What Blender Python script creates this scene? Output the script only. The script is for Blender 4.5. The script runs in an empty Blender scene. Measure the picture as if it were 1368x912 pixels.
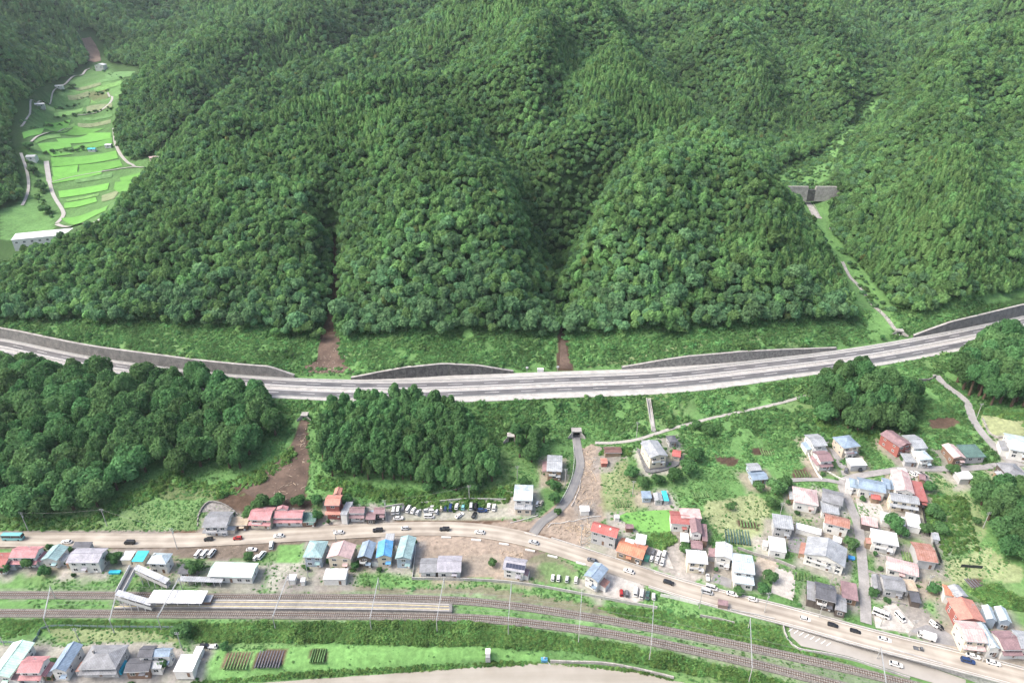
import bpy, bmesh, math, random
import numpy as np
from mathutils import Vector, Matrix
from mathutils.geometry import delaunay_2d_cdt

R = math.radians
rng = np.random.default_rng(7)
random.seed(7)
SC = bpy.context.scene
COL = SC.collection

# ------------------------------------------------------------------ camera
CAM_H, PITCH, FPX, CX, CY = 220.0, R(28.0), 912.0, 684.0, 456.0
cam_data = bpy.data.cameras.new('camera')
cam = bpy.data.objects.new('camera', cam_data)
COL.objects.link(cam)
cam.location = (0, 0, CAM_H)
cam.rotation_euler = (math.pi / 2 - PITCH, 0, 0)
cam_data.sensor_width = 36.0
cam_data.lens = FPX / 1368.0 * 36.0
cam_data.clip_start = 1.0
cam_data.clip_end = 8000.0
SC.camera = cam

# ------------------------------------------------------------------ sky and sun (bright overcast)
SUN_EL, SUN_ROT = R(50), R(262)
world = bpy.data.worlds.new('World')
SC.world = world
world.use_nodes = True
wn = world.node_tree.nodes
wn.clear()
sky = wn.new('ShaderNodeTexSky')
sky.sky_type = 'NISHITA'
sky.sun_disc = False
sky.sun_elevation = SUN_EL
sky.sun_rotation = SUN_ROT
sky.air_density = 1.0
sky.dust_density = 6.0
sky.ozone_density = 0.6
bg = wn.new('ShaderNodeBackground')
bg.inputs['Strength'].default_value = 0.15
wo = wn.new('ShaderNodeOutputWorld')
world.node_tree.links.new(sky.outputs[0], bg.inputs[0])
world.node_tree.links.new(bg.outputs[0], wo.inputs[0])
sun_data = bpy.data.lights.new('sun', 'SUN')
sun_data.energy = 1.1
sun_data.angle = R(14)
sun_data.color = (1.0, 0.985, 0.96)
sun = bpy.data.objects.new('sun', sun_data)
COL.objects.link(sun)
# light travels away from the sun's compass direction
_sd = Vector((math.sin(SUN_ROT) * math.cos(SUN_EL), math.cos(SUN_ROT) * math.cos(SUN_EL), math.sin(SUN_EL)))
sun.rotation_euler = _sd.to_track_quat('Z', 'Y').to_euler()
sun.location = (0, 0, 400)
SC.view_settings.view_transform = 'Standard'
SC.view_settings.look = 'None'
SC.view_settings.gamma = 1.0
SC.view_settings.exposure = 1.26
SC.render.engine = 'CYCLES'
cy = SC.cycles
cy.max_bounces = 5
cy.diffuse_bounces = 2
cy.glossy_bounces = 2
cy.transmission_bounces = 2
cy.transparent_max_bounces = 4
cy.volume_bounces = 0
cy.use_denoising = True
cy.denoising_prefilter = 'ACCURATE'
cy.use_adaptive_sampling = True
cy.adaptive_threshold = 0.008
cy.caustics_reflective = False
cy.caustics_refractive = False
SC.render.use_persistent_data = False

# ------------------------------------------------------------------ photo pixel <-> place
SP, CP_ = math.sin(PITCH), math.cos(PITCH)
def ray(px, py):
    v = py - CY
    return np.array([px - CX, FPX * CP_ - v * SP, -(FPX * SP + v * CP_)])
def at_z(px, py, z):
    d = ray(px, py)
    t = (z - CAM_H) / d[2]
    return np.array([d[0] * t, d[1] * t, z])
def at_Y(px, py, Y):
    d = ray(px, py)
    t = Y / d[1]
    return np.array([d[0] * t, Y, CAM_H + d[2] * t])
def project(x, y, z):
    dz = z - CAM_H
    depth = y * CP_ - dz * SP
    up = y * SP + dz * CP_
    return CX + FPX * x / depth, CY - FPX * up / depth

def smooth(a, b, x):
    t = np.clip((x - a) / (b - a), 0, 1)
    return t * t * (3 - 2 * t)

# value noise, tileable lattice, for placement and terrain only
_perm = np.random.default_rng(3).random((512, 512))
def vnoise(x, y):
    xi = np.floor(x).astype(int); yi = np.floor(y).astype(int)
    fx = x - xi; fy = y - yi
    fx = fx * fx * (3 - 2 * fx); fy = fy * fy * (3 - 2 * fy)
    g = lambda i, j: _perm[i % 512, j % 512]
    return (g(xi, yi) * (1 - fx) + g(xi + 1, yi) * fx) * (1 - fy) + (g(xi, yi + 1) * (1 - fx) + g(xi + 1, yi + 1) * fx) * fy
def fbm(x, y, s, o=4):
    r = 0; a = 1.0; n = 0
    for k in range(o):
        r = r + a * (vnoise(x / s + 17.3 * k, y / s + 5.1 * k) - .5); n += a
        s *= .5; a *= .5
    return r / n * 2
def in_poly(poly, x, y):
    x = np.asarray(x); y = np.asarray(y)
    c = np.zeros(x.shape, bool)
    n = len(poly)
    for i in range(n):
        x1, y1 = poly[i]; x2, y2 = poly[(i + 1) % n]
        if y1 == y2: continue
        k = ((y1 > y) != (y2 > y)) & (x < (x2 - x1) * (y - y1) / (y2 - y1) + x1)
        c ^= k
    return c
def catmull(P, step):
    """resample a polyline (n,d) smoothly; step in the units of the first two columns"""
    P = np.asarray(P, float)
    Q = np.vstack([2 * P[0] - P[1], P, 2 * P[-1] - P[-2]])
    out = []
    for i in range(1, len(Q) - 2):
        p0, p1, p2, p3 = Q[i - 1], Q[i], Q[i + 1], Q[i + 2]
        n = max(1, int(np.linalg.norm((p2 - p1)[:2]) / step))
        for k in range(n):
            t = k / n
            out.append(.5 * (2 * p1 + (p2 - p0) * t + (2 * p0 - 5 * p1 + 4 * p2 - p3) * t * t + (3 * p1 - p0 - 3 * p2 + p3) * t ** 3))
    out.append(P[-1])
    return np.array(out)

# ------------------------------------------------------------------ materials
MATS = {}
def mat(name, col, rough=.8, var=.15, scale=.4, metal=0.0, bump=0.0, bscale=None, col2=None, spec=.3, obj_var=0.0, stripes=None, hue=0.0):
    """procedural surface: base colour broken by two octaves of noise, optional second colour, ribs and relief"""
    if name in MATS: return MATS[name]
    m = bpy.data.materials.new(name); m.use_nodes = True
    nt = m.node_tree; N = nt.nodes; L = nt.links
    bs = N['Principled BSDF']
    bs.inputs['Roughness'].default_value = rough
    bs.inputs['Metallic'].default_value = metal
    bs.inputs['Specular IOR Level'].default_value = spec
    geo = N.new('ShaderNodeNewGeometry')
    nz = N.new('ShaderNodeTexNoise'); nz.inputs['Scale'].default_value = scale; nz.inputs['Detail'].default_value = 6; nz.inputs['Roughness'].default_value = .65
    L.new(geo.outputs['Position'], nz.inputs['Vector'])
    rp = N.new('ShaderNodeValToRGB')
    c = np.array(col[:3], float)
    c2 = np.array(col2[:3], float) if col2 is not None else c * (1 + var)
    c1 = c if col2 is not None else c * (1 - var)
    rp.color_ramp.elements[0].position = .36; rp.color_ramp.elements[1].position = .64
    rp.color_ramp.elements[0].color = (*c1, 1); rp.color_ramp.elements[1].color = (*c2, 1)
    L.new(nz.outputs['Fac'], rp.inputs['Fac'])
    out = rp.outputs['Color']
    n2 = N.new('ShaderNodeTexNoise'); n2.inputs['Scale'].default_value = scale * 7; n2.inputs['Detail'].default_value = 3
    L.new(geo.outputs['Position'], n2.inputs['Vector'])
    mr = N.new('ShaderNodeMapRange'); mr.inputs['From Min'].default_value = .3; mr.inputs['From Max'].default_value = .7
    mr.inputs['To Min'].default_value = 1 - var * .7; mr.inputs['To Max'].default_value = 1 + var * .7
    L.new(n2.outputs['Fac'], mr.inputs['Value'])
    mx = N.new('ShaderNodeMix'); mx.data_type = 'RGBA'; mx.blend_type = 'MULTIPLY'; mx.inputs['Factor'].default_value = 1
    L.new(out, mx.inputs['A']); L.new(mr.outputs[0], mx.inputs['B']); out = mx.outputs['Result']
    if obj_var or hue:
        oi = N.new('ShaderNodeObjectInfo')
        hs = N.new('ShaderNodeHueSaturation')
        a = N.new('ShaderNodeMapRange'); a.inputs['To Min'].default_value = 1 - obj_var; a.inputs['To Max'].default_value = 1 + obj_var
        b = N.new('ShaderNodeMapRange'); b.inputs['To Min'].default_value = .5 - hue; b.inputs['To Max'].default_value = .5 + hue
        ml = N.new('ShaderNodeMath'); ml.operation = 'MULTIPLY'; ml.inputs[1].default_value = 7.31
        fr = N.new('ShaderNodeMath'); fr.operation = 'FRACT'
        L.new(oi.outputs['Random'], a.inputs['Value']); L.new(oi.outputs['Random'], ml.inputs[0]); L.new(ml.outputs[0], fr.inputs[0]); L.new(fr.outputs[0], b.inputs['Value'])
        L.new(a.outputs[0], hs.inputs['Value']); L.new(b.outputs[0], hs.inputs['Hue']); L.new(out, hs.inputs['Color']); out = hs.outputs['Color']
    hgt = None
    if stripes:
        # stripes = (axis 'X'|'Y'|'Z', spacing in m, strength): ribs along object axes
        tc = N.new('ShaderNodeTexCoord'); sx = N.new('ShaderNodeSeparateXYZ'); L.new(tc.outputs['Object'], sx.inputs[0])
        mm = N.new('ShaderNodeMath'); mm.operation = 'PINGPONG'; mm.inputs[1].default_value = stripes[1] / 2
        L.new(sx.outputs[stripes[0]], mm.inputs[0])
        m2 = N.new('ShaderNodeMapRange'); m2.inputs['From Min'].default_value = 0; m2.inputs['From Max'].default_value = stripes[1] * .22
        m2.inputs['To Min'].default_value = 1 - stripes[2]; m2.inputs['To Max'].default_value = 1
        L.new(mm.outputs[0], m2.inputs['Value'])
        m3 = N.new('ShaderNodeMix'); m3.data_type = 'RGBA'; m3.blend_type = 'MULTIPLY'; m3.inputs['Factor'].default_value = 1
        L.new(out, m3.inputs['A']); L.new(m2.outputs[0], m3.inputs['B']); out = m3.outputs['Result']; hgt = mm.outputs[0]
    L.new(out, bs.inputs['Base Color'])
    if bump or hgt is not None:
        bp = N.new('ShaderNodeBump'); bp.inputs['Strength'].default_value = bump or .4; bp.inputs['Distance'].default_value = .15
        if hgt is None:
            n3 = N.new('ShaderNodeTexNoise'); n3.inputs['Scale'].default_value = bscale or scale * 4; n3.inputs['Detail'].default_value = 5
            L.new(geo.outputs['Position'], n3.inputs['Vector']); hgt = n3.outputs['Fac']
        L.new(hgt, bp.inputs['Height']); L.new(bp.outputs[0], bs.inputs['Normal'])
    MATS[name] = m
    return m

def leaf_mat(name, col, zone=.25, obj_var=.22, hue=.02, scale=.02, trans=.38, col_b=None):
    """foliage: diffuse + a little translucency, colour drifting per plant and over the hillside"""
    m = bpy.data.materials.new(name); m.use_nodes = True
    nt = m.node_tree; N = nt.nodes; L = nt.links; N.clear()
    geo = N.new('ShaderNodeNewGeometry'); oi = N.new('ShaderNodeObjectInfo')
    nz = N.new('ShaderNodeTexNoise'); nz.inputs['Scale'].default_value = scale; nz.inputs['Detail'].default_value = 3
    L.new(geo.outputs['Position'], nz.inputs['Vector'])
    rp = N.new('ShaderNodeValToRGB'); c = np.array(col, float)
    rp.color_ramp.elements[0].position = .35; rp.color_ramp.elements[1].position = .65
    cb = np.array(col_b, float) if col_b is not None else c * (1 + zone)
    rp.color_ramp.elements[0].color = (*(c * (1 - zone)), 1); rp.color_ramp.elements[1].color = (*cb, 1)
    L.new(nz.outputs['Fac'], rp.inputs['Fac'])
    hs = N.new('ShaderNodeHueSaturation')
    a = N.new('ShaderNodeMapRange'); a.inputs['To Min'].default_value = 1 - obj_var; a.inputs['To Max'].default_value = 1 + obj_var
    b = N.new('ShaderNodeMapRange'); b.inputs['To Min'].default_value = .5 - hue; b.inputs['To Max'].default_value = .5 + hue
    ml = N.new('ShaderNodeMath'); ml.operation = 'MULTIPLY'; ml.inputs[1].default_value = 7.31
    fr = N.new('ShaderNodeMath'); fr.operation = 'FRACT'
    L.new(oi.outputs['Random'], a.inputs['Value']); L.new(oi.outputs['Random'], ml.inputs[0]); L.new(ml.outputs[0], fr.inputs[0]); L.new(fr.outputs[0], b.inputs['Value'])
    n2 = N.new('ShaderNodeTexNoise'); n2.inputs['Scale'].default_value = .9; n2.inputs['Detail'].default_value = 4
    L.new(geo.outputs['Position'], n2.inputs['Vector'])
    mr = N.new('ShaderNodeMapRange'); mr.inputs['From Min'].default_value = .3; mr.inputs['From Max'].default_value = .7; mr.inputs['To Min'].default_value = .72; mr.inputs['To Max'].default_value = 1.28
    L.new(n2.outputs['Fac'], mr.inputs['Value'])
    mu = N.new('ShaderNodeMath'); mu.operation = 'MULTIPLY'; L.new(a.outputs[0], mu.inputs[0]); L.new(mr.outputs[0], mu.inputs[1])
    L.new(mu.outputs[0], hs.inputs['Value']); L.new(b.outputs[0], hs.inputs['Hue']); L.new(rp.outputs[0], hs.inputs['Color'])
    d = N.new('ShaderNodeBsdfDiffuse'); t = N.new('ShaderNodeBsdfTranslucent'); ms = N.new('ShaderNodeMixShader'); ms.inputs[0].default_value = trans
    L.new(hs.outputs[0], d.inputs[0]); L.new(hs.outputs[0], t.inputs[0]); L.new(d.outputs[0], ms.inputs[1]); L.new(t.outputs[0], ms.inputs[2])
    o = N.new('ShaderNodeOutputMaterial'); L.new(ms.outputs[0], o.inputs[0])
    MATS[name] = m
    return m

# ------------------------------------------------------------------ mesh builder
class MB:
    def __init__(self): self.v = []; self.f = []
    def add(self, vs, fs):
        b = len(self.v); self.v += [tuple(map(float, p)) for p in vs]; self.f += [tuple(b + i for i in f) for f in fs]; return self
    def box(self, x0, x1, y0, y1, z0, z1):
        return self.add([(x0,y0,z0),(x1,y0,z0),(x1,y1,z0),(x0,y1,z0),(x0,y0,z1),(x1,y0,z1),(x1,y1,z1),(x0,y1,z1)],
                        [(3,2,1,0),(4,5,6,7),(0,1,5,4),(1,2,6,5),(2,3,7,6),(3,0,4,7)])
    def bar(self, a, b, w, h=None):
        """square bar from a to b"""
        a = Vector(a); b = Vector(b); d = (b - a).normalized()
        s = d.cross(Vector((0,0,1)));  s = s.normalized() if s.length > 1e-4 else Vector((1,0,0))
        u = s.cross(d); h = h or w
        vs = []
        for p in (a, b):
            for i, j in ((-1,-1),(1,-1),(1,1),(-1,1)): vs.append(p + s * (i * w / 2) + u * (j * h / 2))
        return self.add(vs, [(0,1,2,3),(7,6,5,4),(0,4,5,1),(1,5,6,2),(2,6,7,3),(3,7,4,0)])
    def tube(self, pts, rads, n=6, cap=True):
        pts = [Vector(p) for p in pts]; rings = []
        for i, p in enumerate(pts):
            d = (pts[min(i+1, len(pts)-1)] - pts[max(i-1, 0)]).normalized()
            s = d.cross(Vector((0,1,0))) if abs(d.y) < .9 else d.cross(Vector((1,0,0)))
            s.normalize(); u = s.cross(d); r = rads[i] if hasattr(rads, '__len__') else rads
            rings.append([p + (s * math.cos(2*math.pi*k/n) + u * math.sin(2*math.pi*k/n)) * r for k in range(n)])
        vs = [q for r_ in rings for q in r_]; fs = []
        for i in range(len(rings)-1):
            for k in range(n): fs.append((i*n+k, i*n+(k+1)%n, (i+1)*n+(k+1)%n, (i+1)*n+k))
        if cap: fs.append(tuple(range(n-1,-1,-1))); fs.append(tuple((len(rings)-1)*n+k for k in range(n)))
        return self.add(vs, fs)
    def prism(self, poly, z0, z1):
        n = len(poly)
        return self.add([(x,y,z0) for x,y in poly]+[(x,y,z1) for x,y in poly],
                        [tuple(range(n-1,-1,-1)), tuple(range(n,2*n))]+[(i,(i+1)%n,n+(i+1)%n,n+i) for i in range(n)])
    def mesh(self, name, m=None):
        me = bpy.data.meshes.new(name); me.from_pydata(self.v, [], self.f); me.update()
        if m: me.materials.append(m)
        return me
    def build(self, name, m, parent=None, loc=None, rz=None, smooth_=False):
        me = self.mesh(name, m)
        if smooth_: me.shade_smooth()
        return link(name, me, parent, loc, rz)
def link(name, me, parent=None, loc=None, rz=None):
    o = bpy.data.objects.new(name, me); COL.objects.link(o)
    if parent is not None: o.parent = parent
    if loc is not None: o.location = loc
    if rz is not None: o.rotation_euler = (0, 0, rz)
    return o
def tag(o, label=None, cat=None, group=None, kind=None):
    if label: o['label'] = label
    if cat: o['category'] = cat
    if group: o['group'] = group
    if kind: o['kind'] = kind
    return o
def thing(name, label, cat, loc=(0,0,0), rz=0, group=None):
    o = bpy.data.objects.new(name, None); o.empty_display_size = .5; COL.objects.link(o)
    o.location = loc; o.rotation_euler = (0, 0, rz)
    return tag(o, label, cat, group)
# ------------------------------------------------------------------ terrain: heights read off the photograph
CPZ = [  # photo x, y, height above the railway in m
 # river side
 (-300,905,0),(-100,900,0),(0,890,0),(150,885,0),(300,885,-.5),(450,885,-.5),(600,872,-.5),(750,878,-.5),(850,888,-.5),
 # railway
 (-300,806,1),(0,806,1),(200,806,1),(400,808,1),(600,812,1),(760,829,1),(880,847,1),(1000,874,1),(1120,897,1),(1280,935,1),
 (100,838,.4),(400,842,.4),(650,845,.4),(850,868,.4),(1000,895,.4),
 # valley road and yards
 (-300,722,3),(0,722,3),(150,722,3),(300,718,3),(450,709,3),(600,706,3),(720,723,3),(850,762,3),(1000,805,3.3),(1150,850,3.8),(1300,882,4.3),(1450,920,5),
 (50,762,2),(200,765,2),(330,770,2),(450,768,2),(560,770,2),(680,772,2),(800,790,2.2),(930,812,2.5),(1030,835,2.6),
 (60,698,4.2),(200,692,4.5),(320,685,4.5),(430,680,4.8),(560,680,4),(650,680,4),(700,678,4.8),
 (730,700,3.6),(800,692,5),(850,662,7),(740,640,7.5),(785,605,10),(770,583,11),(860,700,4.6),
 (905,700,6),(950,650,9),(880,602,14),(1000,620,11),(920,580,14),(1000,740,4.5),(1100,765,5),(1100,690,7.5),(1100,615,12),(1060,560,15),(1110,545,16),
 (1200,790,5.5),(1200,715,8),(1200,630,12),(1230,560,16),(1300,770,8),(1345,830,6.5),(1300,660,11.5),(1345,605,14),(1330,545,18),(1420,720,12),(1420,560,20),(1500,800,9),(1600,640,18),
 # wooded bank under the expressway
 (-100,650,8),(30,655,8),(150,655,7.5),(250,640,8),(350,640,8.5),(-100,580,14),(60,585,14),(200,580,14),(330,565,14.5),(390,600,12),(420,570,14.5),
 (550,625,9.5),(550,580,13.5),(650,605,10.5),(480,648,7.5),(620,665,5.5),(700,610,10.5),(700,570,14.5),(830,560,15),(650,560,16),
 # above the expressway
 (-100,450,24),(0,449,27),(80,455,27),(150,464,26.5),(250,478,26),(330,484,26),(400,494,22),(440,496,21),(500,487,25),(590,480,26),(660,487,24.5),(730,492,21.5),(790,491,22),
 (850,482,25),(930,468,26.5),(1010,457,27.5),(1100,452,26),(1150,455,23),(1215,447,21),(1260,430,25),(1310,412,28),(1368,398,29),(1500,370,30)]
CPY = [  # photo x, y, distance along the view in m
 (0,425,388),(100,428,386),(200,433,382),(300,437,378),(400,445,372),(500,452,366),(600,455,363),(700,452,364),(800,450,366),(900,444,370),(1000,436,376),(1100,430,384),(1150,428,398),
 (-200,420,390),(-200,380,420),(-150,340,470),
 # front wooded hill
 (30,395,412),(130,400,402),(230,400,400),(350,400,392),(445,400,400),(550,400,384),(680,400,386),(748,400,418),(850,400,384),(1000,400,394),(1110,400,412),
 (40,362,445),(130,335,462),(250,340,440),(370,335,434),(445,335,440),(560,330,428),(680,330,440),(748,330,480),(850,330,424),(980,330,442),(1090,345,458),
 (130,300,480),(220,285,490),(300,265,490),(400,250,500),(450,262,494),(560,258,484),(640,280,470),(700,270,508),(745,266,545),(770,330,430),(800,283,470),(840,240,508),(880,207,545),(930,187,590),(772,300,525),(815,264,556),(850,227,586),(890,192,630),(900,260,486),(1000,265,505),(1050,267,530),(1090,318,480),
 (167,268,515),(205,240,545),(263,197,592),(321,176,625),(400,157,652),(462,135,692),(220,255,522),(300,216,546),(390,195,556),(480,180,560),(565,171,570),(600,180,572),(263,232,575),(330,220,596),(400,208,614),(480,193,636),(560,184,655),(630,184,648),(673,190,640),(760,205,585),(800,168,622),(850,142,668),(960,215,565),(1000,217,598),(930,167,668),
 (525,124,708),(585,113,732),(640,84,785),(686,55,842),(263,218,655),(330,206,715),(400,188,755),(475,165,795),(560,138,845),(620,104,920),(620,125,700),(690,105,705),(760,100,700),(870,112,762),(830,62,870),(815,12,980),
 (750,60,800),(660,55,835),(750,15,905),(650,10,930),(700,-45,1090),
 # rice-field valley on the left
 (0,362,480),(60,320,542),(100,292,580),(120,242,670),(60,240,668),(170,250,650),(110,182,830),(60,175,820),(170,180,810),(110,132,1000),(70,135,980),(160,125,990),(130,97,1150),(130,62,1300),
 (195,222,695),(240,184,785),(275,152,880),(330,146,960),(400,116,1080),(480,94,1180),(560,72,1250),(225,201,705),(263,164,765),(322,123,845),(400,92,935),(475,70,1005),(545,46,1085),(620,14,1160),
 # spur behind it
 (165,162,850),(190,190,770),(220,160,800),(200,107,960),(260,110,900),(260,67,1100),(330,60,1040),(350,17,1300),(420,20,1180),(480,-20,1350),
 # hill on the left edge
 (0,300,560),(-60,320,520),(25,250,650),(0,180,710),(35,170,770),(0,100,810),(60,125,960),(0,30,960),(60,60,1110),(100,75,1220),(-150,250,560),(-150,120,700),(-150,20,860),
 # back
 (180,20,1500),(100,15,1450),(250,-5,1520),(150,-60,1750),(0,-50,1300),(400,-55,1600),
 # dam valley on the right
 (1200,442,386),(1165,402,420),(1132,352,480),(1107,312,540),(1090,276,598),(1078,246,640),(1085,232,672),(1040,236,680),(1115,202,750),(1150,165,860),(1178,132,980),(1190,92,1150),(1200,50,1330),
 (1035,224,692),(960,182,800),(900,152,900),(845,92,1050),(835,30,1250),
 (1000,172,850),(1000,110,930),(1000,50,1050),(1000,0,1190),(1100,152,865),(1100,92,960),(900,62,1050),(900,112,960),(1140,122,930),(1100,25,1100),(900,10,1180),(1000,-50,1400),
 (1230,415,400),(1300,398,405),(1368,385,408),(1195,400,426),(1182,332,488),(1152,272,568),(1128,228,645),(1250,330,458),(1250,250,540),(1250,180,640),(1250,122,760),(1250,72,900),(1230,150,930),(1300,108,1030),(1368,78,1110),(1368,330,465),(1368,250,545),(1368,180,635),(1368,100,760),(1368,40,900),
 (1172,177,738),(1222,122,850),(1300,72,945),(1300,20,1300),(1250,8,1400),(1368,-10,1200),(1300,-50,1650),(1600,330,470),(1600,200,600),(1600,60,800)]
VALLEY = [(0,362,480),(60,320,542),(100,292,580),(120,242,670),(110,182,830),(110,132,1000),(130,97,1150)]
_c = [at_z(a, b, c) for a, b, c in CPZ] + [at_Y(a, b, c) for a, b, c in CPY]
_c += [np.array(p, float) for p in ((-700,60,0),(-300,60,-1),(0,60,-2),(300,60,-1),(700,60,2),(-450,200,3),(520,220,8),(-1100,300,30),(1100,300,40),(-1300,1200,180),(1300,1200,190),(-900,1900,250),(0,1900,255),(900,1900,255),(1700,1900,255),(-1700,1900,250))]
_c = np.array(_c)
_n = len(_c)
_d = np.linalg.norm(_c[:, None, :2] - _c[None, :, :2], axis=2)
_A = np.zeros((_n + 3, _n + 3)); _A[:_n, :_n] = _d - np.eye(_n) * .6
_A[:_n, _n] = 1; _A[:_n, _n+1:] = _c[:, :2]; _A[_n:, :_n] = _A[:_n, _n:].T
_w = np.linalg.solve(_A, np.concatenate([_c[:, 2], np.zeros(3)]))
def raw_height(x, y):
    x = np.asarray(x, float); y = np.asarray(y, float)
    sh = x.shape; x = x.ravel(); y = y.ravel(); z = np.empty(x.size)
    for i in range(0, x.size, 20000):
        X = x[i:i+20000]; Y = y[i:i+20000]
        z[i:i+20000] = np.hypot(X[:, None] - _c[None, :, 0], Y[:, None] - _c[None, :, 1]) @ _w[:_n] + _w[_n] + _w[_n+1] * X + _w[_n+2] * Y
    # small relief on the wooded slopes
    k = smooth(380, 460, y)
    vl = np.full(x.shape, 1e9); V = np.array([at_Y(*p) for p in VALLEY])
    for a, b in zip(V[:-1], V[1:]):
        d = b - a; t = np.clip(((x - a[0]) * d[0] + (y - a[1]) * d[1]) / (d[0]**2 + d[1]**2), 0, 1); vl = np.minimum(vl, np.hypot(x - a[0] - t * d[0], y - a[1] - t * d[1]))
    z = z + k * smooth(60, 130, vl) * (fbm(x, y, 60, 3) * 4.0 + fbm(x + 300, y, 24, 2) * 1.5)
    z = np.minimum(z, 255 + (z - 255) * .1)
    return z.reshape(sh)

def axis(segs):
    a = [segs[0][0]]
    for s0, s1, d0, d1 in segs:
        while a[-1] < s1 - 1e-6:
            t = (a[-1] - s0) / (s1 - s0); a.append(a[-1] + d0 + (d1 - d0) * t)
        a[-1] = s1
    return np.array(a)
_xr = axis([(0, 300, 1.4, 1.4), (300, 1750, 1.6, 22)])
XS = np.concatenate([-_xr[:0:-1], _xr])
YS = axis([(60, 150, 5, 1.5), (150, 395, 1.25, 1.25), (395, 700, 1.4, 6), (700, 2000, 6, 16)])
GX, GY = np.meshgrid(XS, YS)
GZ = raw_height(GX, GY)

# spurs (+) and gullies (-) of the wooded hills: photo x, y, distance along the view; then height, width in m
RELIEF = [
 ([(447,440,378),(446,400,405),(445,335,452),(440,300,480)], -7, 8),
 ([(748,440,372),(748,400,410),(748,330,470),(745,270,535),(790,245,560),(790,258,552)], -13, 18),
 ([(745,270,535),(712,230,570),(680,196,625)], -9, 18),
 ([(545,410,380),(560,330,425),(575,255,485),(570,185,558)], 4, 34), ([(845,410,382),(855,330,424),(880,255,488)], 5, 30), ([(690,400,388),(690,330,436),(665,275,478)], 4, 24),
 ([(740,140,650),(760,90,730),(790,50,840)], -8, 20), ([(700,150,640),(720,100,720),(715,60,810)], 8, 20), ([(1020,400,395),(1030,330,445),(1010,270,500),(960,215,565)], 6, 22),
 ([(1000,160,868),(990,110,935),(960,60,1040)], 12, 30), ([(1060,165,862),(1055,110,945),(1040,40,1080)], -6, 28), ([(950,150,890),(925,95,985),(890,30,1130)], -7, 28), ([(1120,150,880),(1110,90,975)], 9, 25),
 ([(1280,390,415),(1275,300,485),(1270,210,590),(1262,130,740),(1290,80,900)], 10, 28), ([(1330,390,412),(1345,300,490),(1330,220,580),(1320,140,700)], -6, 26), ([(1225,400,420),(1215,330,470),(1215,260,535),(1225,190,630)], -5, 24),
 ([(205,130,900),(250,90,985),(310,50,1120)], 5, 40), ([(40,90,900),(70,40,1150)], -14, 40), ([(130,30,1450),(160,0,1560)], 16, 50), ([(220,20,1480),(240,-10,1600)], -18, 45), ([(60,20,1400),(50,-20,1500)], -14, 45)]
_b = smooth(430, 470, GY)
for _ in range(7):
    S = GZ.copy(); S[1:-1, 1:-1] = (GZ[:-2, 1:-1] + GZ[2:, 1:-1] + GZ[1:-1, :-2] + GZ[1:-1, 2:] + 2 * GZ[1:-1, 1:-1]) / 6
    GZ = GZ * (1 - _b) + S * _b
for pts, amp, wid in RELIEF:
    P = catmull(np.array([at_Y(*p) for p in pts]), 12)
    k = (GX > P[:, 0].min() - 90) & (GX < P[:, 0].max() + 90) & (GY > P[:, 1].min() - 90) & (GY < P[:, 1].max() + 90)
    b = np.full(k.sum(), 1e9)
    X, Y = GX[k], GY[k]
    for a, c in zip(P[:-1], P[1:]):
        d = c - a; t = np.clip(((X - a[0]) * d[0] + (Y - a[1]) * d[1]) / (d[0]**2 + d[1]**2), 0, 1)
        b = np.minimum(b, np.hypot(X - a[0] - t * d[0], Y - a[1] - t * d[1]))
    GZ[k] += amp * (1.85 if amp < 0 else 1.7) * np.exp(-(b / (wid * 1.25)) ** 2) * smooth(372, 410, Y)

# stronger ridges and hollows: add back the difference from a broad average
def blur(A, xs, ys, r):
    gx = np.arange(-900, 901, 12.0); gy = np.arange(330, 1951, 12.0)
    i = np.clip(np.searchsorted(xs, gx), 1, len(xs) - 1); j = np.clip(np.searchsorted(ys, gy), 1, len(ys) - 1)
    B = A[np.ix_(j, i)].copy(); k = np.exp(-(np.arange(-14, 15) * 12.0 / r) ** 2); k /= k.sum()
    B = np.apply_along_axis(lambda v: np.convolve(np.pad(v, 14, mode='edge'), k, 'valid'), 0, B); B = np.apply_along_axis(lambda v: np.convolve(np.pad(v, 14, mode='edge'), k, 'valid'), 1, B)
    I = np.clip((GX - gx[0]) / 12.0, 0, len(gx) - 1.001); J = np.clip((GY - gy[0]) / 12.0, 0, len(gy) - 1.001); a, b = I.astype(int), J.astype(int); u, v = I - a, J - b
    return (B[b, a] * (1-u) + B[b, a+1] * u) * (1-v) + (B[b+1, a] * (1-u) + B[b+1, a+1] * u) * v
VW = np.array([at_Y(*p) for p in VALLEY]); _vl = np.full(GX.shape, 1e9)
for a, b in zip(VW[:-1], VW[1:]):
    d = b - a; t = np.clip(((GX - a[0]) * d[0] + (GY - a[1]) * d[1]) / (d[0]**2 + d[1]**2), 0, 1); _vl = np.minimum(_vl, np.hypot(GX - a[0] - t * d[0], GY - a[1] - t * d[1]))
_dl = GZ - blur(GZ, XS, YS, 70.0)
GZ = GZ + np.clip(_dl, -13, 13) * .85 * smooth(400, 470, GY) * smooth(70, 160, _vl) * (1 - smooth(1300, 1600, GY))
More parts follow.
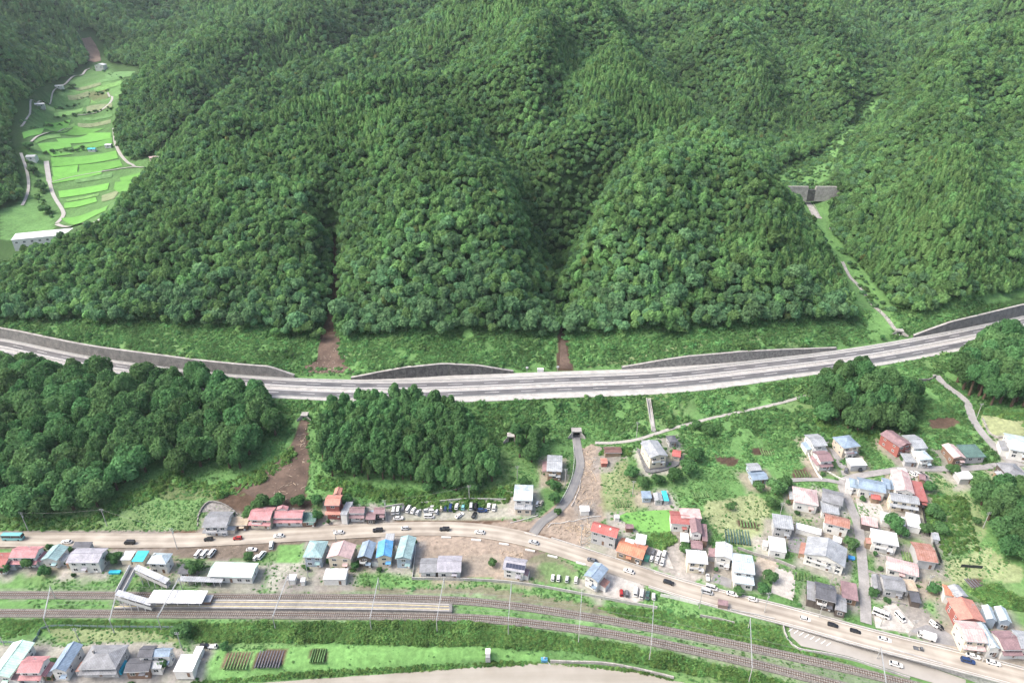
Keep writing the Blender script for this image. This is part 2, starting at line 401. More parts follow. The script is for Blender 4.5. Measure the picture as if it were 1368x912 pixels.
# ------------------------------------------------------------------ lines laid into the ground (pixel, height)
def nearest(P, X, Y):
    """distance to polyline and the line's height there"""
    best = np.full(X.shape, 1e9); zz = np.zeros(X.shape); ss = np.zeros(X.shape); acc = 0
    for a, b in zip(P[:-1], P[1:]):
        d = b - a; L2 = d[0]**2 + d[1]**2
        t = np.clip(((X - a[0]) * d[0] + (Y - a[1]) * d[1]) / L2, 0, 1)
        ds = np.hypot(X - a[0] - t * d[0], Y - a[1] - t * d[1])
        k = ds < best
        side = np.sign(d[0] * (Y - a[1]) - d[1] * (X - a[0]))
        best = np.where(k, ds, best); zz = np.where(k, a[2] + t * d[2], zz); ss = np.where(k, side, ss)
    return best, zz, ss
def line(pts, step=3.0):
    return catmull(np.array([at_z(*p) for p in pts]), step)
EXPRESS = line([(-130,440,20),(-60,455,20),(0,465,20),(88,484,20),(165,496,20),(260,508,20),(354,516,20),(440,520,20),(520,521,20),(600,519.5,20),(737,514,20),(880,508,20),(1000,496,20),(1165,475,20),(1320,446,20),(1430,421,20),(1560,388,20)], 3)
ROAD = line([(-260,721,3),(0,720,3),(120,721,3),(240,721,3),(330,717,3),(430,711.5,3),(540,706,3),(620,706.5,3),(672,713,3),(720,724,3),(783,744,3),(850,766,3),(910,785,3.1),(980,804,3.3),(1060,824,3.5),(1161,852,3.9),(1269,879,4.2),(1368,905,4.5),(1480,935,4.9)], 2)
RAIL_A = line([(-260,794,1.1),(0,794,1.1),(153,794.5,1.1),(286,796.8,1.1),(420,797.3,1.1),(540,798.5,1.1),(604,801,1.1),(660,805.5,1.1),(720,813,1.1),(826,830,1.1),(957,855,1.1),(1107,887,1.1),(1200,909,1.1),(1330,942,1.1)], 2)
RAIL_B = line([(-260,817.5,1.1),(0,818,1.1),(150,819,1.1),(300,820,1.1),(420,821,1.1),(540,822.5,1.1),(639,825.5,1.1),(720,833,1.1),(790,842,1.1),(865,855,1.1),(1000,884,1.1),(1080,904,1.1),(1200,934,1.1)], 2)
LANE = line([(770,581,11),(770,587,11),(773,605,10),(775,622,9),(768,645,7.8),(757,668,6.2),(740,686,4.6),(724,697,3.7),(712,712,3.1)], 2)
TUNNEL_PATH = line([(795,591,10.6),(820,591,11.5),(850,587,12.6),(876,579,13.8),(905,570,14.8),(960,556,16),(1030,541,17.2),(1090,524,18.2),(1120,512,18.8)], 2)
SIDE_LANE = line([(1250,500,20),(1262,513,19),(1290,535,17.5),(1300,560,16),(1318,585,14.6),(1345,612,13.4),(1375,640,12.6)], 2)
MID_LANE = line([(1365,618,13.2),(1290,625,12.2),(1215,626,12.1),(1180,630,11.8),(1140,637,11),(1125,646,10.2),(1135,672,9),(1146,700,7.8),(1150,730,6.9),(1153,762,6),(1156,800,4.8),(1157,832,3.9)], 2)
YARD_PATH = line([(1040,642,10.5),(1080,640,10.6),(1105,641,10.6),(1125,645,10.3)], 2)
RAMP = line([(1062,838,2.6),(1085,851,2.3),(1130,864,1.9),(1180,880,1.5),(1240,899,1.1),(1310,922,.8)], 2)
# expressway: verge widths and the height of the retaining wall behind it, by photo x along the road
_ex, _ey = project(EXPRESS[:, 0], EXPRESS[:, 1], EXPRESS[:, 2])
WX = EXPRESS[:, 0]
FAR_W = np.interp(_ex, [-130, 300, 480, 600, 900, 1000, 1560], [9.6, 9.6, 10.5, 14, 13.5, 11, 10.5])
NEAR_W = np.interp(_ex, [-130, 420, 600, 950, 1080, 1560], [9.8, 10.5, 13.5, 13.5, 11, 10.5])
WALLS = [([-130,0,200,350,384], [6,6.3,6.3,5.5,1]), ([462,500,540,590,640,690], [.6,3.6,6,6.8,5,.6]), ([835,880,930,1000,1060,1140], [.6,3,5.2,5.6,4,.8]), ([1238,1262,1290,1330,1380,1560], [.6,3,5.5,6.5,7.5,7.5])]
WALL_H = np.full(len(_ex), .25)
for a, b in WALLS:
    k = (_ex >= a[0]) & (_ex <= a[-1]); WALL_H[k] = np.interp(_ex[k], a, b)
k = (GY > 280) & (GY < 440) & (GX > WX[0]) & (GX < WX[-1])
d_, z_, s_ = nearest(EXPRESS, GX[k], GY[k]); sg = d_ * s_
fw = np.interp(GX[k], WX, FAR_W); nw = np.interp(GX[k], WX, NEAR_W); wh = np.interp(GX[k], WX, WALL_H)
base = GZ[k]
up = 20.1 + wh + np.clip(sg - fw - 1, 0, 12) * .25
z1 = up * (1 - smooth(fw + 4, fw + 16, sg)) + base * smooth(fw + 4, fw + 16, sg)
z2 = np.where(sg > fw + 2.9, z1, 19.7)
GZ[k] = np.where(sg > 0, z2, 19.7 * (1 - smooth(nw + .2, nw + 9, -sg)) + base * smooth(nw + .2, nw + 9, -sg))
FLAT = [(ROAD, 5.2, 7), (RAIL_A, 2.6, 4), (RAIL_B, 2.6, 4), (LANE, 2.8, 4), (TUNNEL_PATH, 1.4, 3), (SIDE_LANE, 2.4, 4), (MID_LANE, 2.4, 4), (YARD_PATH, 1.6, 3), (RAMP, 5.0, 3)]
for P, hw, bl in FLAT:
    lo = P[:, :2].min(0) - hw - bl - 2; hi = P[:, :2].max(0) + hw + bl + 2
    k = (GX > lo[0]) & (GX < hi[0]) & (GY > lo[1]) & (GY < hi[1])
    Q = P[::3] if len(P) > 60 else P
    if not np.allclose(Q[-1], P[-1]): Q = np.vstack([Q, P[-1]])
    d, z, s = nearest(Q, GX[k], GY[k])
    w = 1 - smooth(hw, hw + bl, d)
    GZ[k] = GZ[k] * (1 - w) + (z - .3) * w
# river bed
WATER_Z = -4.2
BANK = [(-400,970),(60,940),(200,927),(300,919),(380,912),(480,905),(590,897),(650,892),(731,888.5),(800,894),(860,902),(905,912),(1000,935),(1150,975),(1500,1060)]
BANKW = catmull(np.array([at_z(a, b, WATER_Z) for a, b in BANK]), 3)
_k = GY < 260
_d, _z, _s = nearest(BANKW, GX[_k], GY[_k])
_sd = _d * _s                       # >0 on the land side
GZ[_k] = np.where(_sd < 0, WATER_Z - .25 - np.minimum(2.2, -_sd * .35), GZ[_k] * smooth(0, 7, _sd) + (WATER_Z - .2) * (1 - smooth(0, 7, _sd)))
DRY = {}
def height(x, y):
    x = np.asarray(x, float); y = np.asarray(y, float)
    i = np.clip(np.searchsorted(XS, x) - 1, 0, len(XS) - 2); j = np.clip(np.searchsorted(YS, y) - 1, 0, len(YS) - 2)
    fx = (x - XS[i]) / (XS[i+1] - XS[i]); fy = (y - YS[j]) / (YS[j+1] - YS[j])
    fx = np.clip(fx, 0, 1); fy = np.clip(fy, 0, 1)
    return (GZ[j, i] * (1-fx) + GZ[j, i+1] * fx) * (1-fy) + (GZ[j+1, i] * (1-fx) + GZ[j+1, i+1] * fx) * fy
def ground(px, py, ymin=90):
    """where the sight line through a photo pixel meets the ground"""
    d = ray(px, py)
    Y = np.geomspace(ymin, 1990, 900); t = Y / d[1]
    z = CAM_H + d[2] * t; h = height(d[0] * t, Y)
    k = np.argmax(z < h) if (z < h).any() else len(Y) - 1
    a, b = Y[max(k-1, 0)], Y[k]
    for _ in range(14):
        m = (a + b) / 2; t = m / d[1]
        if CAM_H + d[2] * t < height(d[0] * t, m): b = m
        else: a = m
    t = b / d[1]
    return np.array([d[0] * t, b, float(height(d[0] * t, b))])
def above(px, py, h):
    """point h metres over the ground on the sight line of a photo pixel"""
    z = ground(px, py)[2]
    for _ in range(6):
        p = at_z(px, py, z + h)
        z = .5 * z + .5 * float(height(p[0], p[1]))
    p = at_z(px, py, z + h)
    return p, float(height(p[0], p[1]))

# ------------------------------------------------------------------ ground cover colours by place (soil, mown grass, crops)
GPX, GPY = project(GX, GY, GZ)
_jx = fbm(GX, GY, 9, 3) * 5; _jy = fbm(GX + 99, GY, 9, 3) * 4
GCOL = np.zeros(GX.shape + (4,)); GCOL[..., 3] = 1
GRASS = np.array((.098, .200, .066)); LAWN = np.array((.140, .285, .090)); PADDY = np.array((.12, .31, .055)); DRYG = np.array((.235, .255, .140))
SOIL = np.array((.085, .058, .042)); MUD = np.array((.175, .145, .118)); SILT = np.array((.29, .255, .21)); FLOOR = np.array((.040, .085, .026)); GRAVEL = np.array((.27, .255, .235)); WEED = np.array((.052, .135, .026))
GCOL[..., :3] = GRASS
_v = fbm(GX, GY, 14, 4)[..., None]
_v2 = fbm(GX + 50, GY + 50, 45, 3)[..., None]
GCOL[..., :3] *= 1 + .4 * _v
GCOL[..., :3] = GCOL[..., :3] * (1 - .35 * np.clip(_v2 * 1.6, 0, 1)) + DRYG * .35 * np.clip(_v2 * 1.6, 0, 1)
BARE = np.zeros(GX.shape)          # 1 where no weeds grow
def zone(poly, col, y0=0, y1=5000, jit=1.0, amt=1.0, bare=1.0):
    k = in_poly(poly, GPX + _jx * jit, GPY + _jy * jit) & (GY > y0) & (GY < y1)
    c = np.array(col) * (1 + .16 * _v[k] + .08 * rng.standard_normal((k.sum(), 1)))
    GCOL[k, :3] = GCOL[k, :3] * (1 - amt) + c * amt
    BARE[k] = np.maximum(BARE[k], bare)
wood = smooth(372, 392, GY + 12 * fbm(GX, GY, 30, 2))
GCOL[..., :3] = GCOL[..., :3] * (1 - wood[..., None]) + FLOOR * wood[..., None]
N_ = 420                                   # near things only
# railway ballast beds and the dirt strip beside the tracks
zone([(-300,786),(150,786),(286,789),(420,786),(560,787),(640,790),(700,800),(740,808),(800,818),(900,838),(1000,860),(1120,884),(1250,920),(1250,930),(1080,915),(990,893),(860,864),(760,846),(640,832),(420,829),(0,826),(-300,826)], (.23,.215,.20), 0, N_, .5, .38, .35)
zone([(-300,800),(0,800),(145,802),(150,812),(0,812),(-300,811)], GRASS*1.1, 0, N_, .4, 1, 0)
zone([(610,805),(700,815),(760,826),(860,845),(960,866),(955,872),(850,853),(740,834),(640,822),(610,820)], GRASS*1.1, 0, N_, .6, .8, .2)
zone([(420,781),(520,783),(640,783),(720,795),(790,806),(840,815),(835,826),(740,811),(640,794),(560,790),(420,790)], MUD*.9, 0, N_, .7, .75)
# muddy road margins, yards and the cleared lot
zone([(-300,709),(100,711),(230,709),(330,704),(430,697),(520,692),(640,693),(700,695),(760,706),(780,718),(783,735),(730,720),(660,704),(560,699),(420,708),(240,716),(0,716),(-300,716)], SOIL*1.35, 0, N_, .5)
zone([(-300,725),(240,726),(420,717),(540,711),(620,711),(680,722),(730,736),(700,748),(620,742),(540,728),(400,728),(330,745),(290,748),(250,745),(130,733),(-300,731)], MUD*.8, 0, N_, .6)
zone([(556,713),(650,715),(715,733),(700,752),(705,772),(670,775),(640,772),(560,772),(552,745)], MUD*1.5, 0, N_, .5)
zone([(612,744),(668,742),(672,758),(655,768),(625,766)], SILT*.85, 0, N_, 1, .8)
zone([(700,735),(740,740),(775,760),(775,785),(720,776),(700,765)], MUD*.95, 0, N_, 1, .7)
zone([(715,752),(745,752),(775,765),(772,786),(735,780)], LAWN*.8, 0, N_, 1, .55, .4)
zone([(775,600),(792,592),(815,598),(800,625),(803,655),(808,690),(790,708),(780,735),(740,716),(700,708),(655,706),(640,700),(700,697),(720,690),(757,668),(772,640)], MUD*1.4, 0, N_, .6)
zone([(803,600),(835,605),(850,640),(858,672),(850,682),(805,688),(800,660)], DRYG*.9, 0, N_, 1, .75, .5)
zone([(940,672),(1010,660),(1028,668),(1032,720),(1000,735),(960,712),(940,690)], DRYG*1.1, 0, N_, 1, .8, .6)
zone([(986,694),(1015,699),(1012,708),(985,703)], SOIL*.8, 0, N_, .3)
zone([(955,608),(988,612),(982,624),(958,618)], SOIL*.8, 0, N_, .3); zone([(1004,597),(1036,600),(1030,609),(1004,606)], SOIL*.75, 0, N_, .3)
zone([(1058,627),(1090,624),(1098,640),(1060,644)], SOIL*.9, 0, N_, .3)
zone([(1238,560),(1265,556),(1288,562),(1270,572),(1245,571)], SOIL*1.1, 0, N_, .4); zone([(1310,553),(1368,562),(1368,583),(1328,582),(1312,570)], DRYG*1.1, 0, N_, .5, .9)
zone([(1050,690),(1100,680),(1105,700),(1060,702)], DRYG, 0, N_, .8, .7, .4)
zone([(1236,630),(1280,630),(1295,660),(1320,700),(1310,740),(1262,735),(1245,690),(1228,660)], DRYG*1.0, 0, N_, 1.2, .55, .2)
zone([(1255,745),(1290,748),(1318,730),(1368,760),(1368,780),(1300,770),(1262,790),(1245,775)], DRYG*1.15, 0, N_, 1, .7, .5)
zone([(1290,772),(1310,770),(1316,784),(1300,786)], SOIL, 0, N_, .3)
zone([(1215,790),(1262,786),(1275,830),(1250,838),(1222,818)], LAWN*.95, 0, N_, .6, .8, .4)
zone([(1180,835),(1225,808),(1262,838),(1285,852),(1288,868),(1255,866),(1225,850)], GRAVEL, 0, N_, .5)
zone([(1163,815),(1195,805),(1222,835),(1210,845),(1170,838)], GRAVEL, 0, N_, .4)
zone([(795,755),(850,770),(870,795),(850,806),(805,796),(798,775)], GRAVEL*.95, 0, N_, .5)
zone([(862,735),(880,720),(905,716),(915,750),(940,765),(925,782),(880,760)], GRAVEL*.9, 0, N_, .7)
zone([(1035,755),(1063,765),(1060,800),(1030,790)], GRAVEL*.85, 0, N_, .2)
zone([(1010,742),(1040,748),(1035,775),(1010,768)], SILT*1.2, 0, N_, .3)
zone([(360,752),(400,752),(392,790),(355,788)], GRAVEL*1.25, 0, N_, 1, .8, .7)
zone([(372,728),(405,726),(402,752),(368,752)], LAWN*.9, 0, N_, .5)
zone([(-300,862),(60,862),(230,858),(250,868),(240,912),(-300,930)], (.29,.27,.25), 0, N_, .5, .85)
zone([(60,838),(240,838),(240,856),(80,858)], DRYG*.9, 0, N_, 1, .7, .5)
zone([(240,870),(420,860),(660,862),(730,872),(720,884),(640,882),(420,897),(240,908)], LAWN, 0, N_, .4, .9, .9)
zone([(300,872),(338,870),(330,893),(295,893)], SOIL*1.7, 0, N_, .2); zone([(345,868),(382,867),(376,889),(336,891)], SOIL*1.1, 0, N_, .2); zone([(412,868),(438,866),(435,884),(415,885)], SOIL*.7, 0, N_, .3)
zone([(500,686),(540,676),(620,668),(690,664),(690,690),(640,696),(520,694)], (.26,.27,.21), 0, N_, .3, .85)
zone([(500,686),(520,680),(690,676),(690,686),(640,694),(520,692)], (.31,.30,.27), 0, N_, .5, .7)
zone([(170,640),(300,650),(400,652),(300,672),(215,664)], SOIL*1.2, 0, N_, 1.5, .5, .3)
zone([(0,708),(230,708),(240,712),(0,716)], (.20,.18,.16), 0, N_, .3)
# rice fields and tracks up the left valley
FAR = (470, 1400)
zone([(20,290),(40,270),(75,300),(120,302),(150,280),(200,230),(195,170),(165,110),(140,85),(110,95),(70,130),(35,165),(35,230)], GRASS*.85, *FAR, .5)
zone([(0,280),(40,268),(70,290),(72,310),(20,320),(0,320)], GRASS*1.1, *FAR, .5)
zone([(70,150),(120,140),(165,128),(165,110),(120,112),(80,128)], GRASS*1.15, *FAR, .8); zone([(110,126),(140,120),(150,128),(120,136)], SOIL*1.6, *FAR, .8, .6)

# grass in the dam valley and beside the culvert
zone([(1148,456),(1140,425),(1118,372),(1094,332),(1070,290),(1045,262),(1050,252),(1118,258),(1112,280),(1118,312),(1145,350),(1172,380),(1215,432),(1240,445),(1240,458)], GRASS*.95, 370, 640, .6, 1, 0)
zone([(1215,447),(1260,428),(1310,410),(1368,396),(1520,360),(1520,325),(1368,372),(1300,388),(1235,408),(1205,405)], GRASS, 370, 470, .6, 1, 0)
zone([(1188,438),(1202,436),(1196,418),(1165,382),(1120,330),(1110,318),(1104,322),(1140,372),(1165,410),(1158,430),(1160,452),(1190,455)], LAWN*.75, 370, 620, .4, 1, .9)
zone([(1022,238),(1060,230),(1100,205),(1140,160),(1165,135),(1182,135),(1160,170),(1120,205),(1105,240),(1072,248)], GRASS*1.1, 600, 1100, .8, 1, 0)
# mud channels torn through the slope
zone([(428,452),(434,430),(443,400),(444,320),(450,315),(452,400),(448,430),(455,470),(462,492),(475,500),(400,500),(405,492),(424,482)], SOIL*.72, 340, 500, .35)
zone([(744,455),(748,430),(756,430),(760,470),(768,497),(744,497)], SOIL*.8, 340, 420, .25)
zone([(402,558),(412,560),(411,580),(413,610),(412,640),(408,664),(378,676),(350,672),(318,656),(300,655),(345,636),(375,612),(392,590)], SOIL*.95, 0, N_, .4)
zone([(300,655),(330,662),(420,668),(415,690),(310,685),(290,670)], SOIL*.95, 0, N_, .6)
zone([(940,452),(1000,448),(1050,445),(1000,456),(900,470),(830,486),(780,490),(850,475)], DRYG*.9, 330, 420, .8, .6, .2)

nx, ny = len(XS), len(YS)
me = bpy.data.meshes.new('ground')
idx = np.arange(nx * ny).reshape(ny, nx)
q = np.stack([idx[:-1, :-1], idx[:-1, 1:], idx[1:, 1:], idx[1:, :-1]], -1).reshape(-1, 4)
me.vertices.add(nx * ny); me.vertices.foreach_set('co', np.stack([GX, GY, GZ], -1).ravel())
me.loops.add(q.size); me.loops.foreach_set('vertex_index', q.ravel())
me.polygons.add(len(q)); me.polygons.foreach_set('loop_start', np.arange(len(q)) * 4); me.polygons.foreach_set('loop_total', np.full(len(q), 4))
me.update(); me.validate()
ca = me.color_attributes.new('cover', 'FLOAT_COLOR', 'POINT'); ca.data.foreach_set('color', GCOL.ravel())
me.shade_smooth()
gm = bpy.data.materials.new('ground_cover'); gm.use_nodes = True
N = gm.node_tree.nodes; L = gm.node_tree.links; bs = N['Principled BSDF']; bs.inputs['Roughness'].default_value = .95; bs.inputs['Specular IOR Level'].default_value = .15
vc = N.new('ShaderNodeVertexColor'); vc.layer_name = 'cover'
ge = N.new('ShaderNodeNewGeometry')
n1 = N.new('ShaderNodeTexNoise'); n1.inputs['Scale'].default_value = .55; n1.inputs['Detail'].default_value = 8; n1.inputs['Roughness'].default_value = .7
L.new(ge.outputs['Position'], n1.inputs['Vector'])
mr = N.new('ShaderNodeMapRange'); mr.inputs['From Min'].default_value = .25; mr.inputs['From Max'].default_value = .75; mr.inputs['To Min'].default_value = .6; mr.inputs['To Max'].default_value = 1.4
L.new(n1.outputs['Fac'], mr.inputs['Value'])
mx = N.new('ShaderNodeMix'); mx.data_type = 'RGBA'; mx.blend_type = 'MULTIPLY'; mx.inputs['Factor'].default_value = 1
L.new(vc.outputs['Color'], mx.inputs['A']); L.new(mr.outputs[0], mx.inputs['B']); L.new(mx.outputs['Result'], bs.inputs['Base Color'])
bp = N.new('ShaderNodeBump'); bp.inputs['Strength'].default_value = .7; bp.inputs['Distance'].default_value = .5
L.new(n1.outputs['Fac'], bp.inputs['Height']); L.new(bp.outputs[0], bs.inputs['Normal'])
me.materials.append(gm)
tag(link('ground', me), kind='structure')
# ------------------------------------------------------------------ vegetation meshes
def ico(sub=1):
    b = bmesh.new(); bmesh.ops.create_icosphere(b, subdivisions=sub, radius=1)
    v = np.array([p.co[:] for p in b.verts]); f = [tuple(p.index for p in q.verts) for q in b.faces]; b.free(); return v, f
ICO1 = ico(1); ICO2 = ico(2)
def leaf_cloud(P, Nn, size, g, flat=.5, jit=.7):
    """one small four-cornered leaf spray per point"""
    n = len(P)
    D = Nn * (1 - flat) + g.normal(size=(n, 3)) * jit * .6 + np.array((0, 0, flat))
    D /= np.linalg.norm(D, axis=1, keepdims=True)
    a = np.cross(D, g.normal(size=(n, 3))); a /= np.linalg.norm(a, axis=1, keepdims=True); b = np.cross(D, a)
    s = size * (.6 + .8 * g.random((n, 1)))
    w = s * (.55 + .3 * g.random((n, 1)))
    V = np.stack([P - a * s, P - b * w + D * s * .15, P + a * s, P + b * w + D * s * .15], 1).reshape(-1, 3)
    F = np.arange(4 * n).reshape(n, 4)
    return V, F
def mesh_np(name, V, F, m):
    """F: list of arrays of faces with equal corner counts"""
    me = bpy.data.meshes.new(name)
    loops = np.concatenate([f.ravel() for f in F]); tot = np.concatenate([np.full(len(f), f.shape[1]) for f in F])
    st = np.concatenate([[0], np.cumsum(tot)[:-1]])
    me.vertices.add(len(V)); me.vertices.foreach_set('co', np.asarray(V, float).ravel())
    me.loops.add(len(loops)); me.loops.foreach_set('vertex_index', loops)
    me.polygons.add(len(tot)); me.polygons.foreach_set('loop_start', st); me.polygons.foreach_set('loop_total', tot)
    me.update(); me.materials.append(m)
    return me
def broad_crown(name, m, seed, leaves=650, lobes=15, zr=.85, z0=1.15, size=.11, spread=.62, lobe=.40):
    """crown of radius about 1 centred on z0: overlapping leafy lobes around hidden cores"""
    g = np.random.default_rng(seed)
    C = []
    for k in range(lobes):
        u = g.normal(size=3); u /= np.linalg.norm(u); u[2] = abs(u[2]) * 1.0 - .28
        C.append(u * spread * (.75 + .4 * g.random()) * np.array((1, 1, zr)))
    C = np.array(C + [[0, 0, .25]]); rr = lobe * (.7 + .6 * g.random(len(C)))
    V = []; F3 = []; b = 0
    for c, r in zip(C, rr):
        V.append(ICO1[0] * r * .86 * (1 + .12 * g.normal(size=(len(ICO1[0]), 1))) + c); F3.append(np.array(ICO1[1]) + b); b += len(ICO1[0])
    P = []; Nn = []
    while len(P) < leaves:
        k = g.integers(len(C)); u = g.normal(size=3); u /= np.linalg.norm(u)
        if u[2] < -.55: continue
        p = C[k] + u * rr[k] * (.9 + .22 * g.random())
        if (np.linalg.norm(C - p, axis=1) < rr * .88).any(): continue
        P.append(p); Nn.append(u)
    lv, lf = leaf_cloud(np.array(P), np.array(Nn), size, g, .35)
    V = np.vstack(V + [lv]); V[:, 2] += z0
    return mesh_np(name, V, [np.vstack(F3), lf + b], m)
def conifer_crown(name, m, seed, leaves=620, h=3.2, z0=.45, size=.12, pw=.8, lump=.22):
    """tapering crown of base radius about 1, height h, drooping sprays in uneven tiers"""
    g = np.random.default_rng(seed)
    V = []; F3 = []
    nr, ns = 9, 9; ph = g.random(6) * 6.28
    def rad(t, a): return (1 - t) ** pw * (1 + lump * np.sin(a * 3 + ph[0] + t * 9) + lump * .7 * np.sin(a * 5 + ph[1] - t * 14) + .12 * np.sin(t * 40 + ph[2])) * (.55 + .45 * np.minimum(1, t * 7))
    for i in range(nr + 1):
        t = i / nr
        for k in range(ns):
            a = 2 * math.pi * k / ns; r = rad(np.array(t), np.array(a)) * .8
            V.append((math.cos(a) * r, math.sin(a) * r, z0 + t * h * .97))
    q = [(i*ns+k, i*ns+(k+1) % ns, (i+1)*ns+(k+1) % ns, (i+1)*ns+k) for i in range(nr) for k in range(ns)]
    t = 1 - np.sqrt(g.random(leaves)) ; t = np.clip(t * 1.05, 0, 1); a = g.random(leaves) * 2 * math.pi
    r = rad(t, a) * (.82 + .3 * g.random(leaves))
    P = np.stack([np.cos(a) * r, np.sin(a) * r, z0 + t * h], -1)
    Nn = np.stack([np.cos(a), np.sin(a), np.full(leaves, .35)], -1)
    lv, lf = leaf_cloud(P, Nn, size, g, .25)
    b = len(V); V = np.vstack([np.array(V), lv])
    return mesh_np(name, V, [np.array(q), lf + b], m)
def tuft(name, m, seed, n=34, r=1.0, h=.75, size=.22):
    g = np.random.default_rng(seed)
    u = g.normal(size=(n, 3)); u /= np.linalg.norm(u, axis=1, keepdims=True); u[:, 2] = np.abs(u[:, 2])
    P = u * np.array((r, r, h)) * (.5 + .5 * g.random((n, 1)))
    lv, lf = leaf_cloud(P, u, size, g, .4)
    c = ICO1[0] * np.array((r * .7, r * .7, h * .62))
    return mesh_np(name, np.vstack([c, lv]), [np.array(ICO1[1]), lf + len(c)], m)

M_BROAD = leaf_mat('broadleaf_foliage', (.140, .268, .098), zone=.22, obj_var=.32, hue=.014)
M_BROAD2 = leaf_mat('bluish_broadleaf_foliage', (.126, .248, .118), zone=.2, obj_var=.28, hue=.015)
M_LARCH = leaf_mat('larch_foliage', (.150, .286, .102), zone=.2, obj_var=.25, hue=.015)
M_CEDAR = leaf_mat('cedar_foliage', (.070, .158, .068), zone=.2, obj_var=.22, hue=.015)
M_WEED = leaf_mat('weed_foliage', (.116, .240, .086), zone=.28, obj_var=.30, hue=.02, scale=.05)
M_REED = leaf_mat('riverside_reed_foliage', (.118, .228, .070), zone=.3, obj_var=.28, hue=.025, scale=.06)
M_BARK = mat('bark', (.09, .065, .045), .95, .3, 2)

def instancer(name, pts, rot, scl, idx, meshes):
    """one object: a cloud of points, each carrying one of the given plants"""
    me = bpy.data.meshes.new(name); me.vertices.add(len(pts)); me.vertices.foreach_set('co', np.asarray(pts, float).ravel()); me.update()
    a = me.attributes.new('turn', 'FLOAT_VECTOR', 'POINT'); a.data.foreach_set('vector', np.asarray(rot, float).ravel())
    a = me.attributes.new('size', 'FLOAT_VECTOR', 'POINT'); a.data.foreach_set('vector', np.asarray(scl, float).ravel())
    a = me.attributes.new('sort', 'INT', 'POINT'); a.data.foreach_set('value', np.asarray(idx, np.int32))
    o = link(name, me)
    c = bpy.data.collections.new(name + '_kinds')
    for i, s in enumerate(meshes):
        c.objects.link(bpy.data.objects.new('%s_kind_%02d' % (name, i), s))
    ng = bpy.data.node_groups.new(name, 'GeometryNodeTree')
    ng.interface.new_socket('Geometry', in_out='INPUT', socket_type='NodeSocketGeometry'); ng.interface.new_socket('Geometry', in_out='OUTPUT', socket_type='NodeSocketGeometry')
    n = ng.nodes; l = ng.links
    gi = n.new('NodeGroupInput'); go = n.new('NodeGroupOutput'); ip = n.new('GeometryNodeInstanceOnPoints'); ci = n.new('GeometryNodeCollectionInfo')
    ci.inputs['Collection'].default_value = c; ci.inputs['Separate Children'].default_value = True; ci.inputs['Reset Children'].default_value = True
    def at(nm, ty):
        q = n.new('GeometryNodeInputNamedAttribute'); q.data_type = ty; q.inputs['Name'].default_value = nm; return q.outputs['Attribute']
    l.new(gi.outputs[0], ip.inputs['Points']); l.new(ci.outputs[0], ip.inputs['Instance']); ip.inputs['Pick Instance'].default_value = True
    l.new(at('sort', 'INT'), ip.inputs['Instance Index']); l.new(at('turn', 'FLOAT_VECTOR'), ip.inputs['Rotation']); l.new(at('size', 'FLOAT_VECTOR'), ip.inputs['Scale'])
    l.new(ip.outputs[0], go.inputs[0])
    o.modifiers.new('plants', 'NODES').node_group = ng
    return o

# ------------------------------------------------------------------ the forest on the hills
FOREST_KINDS = [broad_crown('fk%d' % i, [M_BROAD, M_BROAD, M_BROAD2, M_BROAD, M_BROAD2][i], 10 + i, leaves=460, lobes=[10, 13, 9, 15, 12][i], zr=[.8, .95, .75, .9, 1.0][i], size=.15, lobe=.42) for i in range(5)]
FOREST_KINDS += [conifer_crown('fc%d' % i, [M_LARCH, M_LARCH, M_CEDAR][i], 30 + i, leaves=360, h=[2.3, 2.0, 2.7][i], size=.15, pw=[.58, .5, .65][i], lump=[.28, .34, .22][i]) for i in range(3)]
FOREST_KINDS += [broad_crown('fd', leaf_mat('pale_yellowing_foliage', (.15, .20, .075), .2, .2, .03), 48, leaves=420, lobes=11, size=.13)]
# clearings, in photo pixels, with the range of distance they apply to
CLEAR = [
 ([(-50,300),(32,268),(20,215),(12,180),(30,138),(58,118),(100,98),(120,85),(104,52),(120,40),(140,60),(145,84),(190,92),(190,108),(168,122),(160,150),(155,180),(160,200),(172,216),(200,212),(205,232),(150,288),(110,318),(40,345),(0,372),(-60,392)], 462, 1420),
 ([(1152,455),(1142,425),(1120,370),(1096,330),(1072,288),(1052,268),(1036,254),(1025,238),(1050,222),(1095,205),(1140,160),(1150,130),(1182,128),(1160,172),(1122,205),(1112,245),(1118,262),(1106,280),(1110,310),(1140,350),(1160,372),(1205,430),(1240,440),(1240,460)], 370, 1050),
 ([(422,480),(434,430),(443,390),(444,318),(451,318),(455,390),(450,430),(464,480)], 340, 520),
 ([(744,500),(747,440),(755,440),(762,500)], 340, 440),
 ([(196,216),(240,172),(282,140),(286,146),(246,180),(206,222)], 640, 900)]
